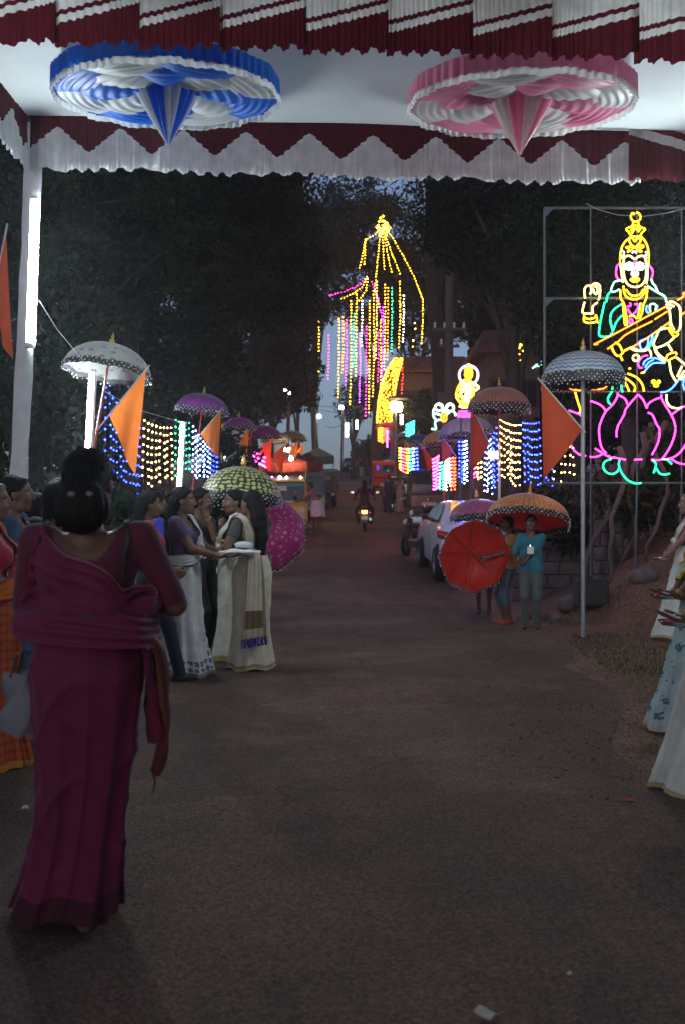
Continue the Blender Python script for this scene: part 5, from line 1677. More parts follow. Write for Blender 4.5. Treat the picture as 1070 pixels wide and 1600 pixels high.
# --- pale hatchback facing the viewer
def pale_car(x, y, label, col, rz=0):
    root = empty('parked_car', (x, y, gz(x, y)), rz); tag(root, label, 'car')
    W = 1.58
    tp = lambda z: 1.0 - (.26 * max(0, (z - .95) / .55)) - (.06 * max(0, (.5 - z) / .3))
    P_ = paint('paint_pale_' + str(int(x * 10)), col)
    pr = [(.12, .24), (.0, .40), (.0, .62), (.10, .80), (.85, .98), (1.35, 1.38), (1.7, 1.48), (2.9, 1.46), (3.3, 1.2), (3.45, .9), (3.48, .45), (3.36, .24)]
    body_shell(pr, W, tp, .07).build('body', P_, root, True, subsurf=1)
    cross_quad(root, .86, 1.01, 1.36, 1.39, W, tp, .84, M_glassv, 'windscreen', .02)
    for s in (-1, 1):
        side_poly(root, [(1.1, 1.02), (1.45, 1.36), (2.1, 1.40), (2.1, 1.02)], W, tp, M_glassv, 'front_door_window', s, .012)
        side_poly(root, [(2.16, 1.02), (2.16, 1.40), (2.85, 1.38), (3.1, 1.1)], W, tp, M_glassv, 'rear_door_window', s, .012)
        MB().lathe([(.02, -.02), (.10, 0), (.09, .04)], 12, (s * .55, .03, .68), Matrix.Rotation(R(90), 3, 'X')).build('headlight', M_headl, root, True)
        for wy in (.65, 2.85): wheel(root, s * .72, wy, .28, .18, s)
        MB().box((s * .88, 1.15, 1.02), (.16, .08, .11)).build('wing_mirror', P_, root, bevel=.02)
    MB().box((0, -.01, .55), (.8, .03, .12)).build('grille', M_black, root)
    MB().box((0, -.03, .40), (.45, .012, .11)).build('number_plate', M_plate, root)
    return root
pale_car(at(627, 0, 46).x, 45.5, 'pale car facing the viewer beside the two women in sarees', (.5, .55, .56))
pale_car(at(548, 0, 90).x, 89, 'dark car at the crest of the road below the street lamps', (.02, .022, .025))

# --- small goods truck at the left, seen from behind
def goods_truck(x, y):
    root = empty('goods_truck', (x, y, gz(x, y)), R(2)); tag(root, 'dull green goods truck parked beyond the man in white', 'truck')
    G = mat('dull_green_paint', (.09, .11, .08), .6, vary=.25)
    MB().box((0, 1.3, .72), (1.5, 2.6, .10)).build('bed', G, root)
    for k in range(5):
        MB().box((-.66 + .33 * k, .02, 1.0), (.29, .05, .5)).build('tail_board', G, root, bevel=.01)
    for s in (-1, 1):
        MB().box((s * .75, 1.3, 1.0), (.05, 2.55, .5)).build('side_board', G, root)
        MB().tube([(s * .72, .05, .7), (s * .72, .05, 1.75)], .03, 6).build('stake', G, root)
        wheel(root, s * .62, .7, .33, .2, s); wheel(root, s * .62, 3.3, .33, .2, s)
        MB().box((s * .55, -.02, .6), (.18, .04, .1)).build('tail_lamp', M_tail, root)
    MB().tube([(-.72, .05, 1.74), (.72, .05, 1.74)], .03, 6).build('stake_rail', G, root)
    body_shell([(2.75, .5), (2.7, 1.6), (2.85, 1.75), (3.6, 1.72), (3.95, 1.1), (4.1, .9), (4.1, .5)], 1.5, lambda z: 1, .05).build('cab', G, root)
    MB().box((0, 2.69, 1.35), (1.0, .02, .4)).build('cab_window', M_glassv, root)
goods_truck(at(506, 0, 46).x - .1, 45)


# --- motorcycles
def motorcycle(x, y, rz, label, lit=False, col=(.02, .02, .022)):
    root = empty('motorcycle', (x, y, gz(x, y)), rz); tag(root, label, 'motorcycle', 'motorcycles')
    Pm = paint('motorcycle_paint_' + str(int(x * 100)), col)
    for wy in (.0, 1.25): wheel(root, 0, wy, .29, .10, 1)
    MB().tube([(0, -.25, .56), (0, .1, .66), (0, .55, .70)], [.08, .11, .10], 8).build('tail_body', Pm, root, True)
    MB().tube([(0, .5, .74), (0, .75, .82), (0, 1.0, .78)], [.12, .17, .10], 10).build('tank', Pm, root, True)
    MB().box((0, .2, .80), (.26, .68, .09)).build('seat', M_black, root, bevel=.03)
    MB().tube([(0, .62, .45), (0, .65, .3)], [.16, .14], 8).build('engine', M_greyp, root)
    MB().tube([(0, 1.25, .3), (0, 1.02, 1.0)], .035, 6).build('fork', M_chrome, root)
    MB().tube([(-.36, .9, 1.02), (-.12, 1.0, 1.0), (.12, 1.0, 1.0), (.36, .9, 1.02)], .016, 6).build('handlebar', M_greyp, root)
    MB().lathe([(.03, -.05), (.09, .0), (.08, .06)], 10, (0, 1.14, .86), Matrix.Rotation(R(-90), 3, 'X')).build('headlamp', M_headl, root)
    MB().tube([(.14, .55, .35), (.17, .2, .33), (.18, -.3, .40)], [.03, .045, .05], 8).build('exhaust', M_chrome, root)
    MB().box((0, -.30, .45), (.16, .02, .30)).build('rear_mudguard', Pm, root)
    MB().box((0, -.33, .44), (.20, .01, .11)).build('number_plate', M_plate, root)
    MB().box((0, -.34, .62), (.17, .05, .10)).build('tail_lamp', glow('tail_glow', (1, .26, .04), 6) if lit else M_tail, root, bevel=.01)
    for s in (-1, 1):
        MB().box((s * .17, -.30, .60), (.07, .04, .04)).build('indicator', mat('amber', (.6, .2, .02), .3), root)
        MB().tube([(s * .3, .92, 1.03), (s * .38, .88, 1.22)], .008, 5).build('mirror_arm', M_greyp, root)
        MB().box((s * .40, .88, 1.25), (.12, .02, .08)).build('mirror', M_chrome, root, bevel=.015)
    return root


BIKE = (at(569, 0, 31).x, 31.0)
motorcycle(BIKE[0], BIKE[1], R(-2), 'motorcycle with glowing tail lamp ridden away up the road', True)
mo = motorcycle(at(657, 0, 23).x, 22.6, R(14), 'black motorcycle parked left of the white saloon car')
mo2 = motorcycle(at(668, 0, 27).x, 26.4, R(20), 'black motorcycle parked behind the first, nearer the dark three wheeler')
# ------------------------------------------------------------------ people: smooth-blended bodies meshed from a distance field
class Field:
    def __init__(s): s.p = []

    def cone(s, a, b, r1, r2, tag_, k=.03):
        s.p.append(('c', np.array(a, float), np.array(b, float), r1, r2, tag_, k)); return s

    def ell(s, c, r, tag_, k=.03):
        s.p.append(('e', np.array(c, float), np.array(r, float), 0, 0, tag_, k)); return s

    def cut(s, c, r, k=.01):
        s.p.append(('x', np.array(c, float), r, 0, 0, None, k)); return s

    @staticmethod
    def one(q, X, Y, Z):
        if q[0] == 'c':
            a, b, r1, r2 = q[1], q[2], q[3], q[4]
            ba = b - a; l2 = ba @ ba + 1e-12
            px, py, pz = X - a[0], Y - a[1], Z - a[2]
            t = np.clip((px * ba[0] + py * ba[1] + pz * ba[2]) / l2, 0, 1)
            return np.sqrt((px - t * ba[0]) ** 2 + (py - t * ba[1]) ** 2 + (pz - t * ba[2]) ** 2) - (r1 + (r2 - r1) * t)
        if q[0] == 'e':
            c, r = q[1], q[2]
            px, py, pz = (X - c[0]) / r[0], (Y - c[1]) / r[1], (Z - c[2]) / r[2]
            k0 = np.sqrt(px * px + py * py + pz * pz)
            k1 = np.sqrt((px / r[0]) ** 2 + (py / r[1]) ** 2 + (pz / r[2]) ** 2) + 1e-9
            return k0 * (k0 - 1) / k1
        c = q[1]
        return np.sqrt((X - c[0]) ** 2 + (Y - c[1]) ** 2 + (Z - c[2]) ** 2) - q[2]

    def bounds(s, q):
        if q[0] == 'c':
            m = max(q[3], q[4]); return np.minimum(q[1], q[2]) - m, np.maximum(q[1], q[2]) + m
        if q[0] == 'e': return q[1] - q[2], q[1] + q[2]
        return q[1] - q[2], q[1] + q[2]

    def mesh(s, h):
        lo = np.min([s.bounds(q)[0] for q in s.p if q[0] != 'x'], 0) - 3 * h - .01
        hi = np.max([s.bounds(q)[1] for q in s.p if q[0] != 'x'], 0) + 3 * h + .01
        n = np.ceil((hi - lo) / h).astype(int) + 1
        ax = [lo[i] + h * np.arange(n[i]) for i in range(3)]
        F = np.full(n, .5, dtype=np.float64)
        for q in s.p:
            a, b = s.bounds(q); m = max(q[6], 2 * h) + 2 * h
            i0 = np.maximum(0, np.floor((a - m - lo) / h).astype(int)); i1 = np.minimum(n, np.ceil((b + m - lo) / h).astype(int) + 1)
            sl = tuple(slice(i0[i], i1[i]) for i in range(3))
            d = s.one(q, ax[0][sl[0]][:, None, None], ax[1][sl[1]][None, :, None], ax[2][sl[2]][None, None, :])
            f = F[sl]; k = q[6]
            if q[0] == 'x':
                d = -d
                hh = np.clip(.5 - .5 * (f - d) / k, 0, 1)
                F[sl] = f * (1 - hh) + d * hh + k * hh * (1 - hh)
            else:
                hh = np.clip(.5 + .5 * (d - f) / k, 0, 1)
                F[sl] = d * (1 - hh) + f * hh - k * hh * (1 - hh)
        return surface_nets(F, lo, h)

    def tags(s, V, names):
        best = np.full(len(V), 9.0); idx = np.zeros(len(V), dtype=int)
        for q in s.p:
            if q[0] == 'x': continue
            d = s.one(q, V[:, 0], V[:, 1], V[:, 2])
            m = d < best
            best[m] = d[m]; idx[m] = names.index(q[5])
        return idx

    def dist(s, V):
        F = np.full(len(V), .5)
        for q in s.p:
            d = s.one(q, V[:, 0], V[:, 1], V[:, 2]); k = q[6]
            if q[0] == 'x': continue
            hh = np.clip(.5 + .5 * (d - F) / k, 0, 1)
            F = d * (1 - hh) + F * hh - k * hh * (1 - hh)
        return F

    def grad(s, V, e=.004):
        g = np.stack([s.dist(V + np.eye(3)[i] * e) - s.dist(V - np.eye(3)[i] * e) for i in range(3)], 1)
        return g / (np.linalg.norm(g, axis=1, keepdims=True) + 1e-9)


def surface_nets(F, lo, h):
    S_ = F < 0
    n = np.array(F.shape)
    acc = np.zeros((*(n - 1), 3)); cnt = np.zeros(n - 1)
    corners = [(i, j, k) for i in (0, 1) for j in (0, 1) for k in (0, 1)]
    sub = lambda A, c: A[c[0]:n[0] - 1 + c[0], c[1]:n[1] - 1 + c[1], c[2]:n[2] - 1 + c[2]]
    for a in corners:
        for ax in range(3):
            if a[ax]: continue
            b = list(a); b[ax] = 1
            fa, fb = sub(F, a), sub(F, b)
            x = (fa < 0) != (fb < 0)
            t = np.where(x, fa / (fa - fb + 1e-12), 0)
            cnt += x
            for i in range(3):
                acc[..., i] += np.where(x, a[i] + (t if i == ax else 0), 0)
    act = cnt > 0
    ids = -np.ones(n - 1, dtype=int)
    ids[act] = np.arange(act.sum())
    cell = np.argwhere(act)
    V = lo + h * (cell + acc[act] / cnt[act][:, None])
    Q = []
    for ax in range(3):
        u, v = (ax + 1) % 3, (ax + 2) % 3
        sl0 = [slice(None)] * 3; sl1 = [slice(None)] * 3
        sl0[ax] = slice(0, -1); sl1[ax] = slice(1, None)
        a, b = S_[tuple(sl0)], S_[tuple(sl1)]
        e = np.argwhere(a != b)
        ok = (e[:, u] > 0) & (e[:, v] > 0) & (e[:, u] < n[u] - 1) & (e[:, v] < n[v] - 1)
        e = e[ok]
        fl_ = a[tuple(e.T)]
        def g(du, dv):
            q = e.copy(); q[:, u] -= du; q[:, v] -= dv
            return ids[tuple(q.T)]
        q = np.stack([g(1, 1), g(0, 1), g(0, 0), g(1, 0)], 1)
        q[~fl_] = q[~fl_][:, ::-1]
        Q.append(q)
    return V, np.concatenate(Q)


M_skin = attr_mat('skin', .5, spec=.35)
M_wear = attr_mat('worn_cloth', .8, bump=.25, bscale=160, sheen=.15)
M_silk = attr_mat('silk_cloth', .42, bump=.25, bscale=160, sheen=.2)
M_hair = mat('black_hair', (.006, .005, .005), .55, spec=.2, vary=.3, scale=40, bump=.5, bscale=90)
M_greyhair = mat('grey_hair', (.16, .155, .15), .55, vary=.4, scale=40, bump=.5, bscale=90)
DARK, MID, LIGHT = (.13, .065, .042), (.20, .105, .068), (.27, .15, .10)


def V3(*a): return np.array(a, float)


def ik(a, t, l1, l2, hint):
    """elbow or knee between a and target t"""
    d = t - a; L_ = np.linalg.norm(d)
    if L_ > (l1 + l2) * .995:
        t = a + d / L_ * (l1 + l2) * .995; d = t - a; L_ = np.linalg.norm(d)
    x = (l1 * l1 - l2 * l2 + L_ * L_) / (2 * L_)
    h = math.sqrt(max(0, l1 * l1 - x * x))
    u = d / L_
    p = hint - u * (hint @ u)
    p = p / (np.linalg.norm(p) + 1e-9)
    return a + u * x + p * h, t


def hand_field(f, w, dirv, palm, side, curl, tag_='skin', sc=1.0, spread=1.0):
    """five fingers from wrist w along dirv; palm = direction the palm faces; side +1 right hand; curl bends fingers to the palm"""
    d = dirv / np.linalg.norm(dirv)
    p = palm - d * (palm @ d); p /= np.linalg.norm(p) + 1e-9
    lat = np.cross(d, p) * side       # towards the thumb
    P = lambda a, b, c: w + (d * a + lat * b + p * c) * sc
    for i, (y, L_) in enumerate(((.029, .070), (.010, .078), (-.010, .072), (-.028, .056))):
        k0 = P(.008, y * .7, 0); k1 = P(.085 - .004 * abs(i - 1), y, 0)
        f.cone(k0, k1, .0145 * sc, .0115 * sc, tag_, .012)
        ang = 0.0; c = k1
        fd = d + lat * (y * 2.2 * spread)
        for s_, seg in enumerate((.45, .31, .24)):
            ang += curl * (.75 if s_ == 0 else .9)
            dd = fd * math.cos(ang) + p * math.sin(ang)
            e = c + dd / np.linalg.norm(dd) * L_ * seg * sc
            f.cone(c, e, (.0095 - .0011 * s_) * sc, (.0086 - .0011 * s_) * sc, tag_, .004)
            c = e
    a = P(.02, .022, .004); b = P(.048, .048, .012 + .012 * curl); c = P(.075, .056 - .012 * curl, .016 + .03 * curl); e = P(.098, .052 - .02 * curl, .018 + .04 * curl)
    f.cone(a, b, .014 * sc, .0115 * sc, tag_, .012); f.cone(b, c, .0108 * sc, .0098 * sc, tag_, .004); f.cone(c, e, .0095 * sc, .0078 * sc, tag_, .004)


def head_field(f, c, yaw, pitch, sc=1.0, fem=True):
    """c = centre of the head; returns transform of head-local points"""
    Rm = Matrix.Rotation(yaw, 3, 'Z') @ Matrix.Rotation(pitch, 3, 'X')
    Rm = np.array(Rm)
    P = lambda x, y, z: c + Rm @ (V3(x, y, z) * sc)
    k = .018 * sc
    f.ell(P(0, -.014, .028), V3(.074, .090, .084) * sc, 'skin', k)
    f.ell(P(0, .024, -.030), V3(.056, .060, .078) * sc, 'skin', .03 * sc)
    f.cone(P(-.030, .036, -.078), P(.030, .036, -.078), .022 * sc, .022 * sc, 'skin', .03 * sc)
    f.ell(P(0, .058, -.092), V3(.022, .020, .018) * sc, 'skin', .02 * sc)
    for s in (-1, 1):
        f.ell(P(s * .036, .058, -.028), V3(.024, .022, .024) * sc, 'skin', .02 * sc)
        f.cone(P(s * .014, .082, .020), P(s * .050, .068, .024), .0085 * sc, .006 * sc, 'skin', .012 * sc)
        f.ell(P(s * .073, -.006, -.008), V3(.009, .020, .032) * sc, 'skin', .006 * sc)
    for s in (-1, 1): f.cut(P(s * .031, .098, .004), .017 * sc, .012 * sc)
    f.cone(P(0, .082, .014), P(0, .100, -.026), .009 * sc, .0125 * sc, 'skin', .012 * sc)
    for s in (-1, 1): f.ell(P(s * .012, .091, -.032), V3(.008, .010, .007) * sc, 'skin', .006 * sc)
    f.cone(P(-.019, .074, -.058), P(.019, .074, -.058), .0085 * sc, .0085 * sc, 'lip', .006 * sc)
    f.cone(P(-.015, .075, -.068), P(.015, .075, -.068), .0085 * sc, .0085 * sc, 'lip', .006 * sc)
    for s in (-1, 1):
        f.ell(P(s * .031, .072, .003), V3(.0145, .0125, .0105) * sc, 'eye', .003 * sc)
    return P


TAGS = ['skin', 'lip', 'eye', 'top', 'low', 'shoe']


def person(label, x, y, rz, H=1.58, skin=MID, top=(.1, .1, .1), sleeve=.5, low=None, shoe=(.03, .02, .02), pose=None, fem=True, res=.012, hres=.007, hair='long', hairm=None, name='person', neck_back=None, stout=1.0, group=None, zadd=0.0, shorts=None, hand_res=.006, face=True, torso_colour=None, silk=False, bare_feet=False, lowm=None):
    """local frame: +y ahead, +x the figure's right, origin between the feet"""
    pose = pose or {}
    sc = H / 1.6
    root = empty(name, (x, y, gz(x, y) + zadd), rz)
    tag(root, label, 'person', group)
    J = dict(l_foot=V3(-.085, 0, .07), r_foot=V3(.085, .02, .07), hip=V3(0, 0, .87), chest=V3(0, 0, 1.22), neck=V3(0, -.005, 1.37), head=V3(0, .02, 1.495),
             l_sh=V3(-.165, -.01, 1.315), r_sh=V3(.165, -.01, 1.315), l_hand=V3(-.22, .08, .82), r_hand=V3(.22, .08, .82), l_hint=V3(-.6, -1, 0), r_hint=V3(.6, -1, 0), l_knee=V3(0, 1, 0), r_knee=V3(0, 1, 0))
    if not fem: J.update(l_sh=V3(-.158, -.01, 1.290), r_sh=V3(.158, -.01, 1.290), l_hint=V3(-.35, -1, -.4), r_hint=V3(.35, -1, -.4))
    for k, v in pose.items():
        if k in J: J[k] = V3(*v)
    dlean = J['chest'] - V3(0, 0, 1.22)
    if np.any(dlean):
        for k in ('neck', 'head', 'l_sh', 'r_sh'):
            if k not in pose: J[k] = J[k] + dlean * (1.25 if k != 'head' else 1.4)
    if 'hip' in pose and 'chest' not in pose:
        dh = J['hip'] - V3(0, 0, .87)
        for k in ('chest', 'neck', 'head', 'l_sh', 'r_sh'):
            if k not in pose: J[k] = J[k] + dh
    f = Field()
    hip, ch, nk = J['hip'], J['chest'], J['neck']
    wst = hip * .45 + ch * .55
    w = stout
    T_, Lw = 'top', ('low' if low is not None else 'top')
    # trunk
    for s in (-1, 1):
        f.cone(hip + V3(s * .075 * w, 0, 0), wst + V3(s * .060 * w, .0, -.02), .098 * w + (0 if fem else .006), .080 * w, Lw if fem else T_, .05)
        f.cone(wst + V3(s * .060 * w, 0, 0), ch + V3(s * .070 * w, -.005, .0), .078 * w, .088 * w, T_, .05)
        f.cone(ch + V3(s * .07 * w, -.005, 0), (J['l_sh'] if s < 0 else J['r_sh']) * .75 + nk * .25 + V3(0, 0, -.02), .088 * w, .052, T_, .05)
        if fem: f.ell(ch + V3(s * .072, .085, -.035), V3(.062, .055, .060) * (w ** .5), T_, .04)
    f.cone(nk + V3(0, -.005, -.05), nk * .4 + J['head'] * .6 + V3(0, -.02, -.02), .056, .047, 'skin', .03)
    # limbs
    l1, l2 = .265, .235
    W_ = {}
    for s, n in ((-1, 'l'), (1, 'r')):
        sh = J[n + '_sh']
        el, hd = ik(sh, J[n + '_hand'], l1, l2, J[n + '_hint'])
        W_[n] = (el, hd)
        sl = sleeve
        ua, fa_ = .047 * (1 + (w - 1) * 1.2), .038 * (1 + (w - 1) * .8)
        if sl <= 1:
            m_ = sh + (el - sh) * max(.12, sl)
            r_m = ua + (fa_ - ua) * sl
            f.cone(sh, m_, ua + .008, r_m + .009, T_, .03)
            f.cone(m_, el, r_m, fa_, 'skin', .012)
            f.cone(el, hd, fa_, .024, 'skin', .02)
        else:
            f.cone(sh, el, ua + .008, fa_ + .008, T_, .03)
            m_ = el + (hd - el) * (sl - 1)
            f.cone(el, m_, fa_ + .008, .036, T_, .02)
            f.cone(m_, hd, .032, .024, 'skin', .012)
    if low is not None or pose.get('legs'):
        for s, n in ((-1, 'l'), (1, 'r')):
            hp = hip + V3(s * .085, 0, -.03)
            kn, ft = ik(hp, J[n + '_foot'], .40, .40, J[n + '_knee'])
            st = shorts if shorts else 9
            f.cone(hp, kn, .088 * w, .062 * w, Lw, .035)
            if shorts:
                mid = kn + (ft - kn) * shorts
                f.cone(kn, mid, .064, .060, Lw, .02)
                f.cone(mid, ft, .044, .030, 'skin', .01)
            else:
                f.cone(kn, ft, .060 * w, .050, Lw, .02)
            fdir = V3(0, 1, 0)
            tg = 'skin' if bare_feet else 'shoe'
            f.cone(ft + V3(0, -.03, -.035), ft + fdir * .13 + V3(0, 0, -.045), .034, .026, tg, .02)
            f.cone(ft, ft + V3(0, 0, -.03), .036, .036, tg, .02)
    elif not pose.get('nofeet'):
        for s, n in ((-1, 'l'), (1, 'r')):
            ft = J[n + '_foot']
            f.cone(ft + V3(0, -.04, -.035), ft + V3(0, .13, -.045), .033, .026, 'skin', .02)
            hp = hip + V3(s * .07, 0, 0); kn = hp * .5 + ft * .5 + V3(0, .02, .03)
            f.cone(hp, kn, .075, .05, 'skin', .02); f.cone(kn, ft, .05, .034, 'skin', .02)
            for t_ in range(3): f.cone(ft + V3(-.02 + .02 * t_, .13, -.048), ft + V3(-.022 + .022 * t_, .155, -.052), .011, .009, 'skin', .006)
    V, Q = f.mesh(res)
    tg = f.tags(V, TAGS)
    # neckline: skin above a scoop
    yaw = pose.get('yaw', 0.0); pitch = pose.get('pitch', 0.0)
    if neck_back is not None:
        q = V - nk
        m = (((q[:, 0] / neck_back[0]) ** 2 + ((q[:, 2] + .02) / neck_back[1]) ** 2) < 1) & (q[:, 2] > -neck_back[1]) & (tg == 3)
        tg[m] = 0
    elif fem:
        q = V - nk
        m = (((q[:, 0] / .085) ** 2 + ((q[:, 2] + .02) / .10) ** 2) < 1) & (tg == 3)
        tg[m] = 0
    parts = [(V, Q, tg)]
    fh = Field()
    P = head_field(fh, J['head'], yaw, pitch, 1.0, fem)
    fh.cone(nk * .5 + J['head'] * .5 + V3(0, -.02, -.03), J['head'] + V3(0, -.02, -.06), .047, .048, 'skin', .03)
    Vh, Qh = fh.mesh(hres)
    th = fh.tags(Vh, TAGS)
    parts.append((Vh, Qh, th))
    for s, n in ((-1, 'l'), (1, 'r')):
        el, hd = W_[n]
        hf = Field()
        pd = pose.get(n + '_dir'); pal = pose.get(n + '_palm'); cu = pose.get(n + '_curl', .45)
        dv = V3(*pd) if pd is not None else (hd - el)
        pv = V3(*pal) if pal is not None else V3(-s * 1.0, .3, 0)
        hf.cone(hd - dv / np.linalg.norm(dv) * .03, hd + dv / np.linalg.norm(dv) * .012, .025, .022, 'skin', .02)
        hand_field(hf, hd, dv, pv, s, cu)
        Vx, Qx = hf.mesh(hand_res)
        parts.append((Vx, Qx, np.zeros(len(Vx), dtype=int)))
    cols = np.array([skin, tuple(a * b for a, b in zip(skin, (1.15, .6, .6))), (.28, .25, .22), top, low if low is not None else top, shoe])
    allV, allQ, allC, mi = [], [], [], []
    off = 0
    for i, (v, q, t_) in enumerate(parts):
        c = cols[t_]
        if i == 1:      # iris and brows on the head
            for s in (-1, 1):
                pc = P(s * .031, .085, .003)
                c = np.where((np.linalg.norm(v - pc, axis=1) < .0095)[:, None], (.015, .01, .008), c)
                for bx in np.linspace(.014, .052, 8):
                    pb = P(s * bx, .082 - .22 * max(0, bx - .02), .030 - .10 * abs(bx - .032))
                    c = np.where((np.linalg.norm(v - pb, axis=1) < .0085)[:, None], (.02, .014, .012), c)
            if fem:
                pb = P(0, .088, .034); c = np.where((np.linalg.norm(v - pb, axis=1) < .006)[:, None], (.3, .02, .02), c)
        if torso_colour is not None and i == 0: c = torso_colour(v, t_, c)
        allV.append(v); allQ.append(q + off); allC.append(c)
        mi.append(np.where(np.isin(t_[q[:, 0]], (3, 4, 5)), 1, 0))
        off += len(v)
    V_ = np.concatenate(allV) * sc
    o = pydata('body', V_, np.concatenate(allQ), [M_skin, M_silk if silk else M_wear], root, True, col=np.concatenate(allC), mi=np.concatenate(mi))
    # hair
    hm = hairm or M_hair
    if hair:
        g = Field()
        hc = J['head']
        Ph = lambda a, b, c: P(a, b, c)
        if hair != 'bald':
            g.ell(Ph(0, -.026, .040), V3(.083, .090, .083), 'skin', .02)
            g.ell(Ph(0, -.050, -.005), V3(.076, .066, .075), 'skin', .02)
            for s in (-1, 1): g.cone(Ph(s * .03, .045, .082), Ph(s * .072, .0, .03), .018, .016, 'skin', .02)
        if hair == 'bun':
            g.ell(Ph(.010, -.126, -.098), V3(.088, .058, .082), 'skin', .03)
            g.ell(Ph(.045, -.138, -.075), V3(.058, .05, .06), 'skin', .03)
            g.cone(Ph(0, -.07, 0), Ph(0, -.12, -.05), .06, .05, 'skin', .03)
        elif hair == 'smallbun':
            g.ell(Ph(0, -.125, -.03), V3(.05, .042, .046), 'skin', .03)
        elif hair == 'long':
            L_ = pose.get('hair_len', .42)
            pts = [Ph(0, -.075, -.02), Ph(0, -.10, -.12), Ph(.0, -.115, -.20), Ph(.01, -.12, -.30), Ph(.0, -.115, -.12 - L_)]
            rs = [.066, .060, .052, .044, .014]
            for i in range(4):
                for s in (-1, 1):
                    a, b = pts[i], pts[i + 1]
                    oa = V3(s * .03, 0, 0); ob = V3(s * (.035 if i < 3 else .012), 0, 0)
                    g.cone(a + oa, b + ob, rs[i] * .8, rs[i + 1] * .8, 'skin', .02)
        elif hair == 'shoulder':
            for s in (-1, 1):
                g.cone(Ph(s * .06, -.03, .0), Ph(s * .075, -.02, -.14), .035, .03, 'skin', .03)
                g.cone(Ph(s * .03, -.06, -.02), Ph(s * .045, -.06, -.17), .05, .035, 'skin', .03)
        if hair == 'short':
            pass
        hv, hq = g.mesh(hres * 1.15)
        # strands: long shallow grooves
        nrm = g.grad(hv)
        dd = hv - hc
        a = np.arctan2(dd[:, 0], -dd[:, 1])
        hv = hv + nrm * (.0018 * np.sin(a * 46 + dd[:, 2] * 25) + .0012 * np.sin(a * 91 + 3))[:, None]
        # keep the face clear: drop hair faces in front of the forehead line
        Ri = np.linalg.inv(np.array(Matrix.Rotation(yaw, 3, 'Z') @ Matrix.Rotation(pitch, 3, 'X')))
        loc = (Ri @ (hv - hc).T).T
        pydata('hair', hv * sc, hq, hm, root, True)
    root['_x'] = 0
    del root['_x']
    return root, f, J, W_, P, sc


def skirt(root, sc, levels, nf=11, amp=.016, m=None, name='saree_skirt', seed=1, rows_=70, n=180, twist=.0, cols=None, front_pleats=True, drp=.005):
    """levels: (z, cx, cy, a, b) from waist to hem"""
    zs = [l[0] for l in levels][::-1]
    def I(k, z): return float(np.interp(z, zs, [l[k] for l in levels][::-1]))
    rd_ = random.Random(seed)
    ph = [rd_.uniform(0, 6.28) for _ in range(6)]
    z0, z1 = levels[0][0], levels[-1][0]
    vs, uvs = [], []
    for j in range(rows_ + 1):
        v = j / rows_
        z = z0 + (z1 - z0) * v
        cx, cy, a, b = I(1, z), I(2, z), I(3, z), I(4, z)
        for i in range(n + 1):
            u = i / n
            w_ = 2 * math.pi * u
            k = amp * (.12 + .88 * v ** 1.4)
            fd = k * (.55 * math.sin(nf * w_ + ph[0] + 1.2 * math.sin(2 * w_ + ph[1]) + twist * v) + .3 * math.sin((nf * 2 - 3) * w_ + ph[2] + 2 * v) + .35 * math.sin(3 * w_ + ph[3] + 3 * v))
            if front_pleats:   # knife pleats at the front
                g_ = math.exp(-((w_ - math.pi / 2) / .42) ** 2)
                fd += g_ * .018 * math.sin(w_ * 44) * (.4 + .6 * v)
            # sweeping drape lines across the wrap
            s1 = 1 - abs(math.sin(9.5 * v + 1.9 * math.cos(w_ + ph[4]) + .5 * math.sin(3 * w_ + ph[1])))
            s2 = 1 - abs(math.sin(14.3 * v - 1.6 * math.sin(w_ + ph[5]) + .7 * math.sin(2 * w_ + ph[3])))
            s3 = 1 - abs(math.sin(6.1 * w_ + 3.4 * v + 1.7 * math.sin(2.3 * v + ph[2])))
            e_ = math.sin(math.pi * min(1, v * 1.02)) ** .6
            fd += drp * (2.2 * s1 ** 3 * (.4 + .6 * math.sin(w_ * 1.5 + ph[0]) ** 2) + 1.3 * s2 ** 4 * (.3 + .7 * math.cos(w_ + ph[2]) ** 2)) * e_ + drp * 1.6 * s3 ** 3 * v
            vs.append(((cx + (a + fd) * math.cos(w_)) * sc, (cy + (b + fd) * math.sin(w_)) * sc, (z + .012 * math.sin(5 * w_ + ph[5]) * v) * sc))
            uvs.append((u, v))
    fs = [(j * (n + 1) + i, (j + 1) * (n + 1) + i, (j + 1) * (n + 1) + i + 1, j * (n + 1) + i + 1) for j in range(rows_) for i in range(n)]
    return pydata(name, vs, fs, m, root, True, uvs)


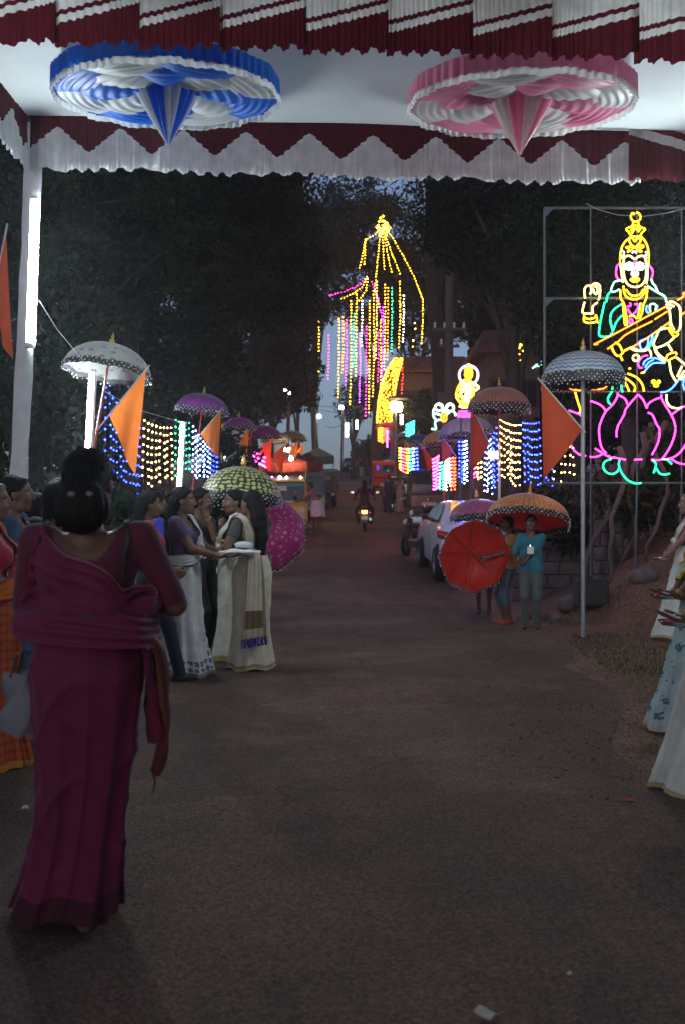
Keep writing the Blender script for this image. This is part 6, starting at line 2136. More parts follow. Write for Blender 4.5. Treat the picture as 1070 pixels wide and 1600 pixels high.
def drape(root, sc, f, edgeL, edgeR, m, name='pallu', nu=18, nv=60, off=.012, folds=5, amp=.006, fold_along=True, hang=None):
    """a strip of cloth between two edge paths (lists of points, unscaled), pushed outside the body"""
    def path(p, n):
        p = [V3(*q) for q in p]
        seg = [0.0]
        for a, b in zip(p, p[1:]): seg.append(seg[-1] + np.linalg.norm(b - a))
        out = []
        for i in range(n + 1):
            s = seg[-1] * i / n
            k = min(len(p) - 2, max(0, int(np.searchsorted(seg, s, side='right') - 1)))
            t = (s - seg[k]) / (seg[k + 1] - seg[k] + 1e-9)
            p0, p1, p2, p3 = p[max(0, k - 1)], p[k], p[k + 1], p[min(len(p) - 1, k + 2)]
            out.append(.5 * ((2 * p1) + (p2 - p0) * t + (2 * p0 - 5 * p1 + 4 * p2 - p3) * t * t + (3 * p1 - p0 - 3 * p2 + p3) * t ** 3))
        return np.array(out)
    A_, B_ = path(edgeL, nv), path(edgeR, nv)
    U = np.linspace(0, 1, nu + 1)
    G = A_[:, None, :] * (1 - U)[None, :, None] + B_[:, None, :] * U[None, :, None]
    V = G.reshape(-1, 3)
    uu = np.tile(U, nv + 1); vv = np.repeat(np.linspace(0, 1, nv + 1), nu + 1)
    tgt = off + amp * np.sin(uu * folds * 2 * math.pi + 1.5 * np.sin(vv * 5)) + amp * .5 * np.sin(uu * folds * 4.7 * math.pi + 2)
    for _ in range(5):
        d_ = f.dist(V)
        g_ = f.grad(V)
        push = np.clip(tgt - d_, 0, .08)
        pull = np.where((V[:, 2] > 1.06) & (d_ > tgt) & (d_ < .22), (tgt - d_) * .75, 0)
        push = push + pull
        V = V + g_ * push[:, None]
    free = np.clip((f.dist(V) - .03) / .05, 0, 1)
    n_ = np.cross(np.gradient(V.reshape(nv + 1, nu + 1, 3), axis=0).reshape(-1, 3), np.gradient(V.reshape(nv + 1, nu + 1, 3), axis=1).reshape(-1, 3))
    n_ /= np.linalg.norm(n_, axis=1, keepdims=True) + 1e-9
    V = V + n_ * (free * (amp * 1.8) * np.sin(uu * folds * 2 * math.pi + 1.5 * np.sin(vv * 5)))[:, None]
    V = V * sc
    fs = [(j * (nu + 1) + i, j * (nu + 1) + i + 1, (j + 1) * (nu + 1) + i + 1, (j + 1) * (nu + 1) + i) for j in range(nv) for i in range(nu)]
    o = pydata(name, V, fs, m, root, True, np.stack([uu, vv], 1))
    md = o.modifiers.new('solid', 'SOLIDIFY'); md.thickness = .003; md.offset = 1
    return o


def saree_mat(name, base, border=None, bv=.93, bu=None, motif=None, mscale=(14, 10), mth=.22, stripes=None, rough=.7, trans=.1, border2=None, silk=0.0, mband=None, dband=None):
    m, N, L = new_mat(name)
    u, v, uv = uv_xy(N, L)
    col = base
    if stripes is not None:
        cs, su, sv = stripes
        a = math_node(N, L, 'LESS_THAN', math_node(N, L, 'FRACT', math_node(N, L, 'MULTIPLY', u, su)), .32)
        b = math_node(N, L, 'LESS_THAN', math_node(N, L, 'FRACT', math_node(N, L, 'MULTIPLY', v, sv)), .32)
        col = mix_col(N, L, math_node(N, L, 'MULTIPLY', math_node(N, L, 'ADD', a, b), .45), col, cs)
    if motif is not None:
        mp = N.new('ShaderNodeMapping'); mp.inputs['Scale'].default_value = (mscale[0], mscale[1], 1)
        L.new(uv, mp.inputs[0])
        vo = N.new('ShaderNodeTexVoronoi'); vo.inputs['Scale'].default_value = 1; vo.inputs['Randomness'].default_value = .25
        L.new(mp.outputs[0], vo.inputs['Vector'])
        nz = N.new('ShaderNodeTexNoise'); nz.inputs['Scale'].default_value = 5.5; nz.inputs['Detail'].default_value = 2
        L.new(mp.outputs[0], nz.inputs['Vector'])
        dd = math_node(N, L, 'ADD', vo.outputs['Distance'], math_node(N, L, 'MULTIPLY', math_node(N, L, 'SUBTRACT', nz.outputs[0], .5), .8))
        fm = math_node(N, L, 'LESS_THAN', dd, mth)
        if mband is not None:
            fm = math_node(N, L, 'MULTIPLY', fm, math_node(N, L, 'MULTIPLY', math_node(N, L, 'GREATER_THAN', v, mband[0]), math_node(N, L, 'LESS_THAN', v, mband[1])))
        col = mix_col(N, L, fm, col, motif)
    if dband is not None:      # a diagonal printed border sweeping down the wrap: (slope, t0, t1, colour, motif)
        sl, t0, t1, c1, c2, u0, u1 = dband
        t = math_node(N, L, 'ADD', v, math_node(N, L, 'MULTIPLY', u, sl))
        inb = math_node(N, L, 'MULTIPLY', math_node(N, L, 'GREATER_THAN', t, t0), math_node(N, L, 'LESS_THAN', t, t1))
        rng_ = math_node(N, L, 'MULTIPLY', math_node(N, L, 'GREATER_THAN', u, u0), math_node(N, L, 'LESS_THAN', u, u1))
        inb = math_node(N, L, 'MULTIPLY', inb, rng_)
        col = mix_col(N, L, inb, col, c1)
        nb_ = math_node(N, L, 'MULTIPLY', math_node(N, L, 'MULTIPLY', math_node(N, L, 'GREATER_THAN', t, t0 - .16), math_node(N, L, 'LESS_THAN', t, t0 - .02)), rng_)
        mp = N.new('ShaderNodeMapping'); mp.inputs['Scale'].default_value = (34, 17, 1); mp.inputs['Rotation'].default_value = (0, 0, .6)
        L.new(uv, mp.inputs[0])
        vo = N.new('ShaderNodeTexVoronoi'); vo.inputs['Scale'].default_value = 1; vo.inputs['Randomness'].default_value = .5
        L.new(mp.outputs[0], vo.inputs['Vector'])
        fm = math_node(N, L, 'MULTIPLY', math_node(N, L, 'LESS_THAN', vo.outputs['Distance'], .36), nb_)
        col = mix_col(N, L, fm, col, c2)
    if border is not None:
        f_ = math_node(N, L, 'GREATER_THAN', v, bv)
        col = mix_col(N, L, f_, col, border)
        if border2 is not None:
            f2 = math_node(N, L, 'GREATER_THAN', v, bv + (1 - bv) * .55)
            col = mix_col(N, L, f2, col, border2)
    if bu is not None:
        w_, cb = bu[:2]
        f_ = math_node(N, L, 'LESS_THAN', u, w_) if len(bu) > 2 else math_node(N, L, 'GREATER_THAN', math_node(N, L, 'ABSOLUTE', math_node(N, L, 'SUBTRACT', u, .5)), .5 - w_)
        col = mix_col(N, L, f_, col, cb)
    if isinstance(col, tuple):
        c_ = N.new('ShaderNodeRGB'); c_.outputs[0].default_value = (*col, 1); col = c_.outputs[0]
    cloth_end(N, L, col, rough=rough, trans=trans, sheen=.1)
    return m


STD = [(1.03, 0, 0, .150, .118), (.96, 0, 0, .172, .145), (.86, 0, -.005, .190, .165), (.70, 0, 0, .182, .158), (.45, 0, .005, .172, .150), (.25, 0, .01, .185, .165), (.02, 0, .015, .225, .205)]


def bangles(root, sc, wrist, dirv, n=2, m=None):
    d_ = Vector(dirv).normalized()
    q = d_.to_track_quat('Z', 'Y').to_matrix()
    for k in range(n):
        c = Vector(wrist) * sc - d_ * (.02 + .014 * k)
        pts = [c + q @ Vector((.031 * math.cos(a), .031 * math.sin(a), 0)) for a in np.linspace(0, 6.283, 15)]
        MB().tube(pts, .003, 5).build('bangle', m or M_gold, root, True)


def tray(x, y, z, label, kind='plate', r=.14, cat='tray'):
    root = empty('offering_tray', (x, y, z)); tag(root, label, cat, 'offering trays held by the women')
    Mt = mat('steel_tray', (.5, .5, .5), .25, 1.0, vary=.05) if kind != 'brass' else M_gold
    MB().lathe([(.01, 0), (r * .75, .0), (r, .022), (r * 1.02, .024), (r * .8, .008), (.01, .006)], 22).build('dish', Mt, root, True)
    rd_ = random.Random(int(x * 1000))
    if kind == 'lamp':
        for k in range(9):
            a = rd_.uniform(0, 6.28); q = r * .6 * rd_.random()
            MB().lathe([(.001, 0), (.018, .006), (.022, .018), (.008, .026)], 7, (q * math.cos(a), q * math.sin(a), .008)).build('flower', [M_petal, mat('pink_flower', (.6, .05, .25), .5), M_bead][k % 3], root, True)
        MB().lathe([(.01, 0), (.022, .01), (.03, .022), (.004, .022)], 10, (0, 0, .008)).build('oil_lamp', M_gold, root, True)
    elif kind == 'cloth':
        rows_ = [[(-.17 + .34 * i / 8, -.11 + .22 * j / 6, .03 + .025 * math.sin(math.pi * i / 8) * math.sin(math.pi * j / 6) + .006 * math.sin(i * 2.1 + j)) for i in range(9)] for j in range(7)]
        MB().grid(rows_).build('folded_cloth', mat('white_folded_cloth', (.72, .72, .70), .85), root, True, solid=.02)
        MB().lathe([(.02, 0), (.07, .005), (.085, .03), (.05, .05), (.02, .055)], 14, (.03, 0, .06)).build('foil_packet', M_bead, root)
    elif kind == 'brass':
        for k in range(14):
            a = rd_.uniform(0, 6.28); q = r * .8 * rd_.random() ** .5
            MB().lathe([(.001, 0), (.02, .008), (.024, .022), (.006, .034)], 7, (q * math.cos(a), q * math.sin(a), .01)).build('marigold', mat('marigold', (.5, .32, .03), .8) if k == 0 else bpy.data.materials['marigold'], root, True)
    return root
# ------------------------------------------------------------------ the people
# 1. woman in maroon saree walking away, nearest figure
def nearest_woman():
    mar, dmar, pur = (.155, .010, .048), (.095, .009, .028), (.12, .016, .075)
    x, y = -.872, 3.42
    pose = dict(l_sh=(-.185, 0, 1.305), r_sh=(.185, 0, 1.315), l_hand=(-.19, .26, .93), r_hand=(.10, .20, 1.06), l_hint=(-.55, -1, -.1), r_hint=(1.0, -.55, -.25),
                head=(-.005, .03, 1.50), l_foot=(-.07, .18, .05), r_foot=(.02, -.05, .06), l_curl=.9, r_curl=.8, pitch=-.03)
    def colour(v, t_, c):
        # sleeve edge and blouse dye
        c = c.copy()
        blouse = t_ == 3
        c[blouse] = dmar
        return c
    root, f, J, W_, P, sc = person('woman in a maroon saree and hair bun walking away, nearest the viewer', x, y, R(-2), 1.60, skin=(.15, .078, .052), top=dmar, sleeve=.86, pose=pose, res=.009, hres=.006, hair='bun', neck_back=(.108, .130), stout=1.0, torso_colour=colour, silk=False)
    Ms = saree_mat('maroon_saree_cloth', mar, border=(.055, .006, .014), bv=.925, motif=(.13, .010, .042), mscale=(11, 9), mth=.2, rough=.75, trans=.06)
    lv = [(1.04, .0, .0, .160, .130), (.97, .0, 0, .178, .155), (.86, .0, -.01, .192, .172), (.72, -.005, -.005, .180, .162), (.50, -.015, .0, .150, .145), (.30, -.035, .0, .142, .142), (.16, -.055, .0, .160, .155), (.05, -.07, -.01, .182, .175)]
    skirt(root, sc, lv, nf=7, amp=.020, m=Ms, seed=4, front_pleats=False, twist=2.5, drp=.0075, rows_=110, n=240)
    # body wrap: diagonal band from the right hip up over the left shoulder, across the back
    Mp = saree_mat('maroon_pallu_cloth', mar, bu=(.035, (.30, .11, .13), 1), motif=(.075, .012, .045), mscale=(5, 9), mth=.14, rough=.75, trans=.06)
    upper = [(.20, .16, 1.08), (.235, .0, 1.115), (.205, -.14, 1.13), (.10, -.17, 1.20), (-.02, -.16, 1.27), (-.10, -.13, 1.335), (-.135, -.04, 1.385), (-.13, .08, 1.36), (-.12, .16, 1.25)]
    lower = [(.21, .16, .93), (.25, .0, .945), (.22, -.16, .955), (.08, -.20, .96), (-.10, -.20, .975), (-.215, -.13, .99), (-.26, -.02, 1.02), (-.23, .10, 1.08), (-.20, .16, 1.10)]
    drape(root, sc, f, upper, lower, Mp, 'pallu', nu=40, nv=80, off=.010, folds=6, amp=.0036)
    # loose end at the right side
    Mend = saree_mat('maroon_saree_end', (.13, .025, .022), bu=(.05, (.16, .05, .03)), rough=.6, trans=.15)
    drape(root, sc, f, [(.18, .05, 1.03), (.225, .06, .86), (.245, .05, .66), (.232, .04, .52), (.215, .04, .50)], [(.21, -.14, 1.00), (.265, -.07, .92), (.262, -.01, .70), (.250, .02, .56), (.222, .035, .50)], Mend, 'saree_end', nu=12, nv=36, off=.02, folds=3, amp=.012)
    drape(root, sc, f, [(.17, .02, .96), (.19, .05, .8), (.20, .06, .66), (.205, .06, .60)], [(.225, -.1, .93), (.245, -.06, .8), (.235, -.02, .68), (.245, .0, .61)], Mp, 'saree_fold', nu=8, nv=20, off=.02, folds=2, amp=.012)
    # small tail of thread, hair pins, bag strap
    MB().tube([Vector((.215, .04, .50)) * sc, Vector((.222, .04, .46)) * sc, Vector((.212, .04, .42)) * sc], [.006, .004, .002], 5).build('saree_tassel', Mend, root)
    Mpin = mat('hair_pin', (.22, .19, .15), .4, .5)
    for q in ((-.005, -.186, -.048), (.052, -.180, -.048)):
        c = Vector(P(*q)) * sc
        MB().lathe([(.001, -.006), (.009, -.003), (.012, .0), (.009, .004), (.001, .006)], 10, c, Matrix.Rotation(R(90), 3, 'X') @ Matrix.Scale(1.3, 3, (1, 0, 0))).build('hair_pin', Mpin, root, True)
    Mstrap = mat('bag_strap', (.03, .02, .02), .6)
    drape(root, sc, f, [(.105, .10, 1.20), (.125, .04, 1.35), (.13, -.02, 1.365), (.15, -.10, 1.30), (.19, -.13, 1.17), (.235, -.08, 1.06)], [(.12, .10, 1.20), (.142, .04, 1.345), (.147, -.02, 1.36), (.168, -.10, 1.295), (.205, -.13, 1.16), (.245, -.07, 1.05)], Mstrap, 'bag_strap', nu=3, nv=30, off=.010, folds=1, amp=.0)
    e = Vector(P(-.079, -.006, -.045)) * sc
    MB().ball(e, .008).build('earring', M_gold, root)
    bangles(root, sc, W_['r'][1], W_['r'][1] - W_['r'][0], 2)
    # white carrier bag at her left side
    b = empty('carrier_bag', (-1.10, 3.46, .74)); tag(b, 'pale carrier bag held at the side of the woman in maroon', 'bag')
    rows_ = []
    for j in range(9):
        v = j / 8
        rows_.append([((.06 + .03 * v) * math.cos(a) * (1 if v < .9 else .8) + .02 * math.sin(3 * a + j), (.05 + .03 * v) * math.sin(a), .10 - .20 * v + .008 * math.sin(2 * a + j)) for a in np.linspace(0, 6.283, 21)])
    MB().grid(rows_).build('bag_body', mat('bag_paper', (.22, .215, .25), .7, trans=.2), b, True)
    for yy in (-.04, .04): MB().tube([(-.04, yy, .09), (-.02, yy * .7, .17), (.03, yy * .7, .17), (.05, yy, .09)], .006, 5).build('handle', Mstrap, b)
nearest_woman()


def saree_woman(label, x, y, rz, H, skin, blouse, Ms, Mp, pose, hair='long', levels=None, style='front', sleeve=.45, res=.012, hairm=None, nf=10, amp=.016, seed=1, group=None, tail=True, stout=1.0, hres=.007, hand_res=.006, tail_z=.55, tail_m=None, low_detail=False):
    root, f, J, W_, P, sc = person(label, x, y, rz, H, skin=skin, top=blouse, sleeve=sleeve, pose=pose, res=res, hres=hres, hair=hair, hairm=hairm, stout=stout, hand_res=hand_res, group=group)
    if low_detail: skirt(root, sc, levels or STD, nf=nf, amp=amp, m=Ms, seed=seed, rows_=22, n=60)
    else: skirt(root, sc, levels or STD, nf=nf, amp=amp, m=Ms, seed=seed)
    w = stout
    # front sweep: right waist across the chest to the left shoulder, then down the back
    up = [(.17 * w, -.06, 1.04), (.16 * w, .10, 1.06), (.07, .17, 1.14), (-.04, .165, 1.24), (-.085, .10, 1.335), (-.095, .0, 1.385), (-.09, -.10, 1.33)]
    lo = [(.18 * w, -.06, .95), (.17 * w, .13, .95), (.03, .18, 1.00), (-.12, .16, 1.10), (-.17, .09, 1.27), (-.185, -.01, 1.345), (-.18, -.11, 1.29)]
    if tail:
        up += [(-.075, -.155, 1.15), (-.05, -.20, .95), (-.03, -.225, tail_z)]
        lo += [(-.205, -.16, 1.12), (-.23, -.19, .95), (-.27, -.17, tail_z - .02)]
    drape(root, sc, f, up, lo, Mp, 'pallu', nu=10 if low_detail else 16, nv=30 if low_detail else 64, off=.014, folds=4, amp=.006)
    bangles(root, sc, W_['r'][1], W_['r'][1] - W_['r'][0], 2); bangles(root, sc, W_['l'][1], W_['l'][1] - W_['l'][0], 2)
    for s in (-1, 1):
        MB().ball(Vector(P(s * .080, -.004, -.048)) * sc, .0075).build('earring', M_gold, root)
    return root, f, J, W_, P, sc


OFF = (.70, .70, .66)
CREAM = (.66, .60, .46)
Mw_sk = saree_mat('white_printed_saree', OFF, border=(.30, .21, .16), bv=.955, border2=(.10, .08, .12), motif=(.16, .14, .24), mscale=(26, 15), mth=.40, mband=(.86, .95), dband=(.95, 1.02, 1.06, (.26, .17, .12), (.15, .13, .24), .22, .72), trans=.12)
Mw_pl = saree_mat('white_printed_pallu', OFF, bu=(.09, (.16, .12, .13)), trans=.15)
# 7. white saree, purple blouse, holding a cloth-covered tray; facing right
saree_woman('woman in a white printed saree with purple blouse offering a tray', -1.36, 8.45, R(-98), 1.60, MID, (.075, .04, .10), Mw_sk, Mw_pl,
            dict(r_hand=(.05, .34, 1.03), l_hand=(-.12, .36, 1.03), r_hint=(.5, -1, -.3), l_hint=(-.5, -1, -.3), r_palm=(0, 0, 1), l_palm=(0, 0, 1), r_dir=(-.15, 1, .0), l_dir=(.15, 1, 0), r_curl=.25, l_curl=.25, yaw=R(6), hair_len=.42), hair='long', seed=3, amp=.018, nf=9, tail=False,
            levels=[(1.03, 0, 0, .150, .125), (.96, 0, 0, .172, .150), (.86, 0, -.01, .19, .172), (.70, 0, -.01, .184, .170), (.45, 0, -.005, .180, .180), (.25, 0, .0, .195, .215), (.02, 0, .01, .225, .27)])
# tray held out between them
tray(-.87, 8.50, 1.035, 'tray of folded white cloth passed between the women in sarees', 'cloth', .15)
tray(-.98, 8.95, 1.11, 'brass tray of yellow flowers behind the folded cloth', 'brass', .13)

Mc_sk = saree_mat('cream_saree', CREAM, border=(.36, .27, .12), bv=.955, border2=(.50, .42, .25), trans=.12)
Mc_pl = saree_mat('cream_pallu', CREAM, border=(.20, .13, .06), bv=.86, border2=(.52, .46, .32), bu=(.10, (.36, .28, .15)), trans=.2)
r7 = saree_woman('woman with long loose hair in a cream saree, back turned, blue tassels', -.80, 8.85, R(46), 1.58, MID, (.06, .055, .05), Mc_sk, Mc_pl,
            dict(r_hand=(.02, .29, 1.03), l_hand=(-.26, .22, 1.02), r_palm=(0, 0, 1), l_palm=(0, 0, 1), r_hint=(.5, -1, -.3), l_hint=(-.6, -1, -.3), r_curl=.3, l_curl=.3, hair_len=.46, yaw=R(4)), hair='long', seed=5, nf=9, tail_z=.32, amp=.015)
# blue tassels on her pallu end
root = r7[0]; sc = r7[5]
Mtas = mat('blue_tassel', (.05, .04, .30), .8)
rd = random.Random(2)
mb = MB()
for k in range(46):
    t = k / 45
    p = Vector((-.03 - .24 * t, -.228 + .055 * t + .008 * math.sin(k), .325 - .02 * t)) * sc
    mb.tube([p, p + Vector((rd.uniform(-.008, .008), rd.uniform(-.012, .004), -.045)), p + Vector((rd.uniform(-.012, .012), rd.uniform(-.02, .004), -.075))], .004, 3)
mb.build('tassel_fringe', Mtas, root)
saree_woman('woman in a cream and white saree raising one hand to her chin', -1.0, 9.35, R(98), 1.60, MID, (.03, .04, .06), saree_mat('ivory_saree', (.62, .58, .48), border=(.4, .3, .12), bv=.95, trans=.12), saree_mat('ivory_pallu', (.66, .63, .54), bu=(.08, (.4, .32, .15)), trans=.15),
            dict(l_hand=(-.14, .26, 1.03), r_hand=(.03, .27, 1.36), r_hint=(.2, -.2, -1), r_palm=(-.3, -.2, .3), r_dir=(-.2, .1, 1), r_curl=.7, l_palm=(0, 0, 1), l_curl=.3, yaw=R(18)), hair='smallbun', seed=8, tail=True, tail_z=.6)

# 6. red blouse and dark jeans behind the nearest woman
person('young woman in a red top and dark jeans stepping out behind the maroon saree', -1.60, 8.2, R(-75), 1.56, MID, (.42, .03, .05), .35, low=(.012, .016, .035), shoe=(.06, .05, .045), pose=dict(l_foot=(-.08, -.18, .07), r_foot=(.10, .26, .07), r_hand=(.14, .2, .95), l_hand=(-.2, .12, .85)), hair='long')
# 8. man behind
person('smiling man in a dark green shirt behind the women with trays', -1.36, 9.55, R(-120), 1.62, DARK, (.02, .035, .022), .6, low=(.03, .03, .03), fem=False, hair='short', pose=dict(yaw=R(25)))
person('person in a blue shirt half hidden behind the long haired women', -1.95, 10.4, R(-60), 1.60, DARK, (.03, .04, .35), .6, low=(.03, .03, .05), fem=False, hair='short')
# left edge group
Mo_sk = saree_mat('orange_check_saree', (.50, .10, .02), border=(.55, .22, .03), bv=.96, stripes=((.30, .02, .015), 26, 20), trans=.08)
Mo_pl = saree_mat('orange_pallu', (.58, .17, .02), bu=(.12, (.5, .03, .10)), trans=.1)
saree_woman('grey haired woman in an orange checked saree at the left edge', -1.93, 5.45, R(-78), 1.56, (.22, .12, .085), (.42, .02, .07), Mo_sk, Mo_pl,
            dict(r_hand=(.02, .22, 1.03), l_hand=(-.06, .23, 1.03), r_curl=.9, l_curl=.9, r_palm=(-1, 0, .2), l_palm=(1, 0, .2)), hair='smallbun', hairm=M_greyhair, seed=6, amp=.018, tail=False)
saree_woman('older woman with dark hair and blue blouse beside the canopy post', -2.06, 6.25, R(-80), 1.62, (.20, .105, .07), (.03, .08, .16), saree_mat('blue_saree', (.05, .10, .18), border=(.3, .2, .1), trans=.05), saree_mat('blue_pallu', (.05, .11, .20), bu=(.1, (.3, .2, .1)), trans=.05), dict(r_hand=(.04, .2, 1.0), l_hand=(-.05, .2, 1.0)), hair='smallbun', tail=False, seed=12)
saree_woman('dark haired woman in teal looking across the road beside the post', -2.12, 6.9, R(-62), 1.52, (.20, .105, .07), (.02, .09, .13), saree_mat('teal_saree', (.03, .10, .13), trans=.05), saree_mat('teal_pallu', (.04, .12, .15), trans=.05), dict(r_hand=(.04, .2, 1.0), l_hand=(-.05, .2, 1.0)), hair='shoulder', tail=False, seed=13)
hw = person('girl with a pale hairband seen from behind between the women', -1.90, 6.65, R(-12), 1.60, MID, (.02, .02, .035), .5, low=(.02, .02, .03), hair='shoulder')
P_ = hw[4]
MB().tube([Vector(P_(.080 * math.cos(a), -.012, .045 + .086 * math.sin(a))) * hw[5] for a in np.linspace(-.1, 3.24, 16)], .006, 6).build('hairband', mat('pale_hairband', (.45, .45, .45), .4), hw[0], True)

# right edge: three women holding trays
Mr1 = saree_mat('plain_white_saree', (.70, .70, .64), border=(.45, .36, .18), bv=.975, trans=.25)
Mr1p = saree_mat('plain_white_pallu', (.70, .70, .64), bu=(.05, (.5, .42, .22)), trans=.25)
Mr2 = saree_mat('green_motif_saree', (.45, .55, .55), border=(.52, .48, .34), bv=.965, motif=(.06, .19, .17), mscale=(10, 9), mth=.24, trans=.15)
Mr2p = saree_mat('yellow_edged_pallu', (.50, .56, .52), bu=(.2, (.60, .42, .06)), trans=.15)
fl_lv = [(1.03, 0, 0, .150, .118), (.96, 0, 0, .172, .150), (.86, 0, 0, .19, .17), (.70, 0, .02, .19, .19), (.45, 0, .05, .20, .22), (.25, 0, .07, .215, .26), (.02, 0, .09, .25, .32)]
saree_woman('woman in a plain white saree at the right edge, nearest of three with trays', 1.95, 4.98, R(88), 1.56, DARK, (.5, .5, .45), Mr1, Mr1p, dict(r_hand=(.06, .24, .83), l_hand=(-.08, .26, .83), r_palm=(0, 0, 1), l_palm=(0, 0, 1), r_dir=(0, 1, .1), l_dir=(0, 1, .1), r_curl=.25, l_curl=.25), levels=fl_lv, nf=8, amp=.024, seed=21, tail=False, res=.011, hand_res=.005)
saree_woman('woman in a pale saree with green motifs and yellow edge holding a tray', 2.36, 6.4, R(88), 1.56, DARK, (.12, .03, .05), Mr2, Mr2p, dict(r_hand=(.06, .24, .84), l_hand=(-.08, .26, .84), r_palm=(0, 0, 1), l_palm=(0, 0, 1), r_dir=(0, 1, .1), l_dir=(0, 1, .1), r_curl=.25, l_curl=.25), levels=fl_lv, nf=8, amp=.02, seed=22, tail=False, hand_res=.005)
saree_woman('grey haired woman in a white saree with pink blouse holding a tray', 3.84, 11.0, R(82), 1.60, (.20, .11, .08), (.45, .03, .10), Mr1, Mr1p, dict(r_hand=(.06, .30, .86), l_hand=(-.10, .32, .86), r_palm=(0, 0, 1), l_palm=(0, 0, 1), r_curl=.25, l_curl=.25), levels=fl_lv, hairm=M_greyhair, hair='smallbun', nf=8, seed=23, tail=False)
tray(1.66, 4.97, .835, 'tray with pink and red flowers held by the nearest woman at right', 'lamp', .085)
tray(2.07, 6.38, .845, 'tray with red flowers held by the woman in green motifs', 'lamp', .10)
tray(3.50, 10.98, .87, 'tray with a small oil lamp held by the grey haired woman', 'lamp', .10)

# boys with umbrellas, right
def held(px, py, d, rad, M, label, tilt, hand, pole, **k):
    return umbrella(at(px, py, d), rad, M, label, tilt=tilt, pole=pole, group='umbrellas held by the boys', **k)


kx = at(829, 0, 11.9).x
held(824, 812, 12.05, .515, M_u_orange, 'orange and gold umbrella with red lining held by the boy in teal', (R(-14), R(10)), None, .62, ribs=True, rot=.2, up=.2, flat=.40, fringe=.09)
uk = at(812, 826, 11.75)
person('boy in a teal shirt and grey trousers holding the orange umbrella', kx, 11.9, R(168), 1.36, (.12, .06, .045), (.015, .13, .17), .75, low=(.075, .08, .08), fem=False, hair='short',
       pose=dict(r_hand=((kx - uk.x) / .85 + .02, .20, .98), l_hand=((kx - uk.x) / .85 - .03, .20, .88), r_curl=1.3, l_curl=1.3, r_palm=(-1, .2, 0), l_palm=(1, .2, 0), r_dir=(-.3, 1, .2), l_dir=(.5, 1, .2), r_foot=(.09, .02, .07)))
bd = empty('badge', at(828, 860, 11.72)); tag(bd, 'white paper badge on the chest of the boy in teal', 'badge')
MB().box((0, 0, 0), (.075, .006, .085)).build('card', M_plate, bd)
MB().tube([(0, 0, .04), (0, .01, .07)], .004, 4).build('pin', M_chrome, bd)
kx2 = at(791, 0, 12.5).x
red_c = at(741, 869, 12.15)
umbrella(red_c, .45, M_u_red, 'red umbrella held sideways with its inside facing the viewer', tilt=(R(-82), R(0)), rot=R(8), pole=.45, ribs=True, group='umbrellas held by the boys', flat=.42, finial=True, fringe=.05, nf=2)
person('boy in a yellow printed shirt and blue shorts holding the red umbrella', kx2, 12.45, R(105), 1.34, (.14, .07, .05), (.45, .22, .05), .55, low=(.06, .10, .13), fem=False, hair='short', shorts=.35, shoe=(.35, .05, .03),
       pose=dict(r_hand=(.05, .32, 1.0), l_hand=(-.05, .34, 1.0), r_curl=1.2, l_curl=1.2))
umbrella(at(746, 806, 13.6), .385, M_u_mauve, 'mauve umbrella with red lining behind the red one', tilt=(R(-4), R(-3)), pole=.6, ribs=True, group='umbrellas held by the boys')
kx3 = at(755, 0, 13.6).x
person('boy in dark clothes hidden behind the red umbrella, only his legs showing', kx3, 13.6, R(170), 1.32, (.10, .05, .04), (.06, .03, .05), .55, low=(.03, .03, .05), fem=False, hair='short', shorts=.1, pose=dict(r_hand=(-.02, .2, 1.0), l_hand=(-.04, .2, .9), r_curl=1.3, l_curl=1.3))

# boys with umbrellas, left, behind the women
gu = at(378, 775, 11.3)
umbrella(gu, .465, M_u_green, 'green and gold brocade umbrella above the women in cream sarees', tilt=(R(-4), R(4)), pole=.75, group='umbrellas held by the boys', fringe=.14, nf=4, rot=.25, flat=.50)
bxx = gu.x - .22
person('boy in a white shirt and navy trousers holding the green umbrella', bxx, 11.5, R(175), 1.36, DARK, (.55, .60, .62), .6, low=(.012, .016, .05), fem=False, hair='short',
       pose=dict(r_hand=(-.24, .1, 1.02), l_hand=(-.24, .12, .92), r_curl=1.3, l_curl=1.3))
mu = at(415, 834, 11.9)
umbrella(mu, .49, M_u_pink, 'magenta brocade umbrella tilted beside the long haired woman', tilt=(R(62), R(22)), rot=R(-10), pole=.55, group='umbrellas held by the boys', fringe=.07, nf=2, flat=.5)
person('boy in dark purple holding the magenta umbrella behind the women', at(398, 0, 12.6).x, 12.6, R(-140), 1.32, DARK, (.09, .02, .10), .6, low=(.02, .02, .03), fem=False, hair='short',
       pose=dict(r_hand=(.14, .26, .95), l_hand=(.02, .28, .95), r_curl=1.3, l_curl=1.3))

# man in white dhoti leaning on the three wheeler
lx = at(497, 0, 30.4).x
r_, f_, J_, W__, P__, s_ = person('man in a pink shirt and white waistcloth leaning on the three wheeler', lx, 30.4, R(88), 1.62, (.17, .09, .06), (.30, .10, .12), .9, low=(.10, .05, .04), fem=False, hair='short', res=.02, hres=.01, hand_res=.009, bare_feet=True,
       pose=dict(chest=(0, .16, 1.17), l_hand=(-.05, .62, 1.18), r_hand=(.1, .58, .98), l_foot=(-.09, -.12, .07), r_foot=(.09, .12, .07)))
skirt(r_, s_, [(1.0, 0, .03, .17, .15), (.86, 0, .01, .21, .19), (.7, 0, 0, .23, .22), (.5, 0, 0, .24, .23)], nf=6, amp=.03, m=saree_mat('white_waistcloth', (.62, .62, .62), border=(.4, .35, .3), bv=.95, trans=.2), name='waistcloth', rows_=16, n=60, front_pleats=False)
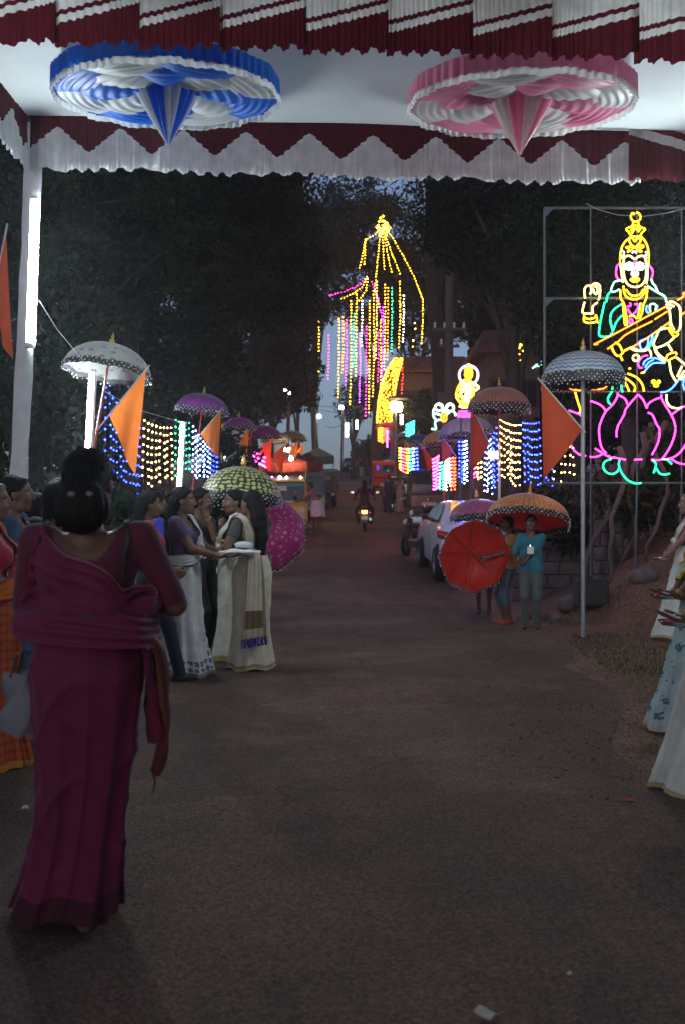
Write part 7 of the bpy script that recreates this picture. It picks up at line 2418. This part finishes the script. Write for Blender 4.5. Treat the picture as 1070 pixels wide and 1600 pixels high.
# rider
person('rider in dark clothes on the motorcycle with the glowing lamp', BIKE[0], BIKE[1] + .25, R(-2), 1.62, DARK, (.035, .012, .02), .95, low=(.03, .015, .02), fem=True, hair='long', res=.018, hres=.01, hand_res=.009, zadd=.0,
       pose=dict(hip=(0, -.02, .87), chest=(0, .08, 1.20), l_hand=(-.34, .52, 1.02), r_hand=(.34, .52, 1.02), l_foot=(-.2, .2, .30), r_foot=(.2, .2, .30), l_knee=(-.5, 1, .3), r_knee=(.5, 1, .3), l_curl=1.2, r_curl=1.2, hair_len=.25))
# two women up the road
LQ = dict(res=.02, hres=.011, hand_res=.01, low_detail=True)
saree_woman('woman in a dark blue saree standing before the pale car', at(607, 0, 42).x, 42, R(150), 1.58, DARK, (.02, .03, .06), saree_mat('navy_saree', (.02, .035, .07)), saree_mat('navy_pallu', (.02, .04, .08)), dict(), hair='smallbun', seed=31, **LQ)
saree_woman('woman in a greyish cream saree beside the dark three wheeler', at(623, 0, 42).x, 42.2, R(-160), 1.58, DARK, (.2, .18, .14), saree_mat('dun_saree', (.36, .32, .25)), saree_mat('dun_pallu', (.38, .34, .27)), dict(), hair='smallbun', seed=32, **LQ)
# people near the crest
person('person in a red top and dark skirt high up the road', at(556, 0, 80).x, 80, R(160), 1.55, DARK, (.40, .03, .05), .6, low=(.10, .01, .02), res=.03, hres=.014, hand_res=.014)
person('person in black with white waistcloth high up the road', at(564, 0, 81).x, 81, R(0), 1.66, DARK, (.02, .02, .025), .6, low=(.5, .5, .48), fem=False, hair='short', res=.03, hres=.014, hand_res=.014)
person('person in a blue shirt standing near the hut at the crest', at(581, 0, 84).x, 84, R(0), 1.66, DARK, (.06, .12, .28), .6, low=(.03, .03, .04), fem=False, hair='short', res=.03, hres=.014, hand_res=.014)
# ------------------------------------------------------------------ damp evening air that glows round the lamps
def haze_box():
    m, N, L = new_mat('evening_haze')
    out = N.new('ShaderNodeOutputMaterial')
    v = N.new('ShaderNodeVolumePrincipled')
    v.inputs['Color'].default_value = (.85, .88, .92, 1)
    v.inputs['Density'].default_value = .0012
    v.inputs['Anisotropy'].default_value = .78
    L.new(v.outputs[0], out.inputs['Volume'])
    o = MB().box((0, 130, 13.4), (900, 700, 45.2)).build('haze', m)
    tag(o, 'thin damp evening haze filling the whole street', 'haze', kind='stuff')
haze_box()
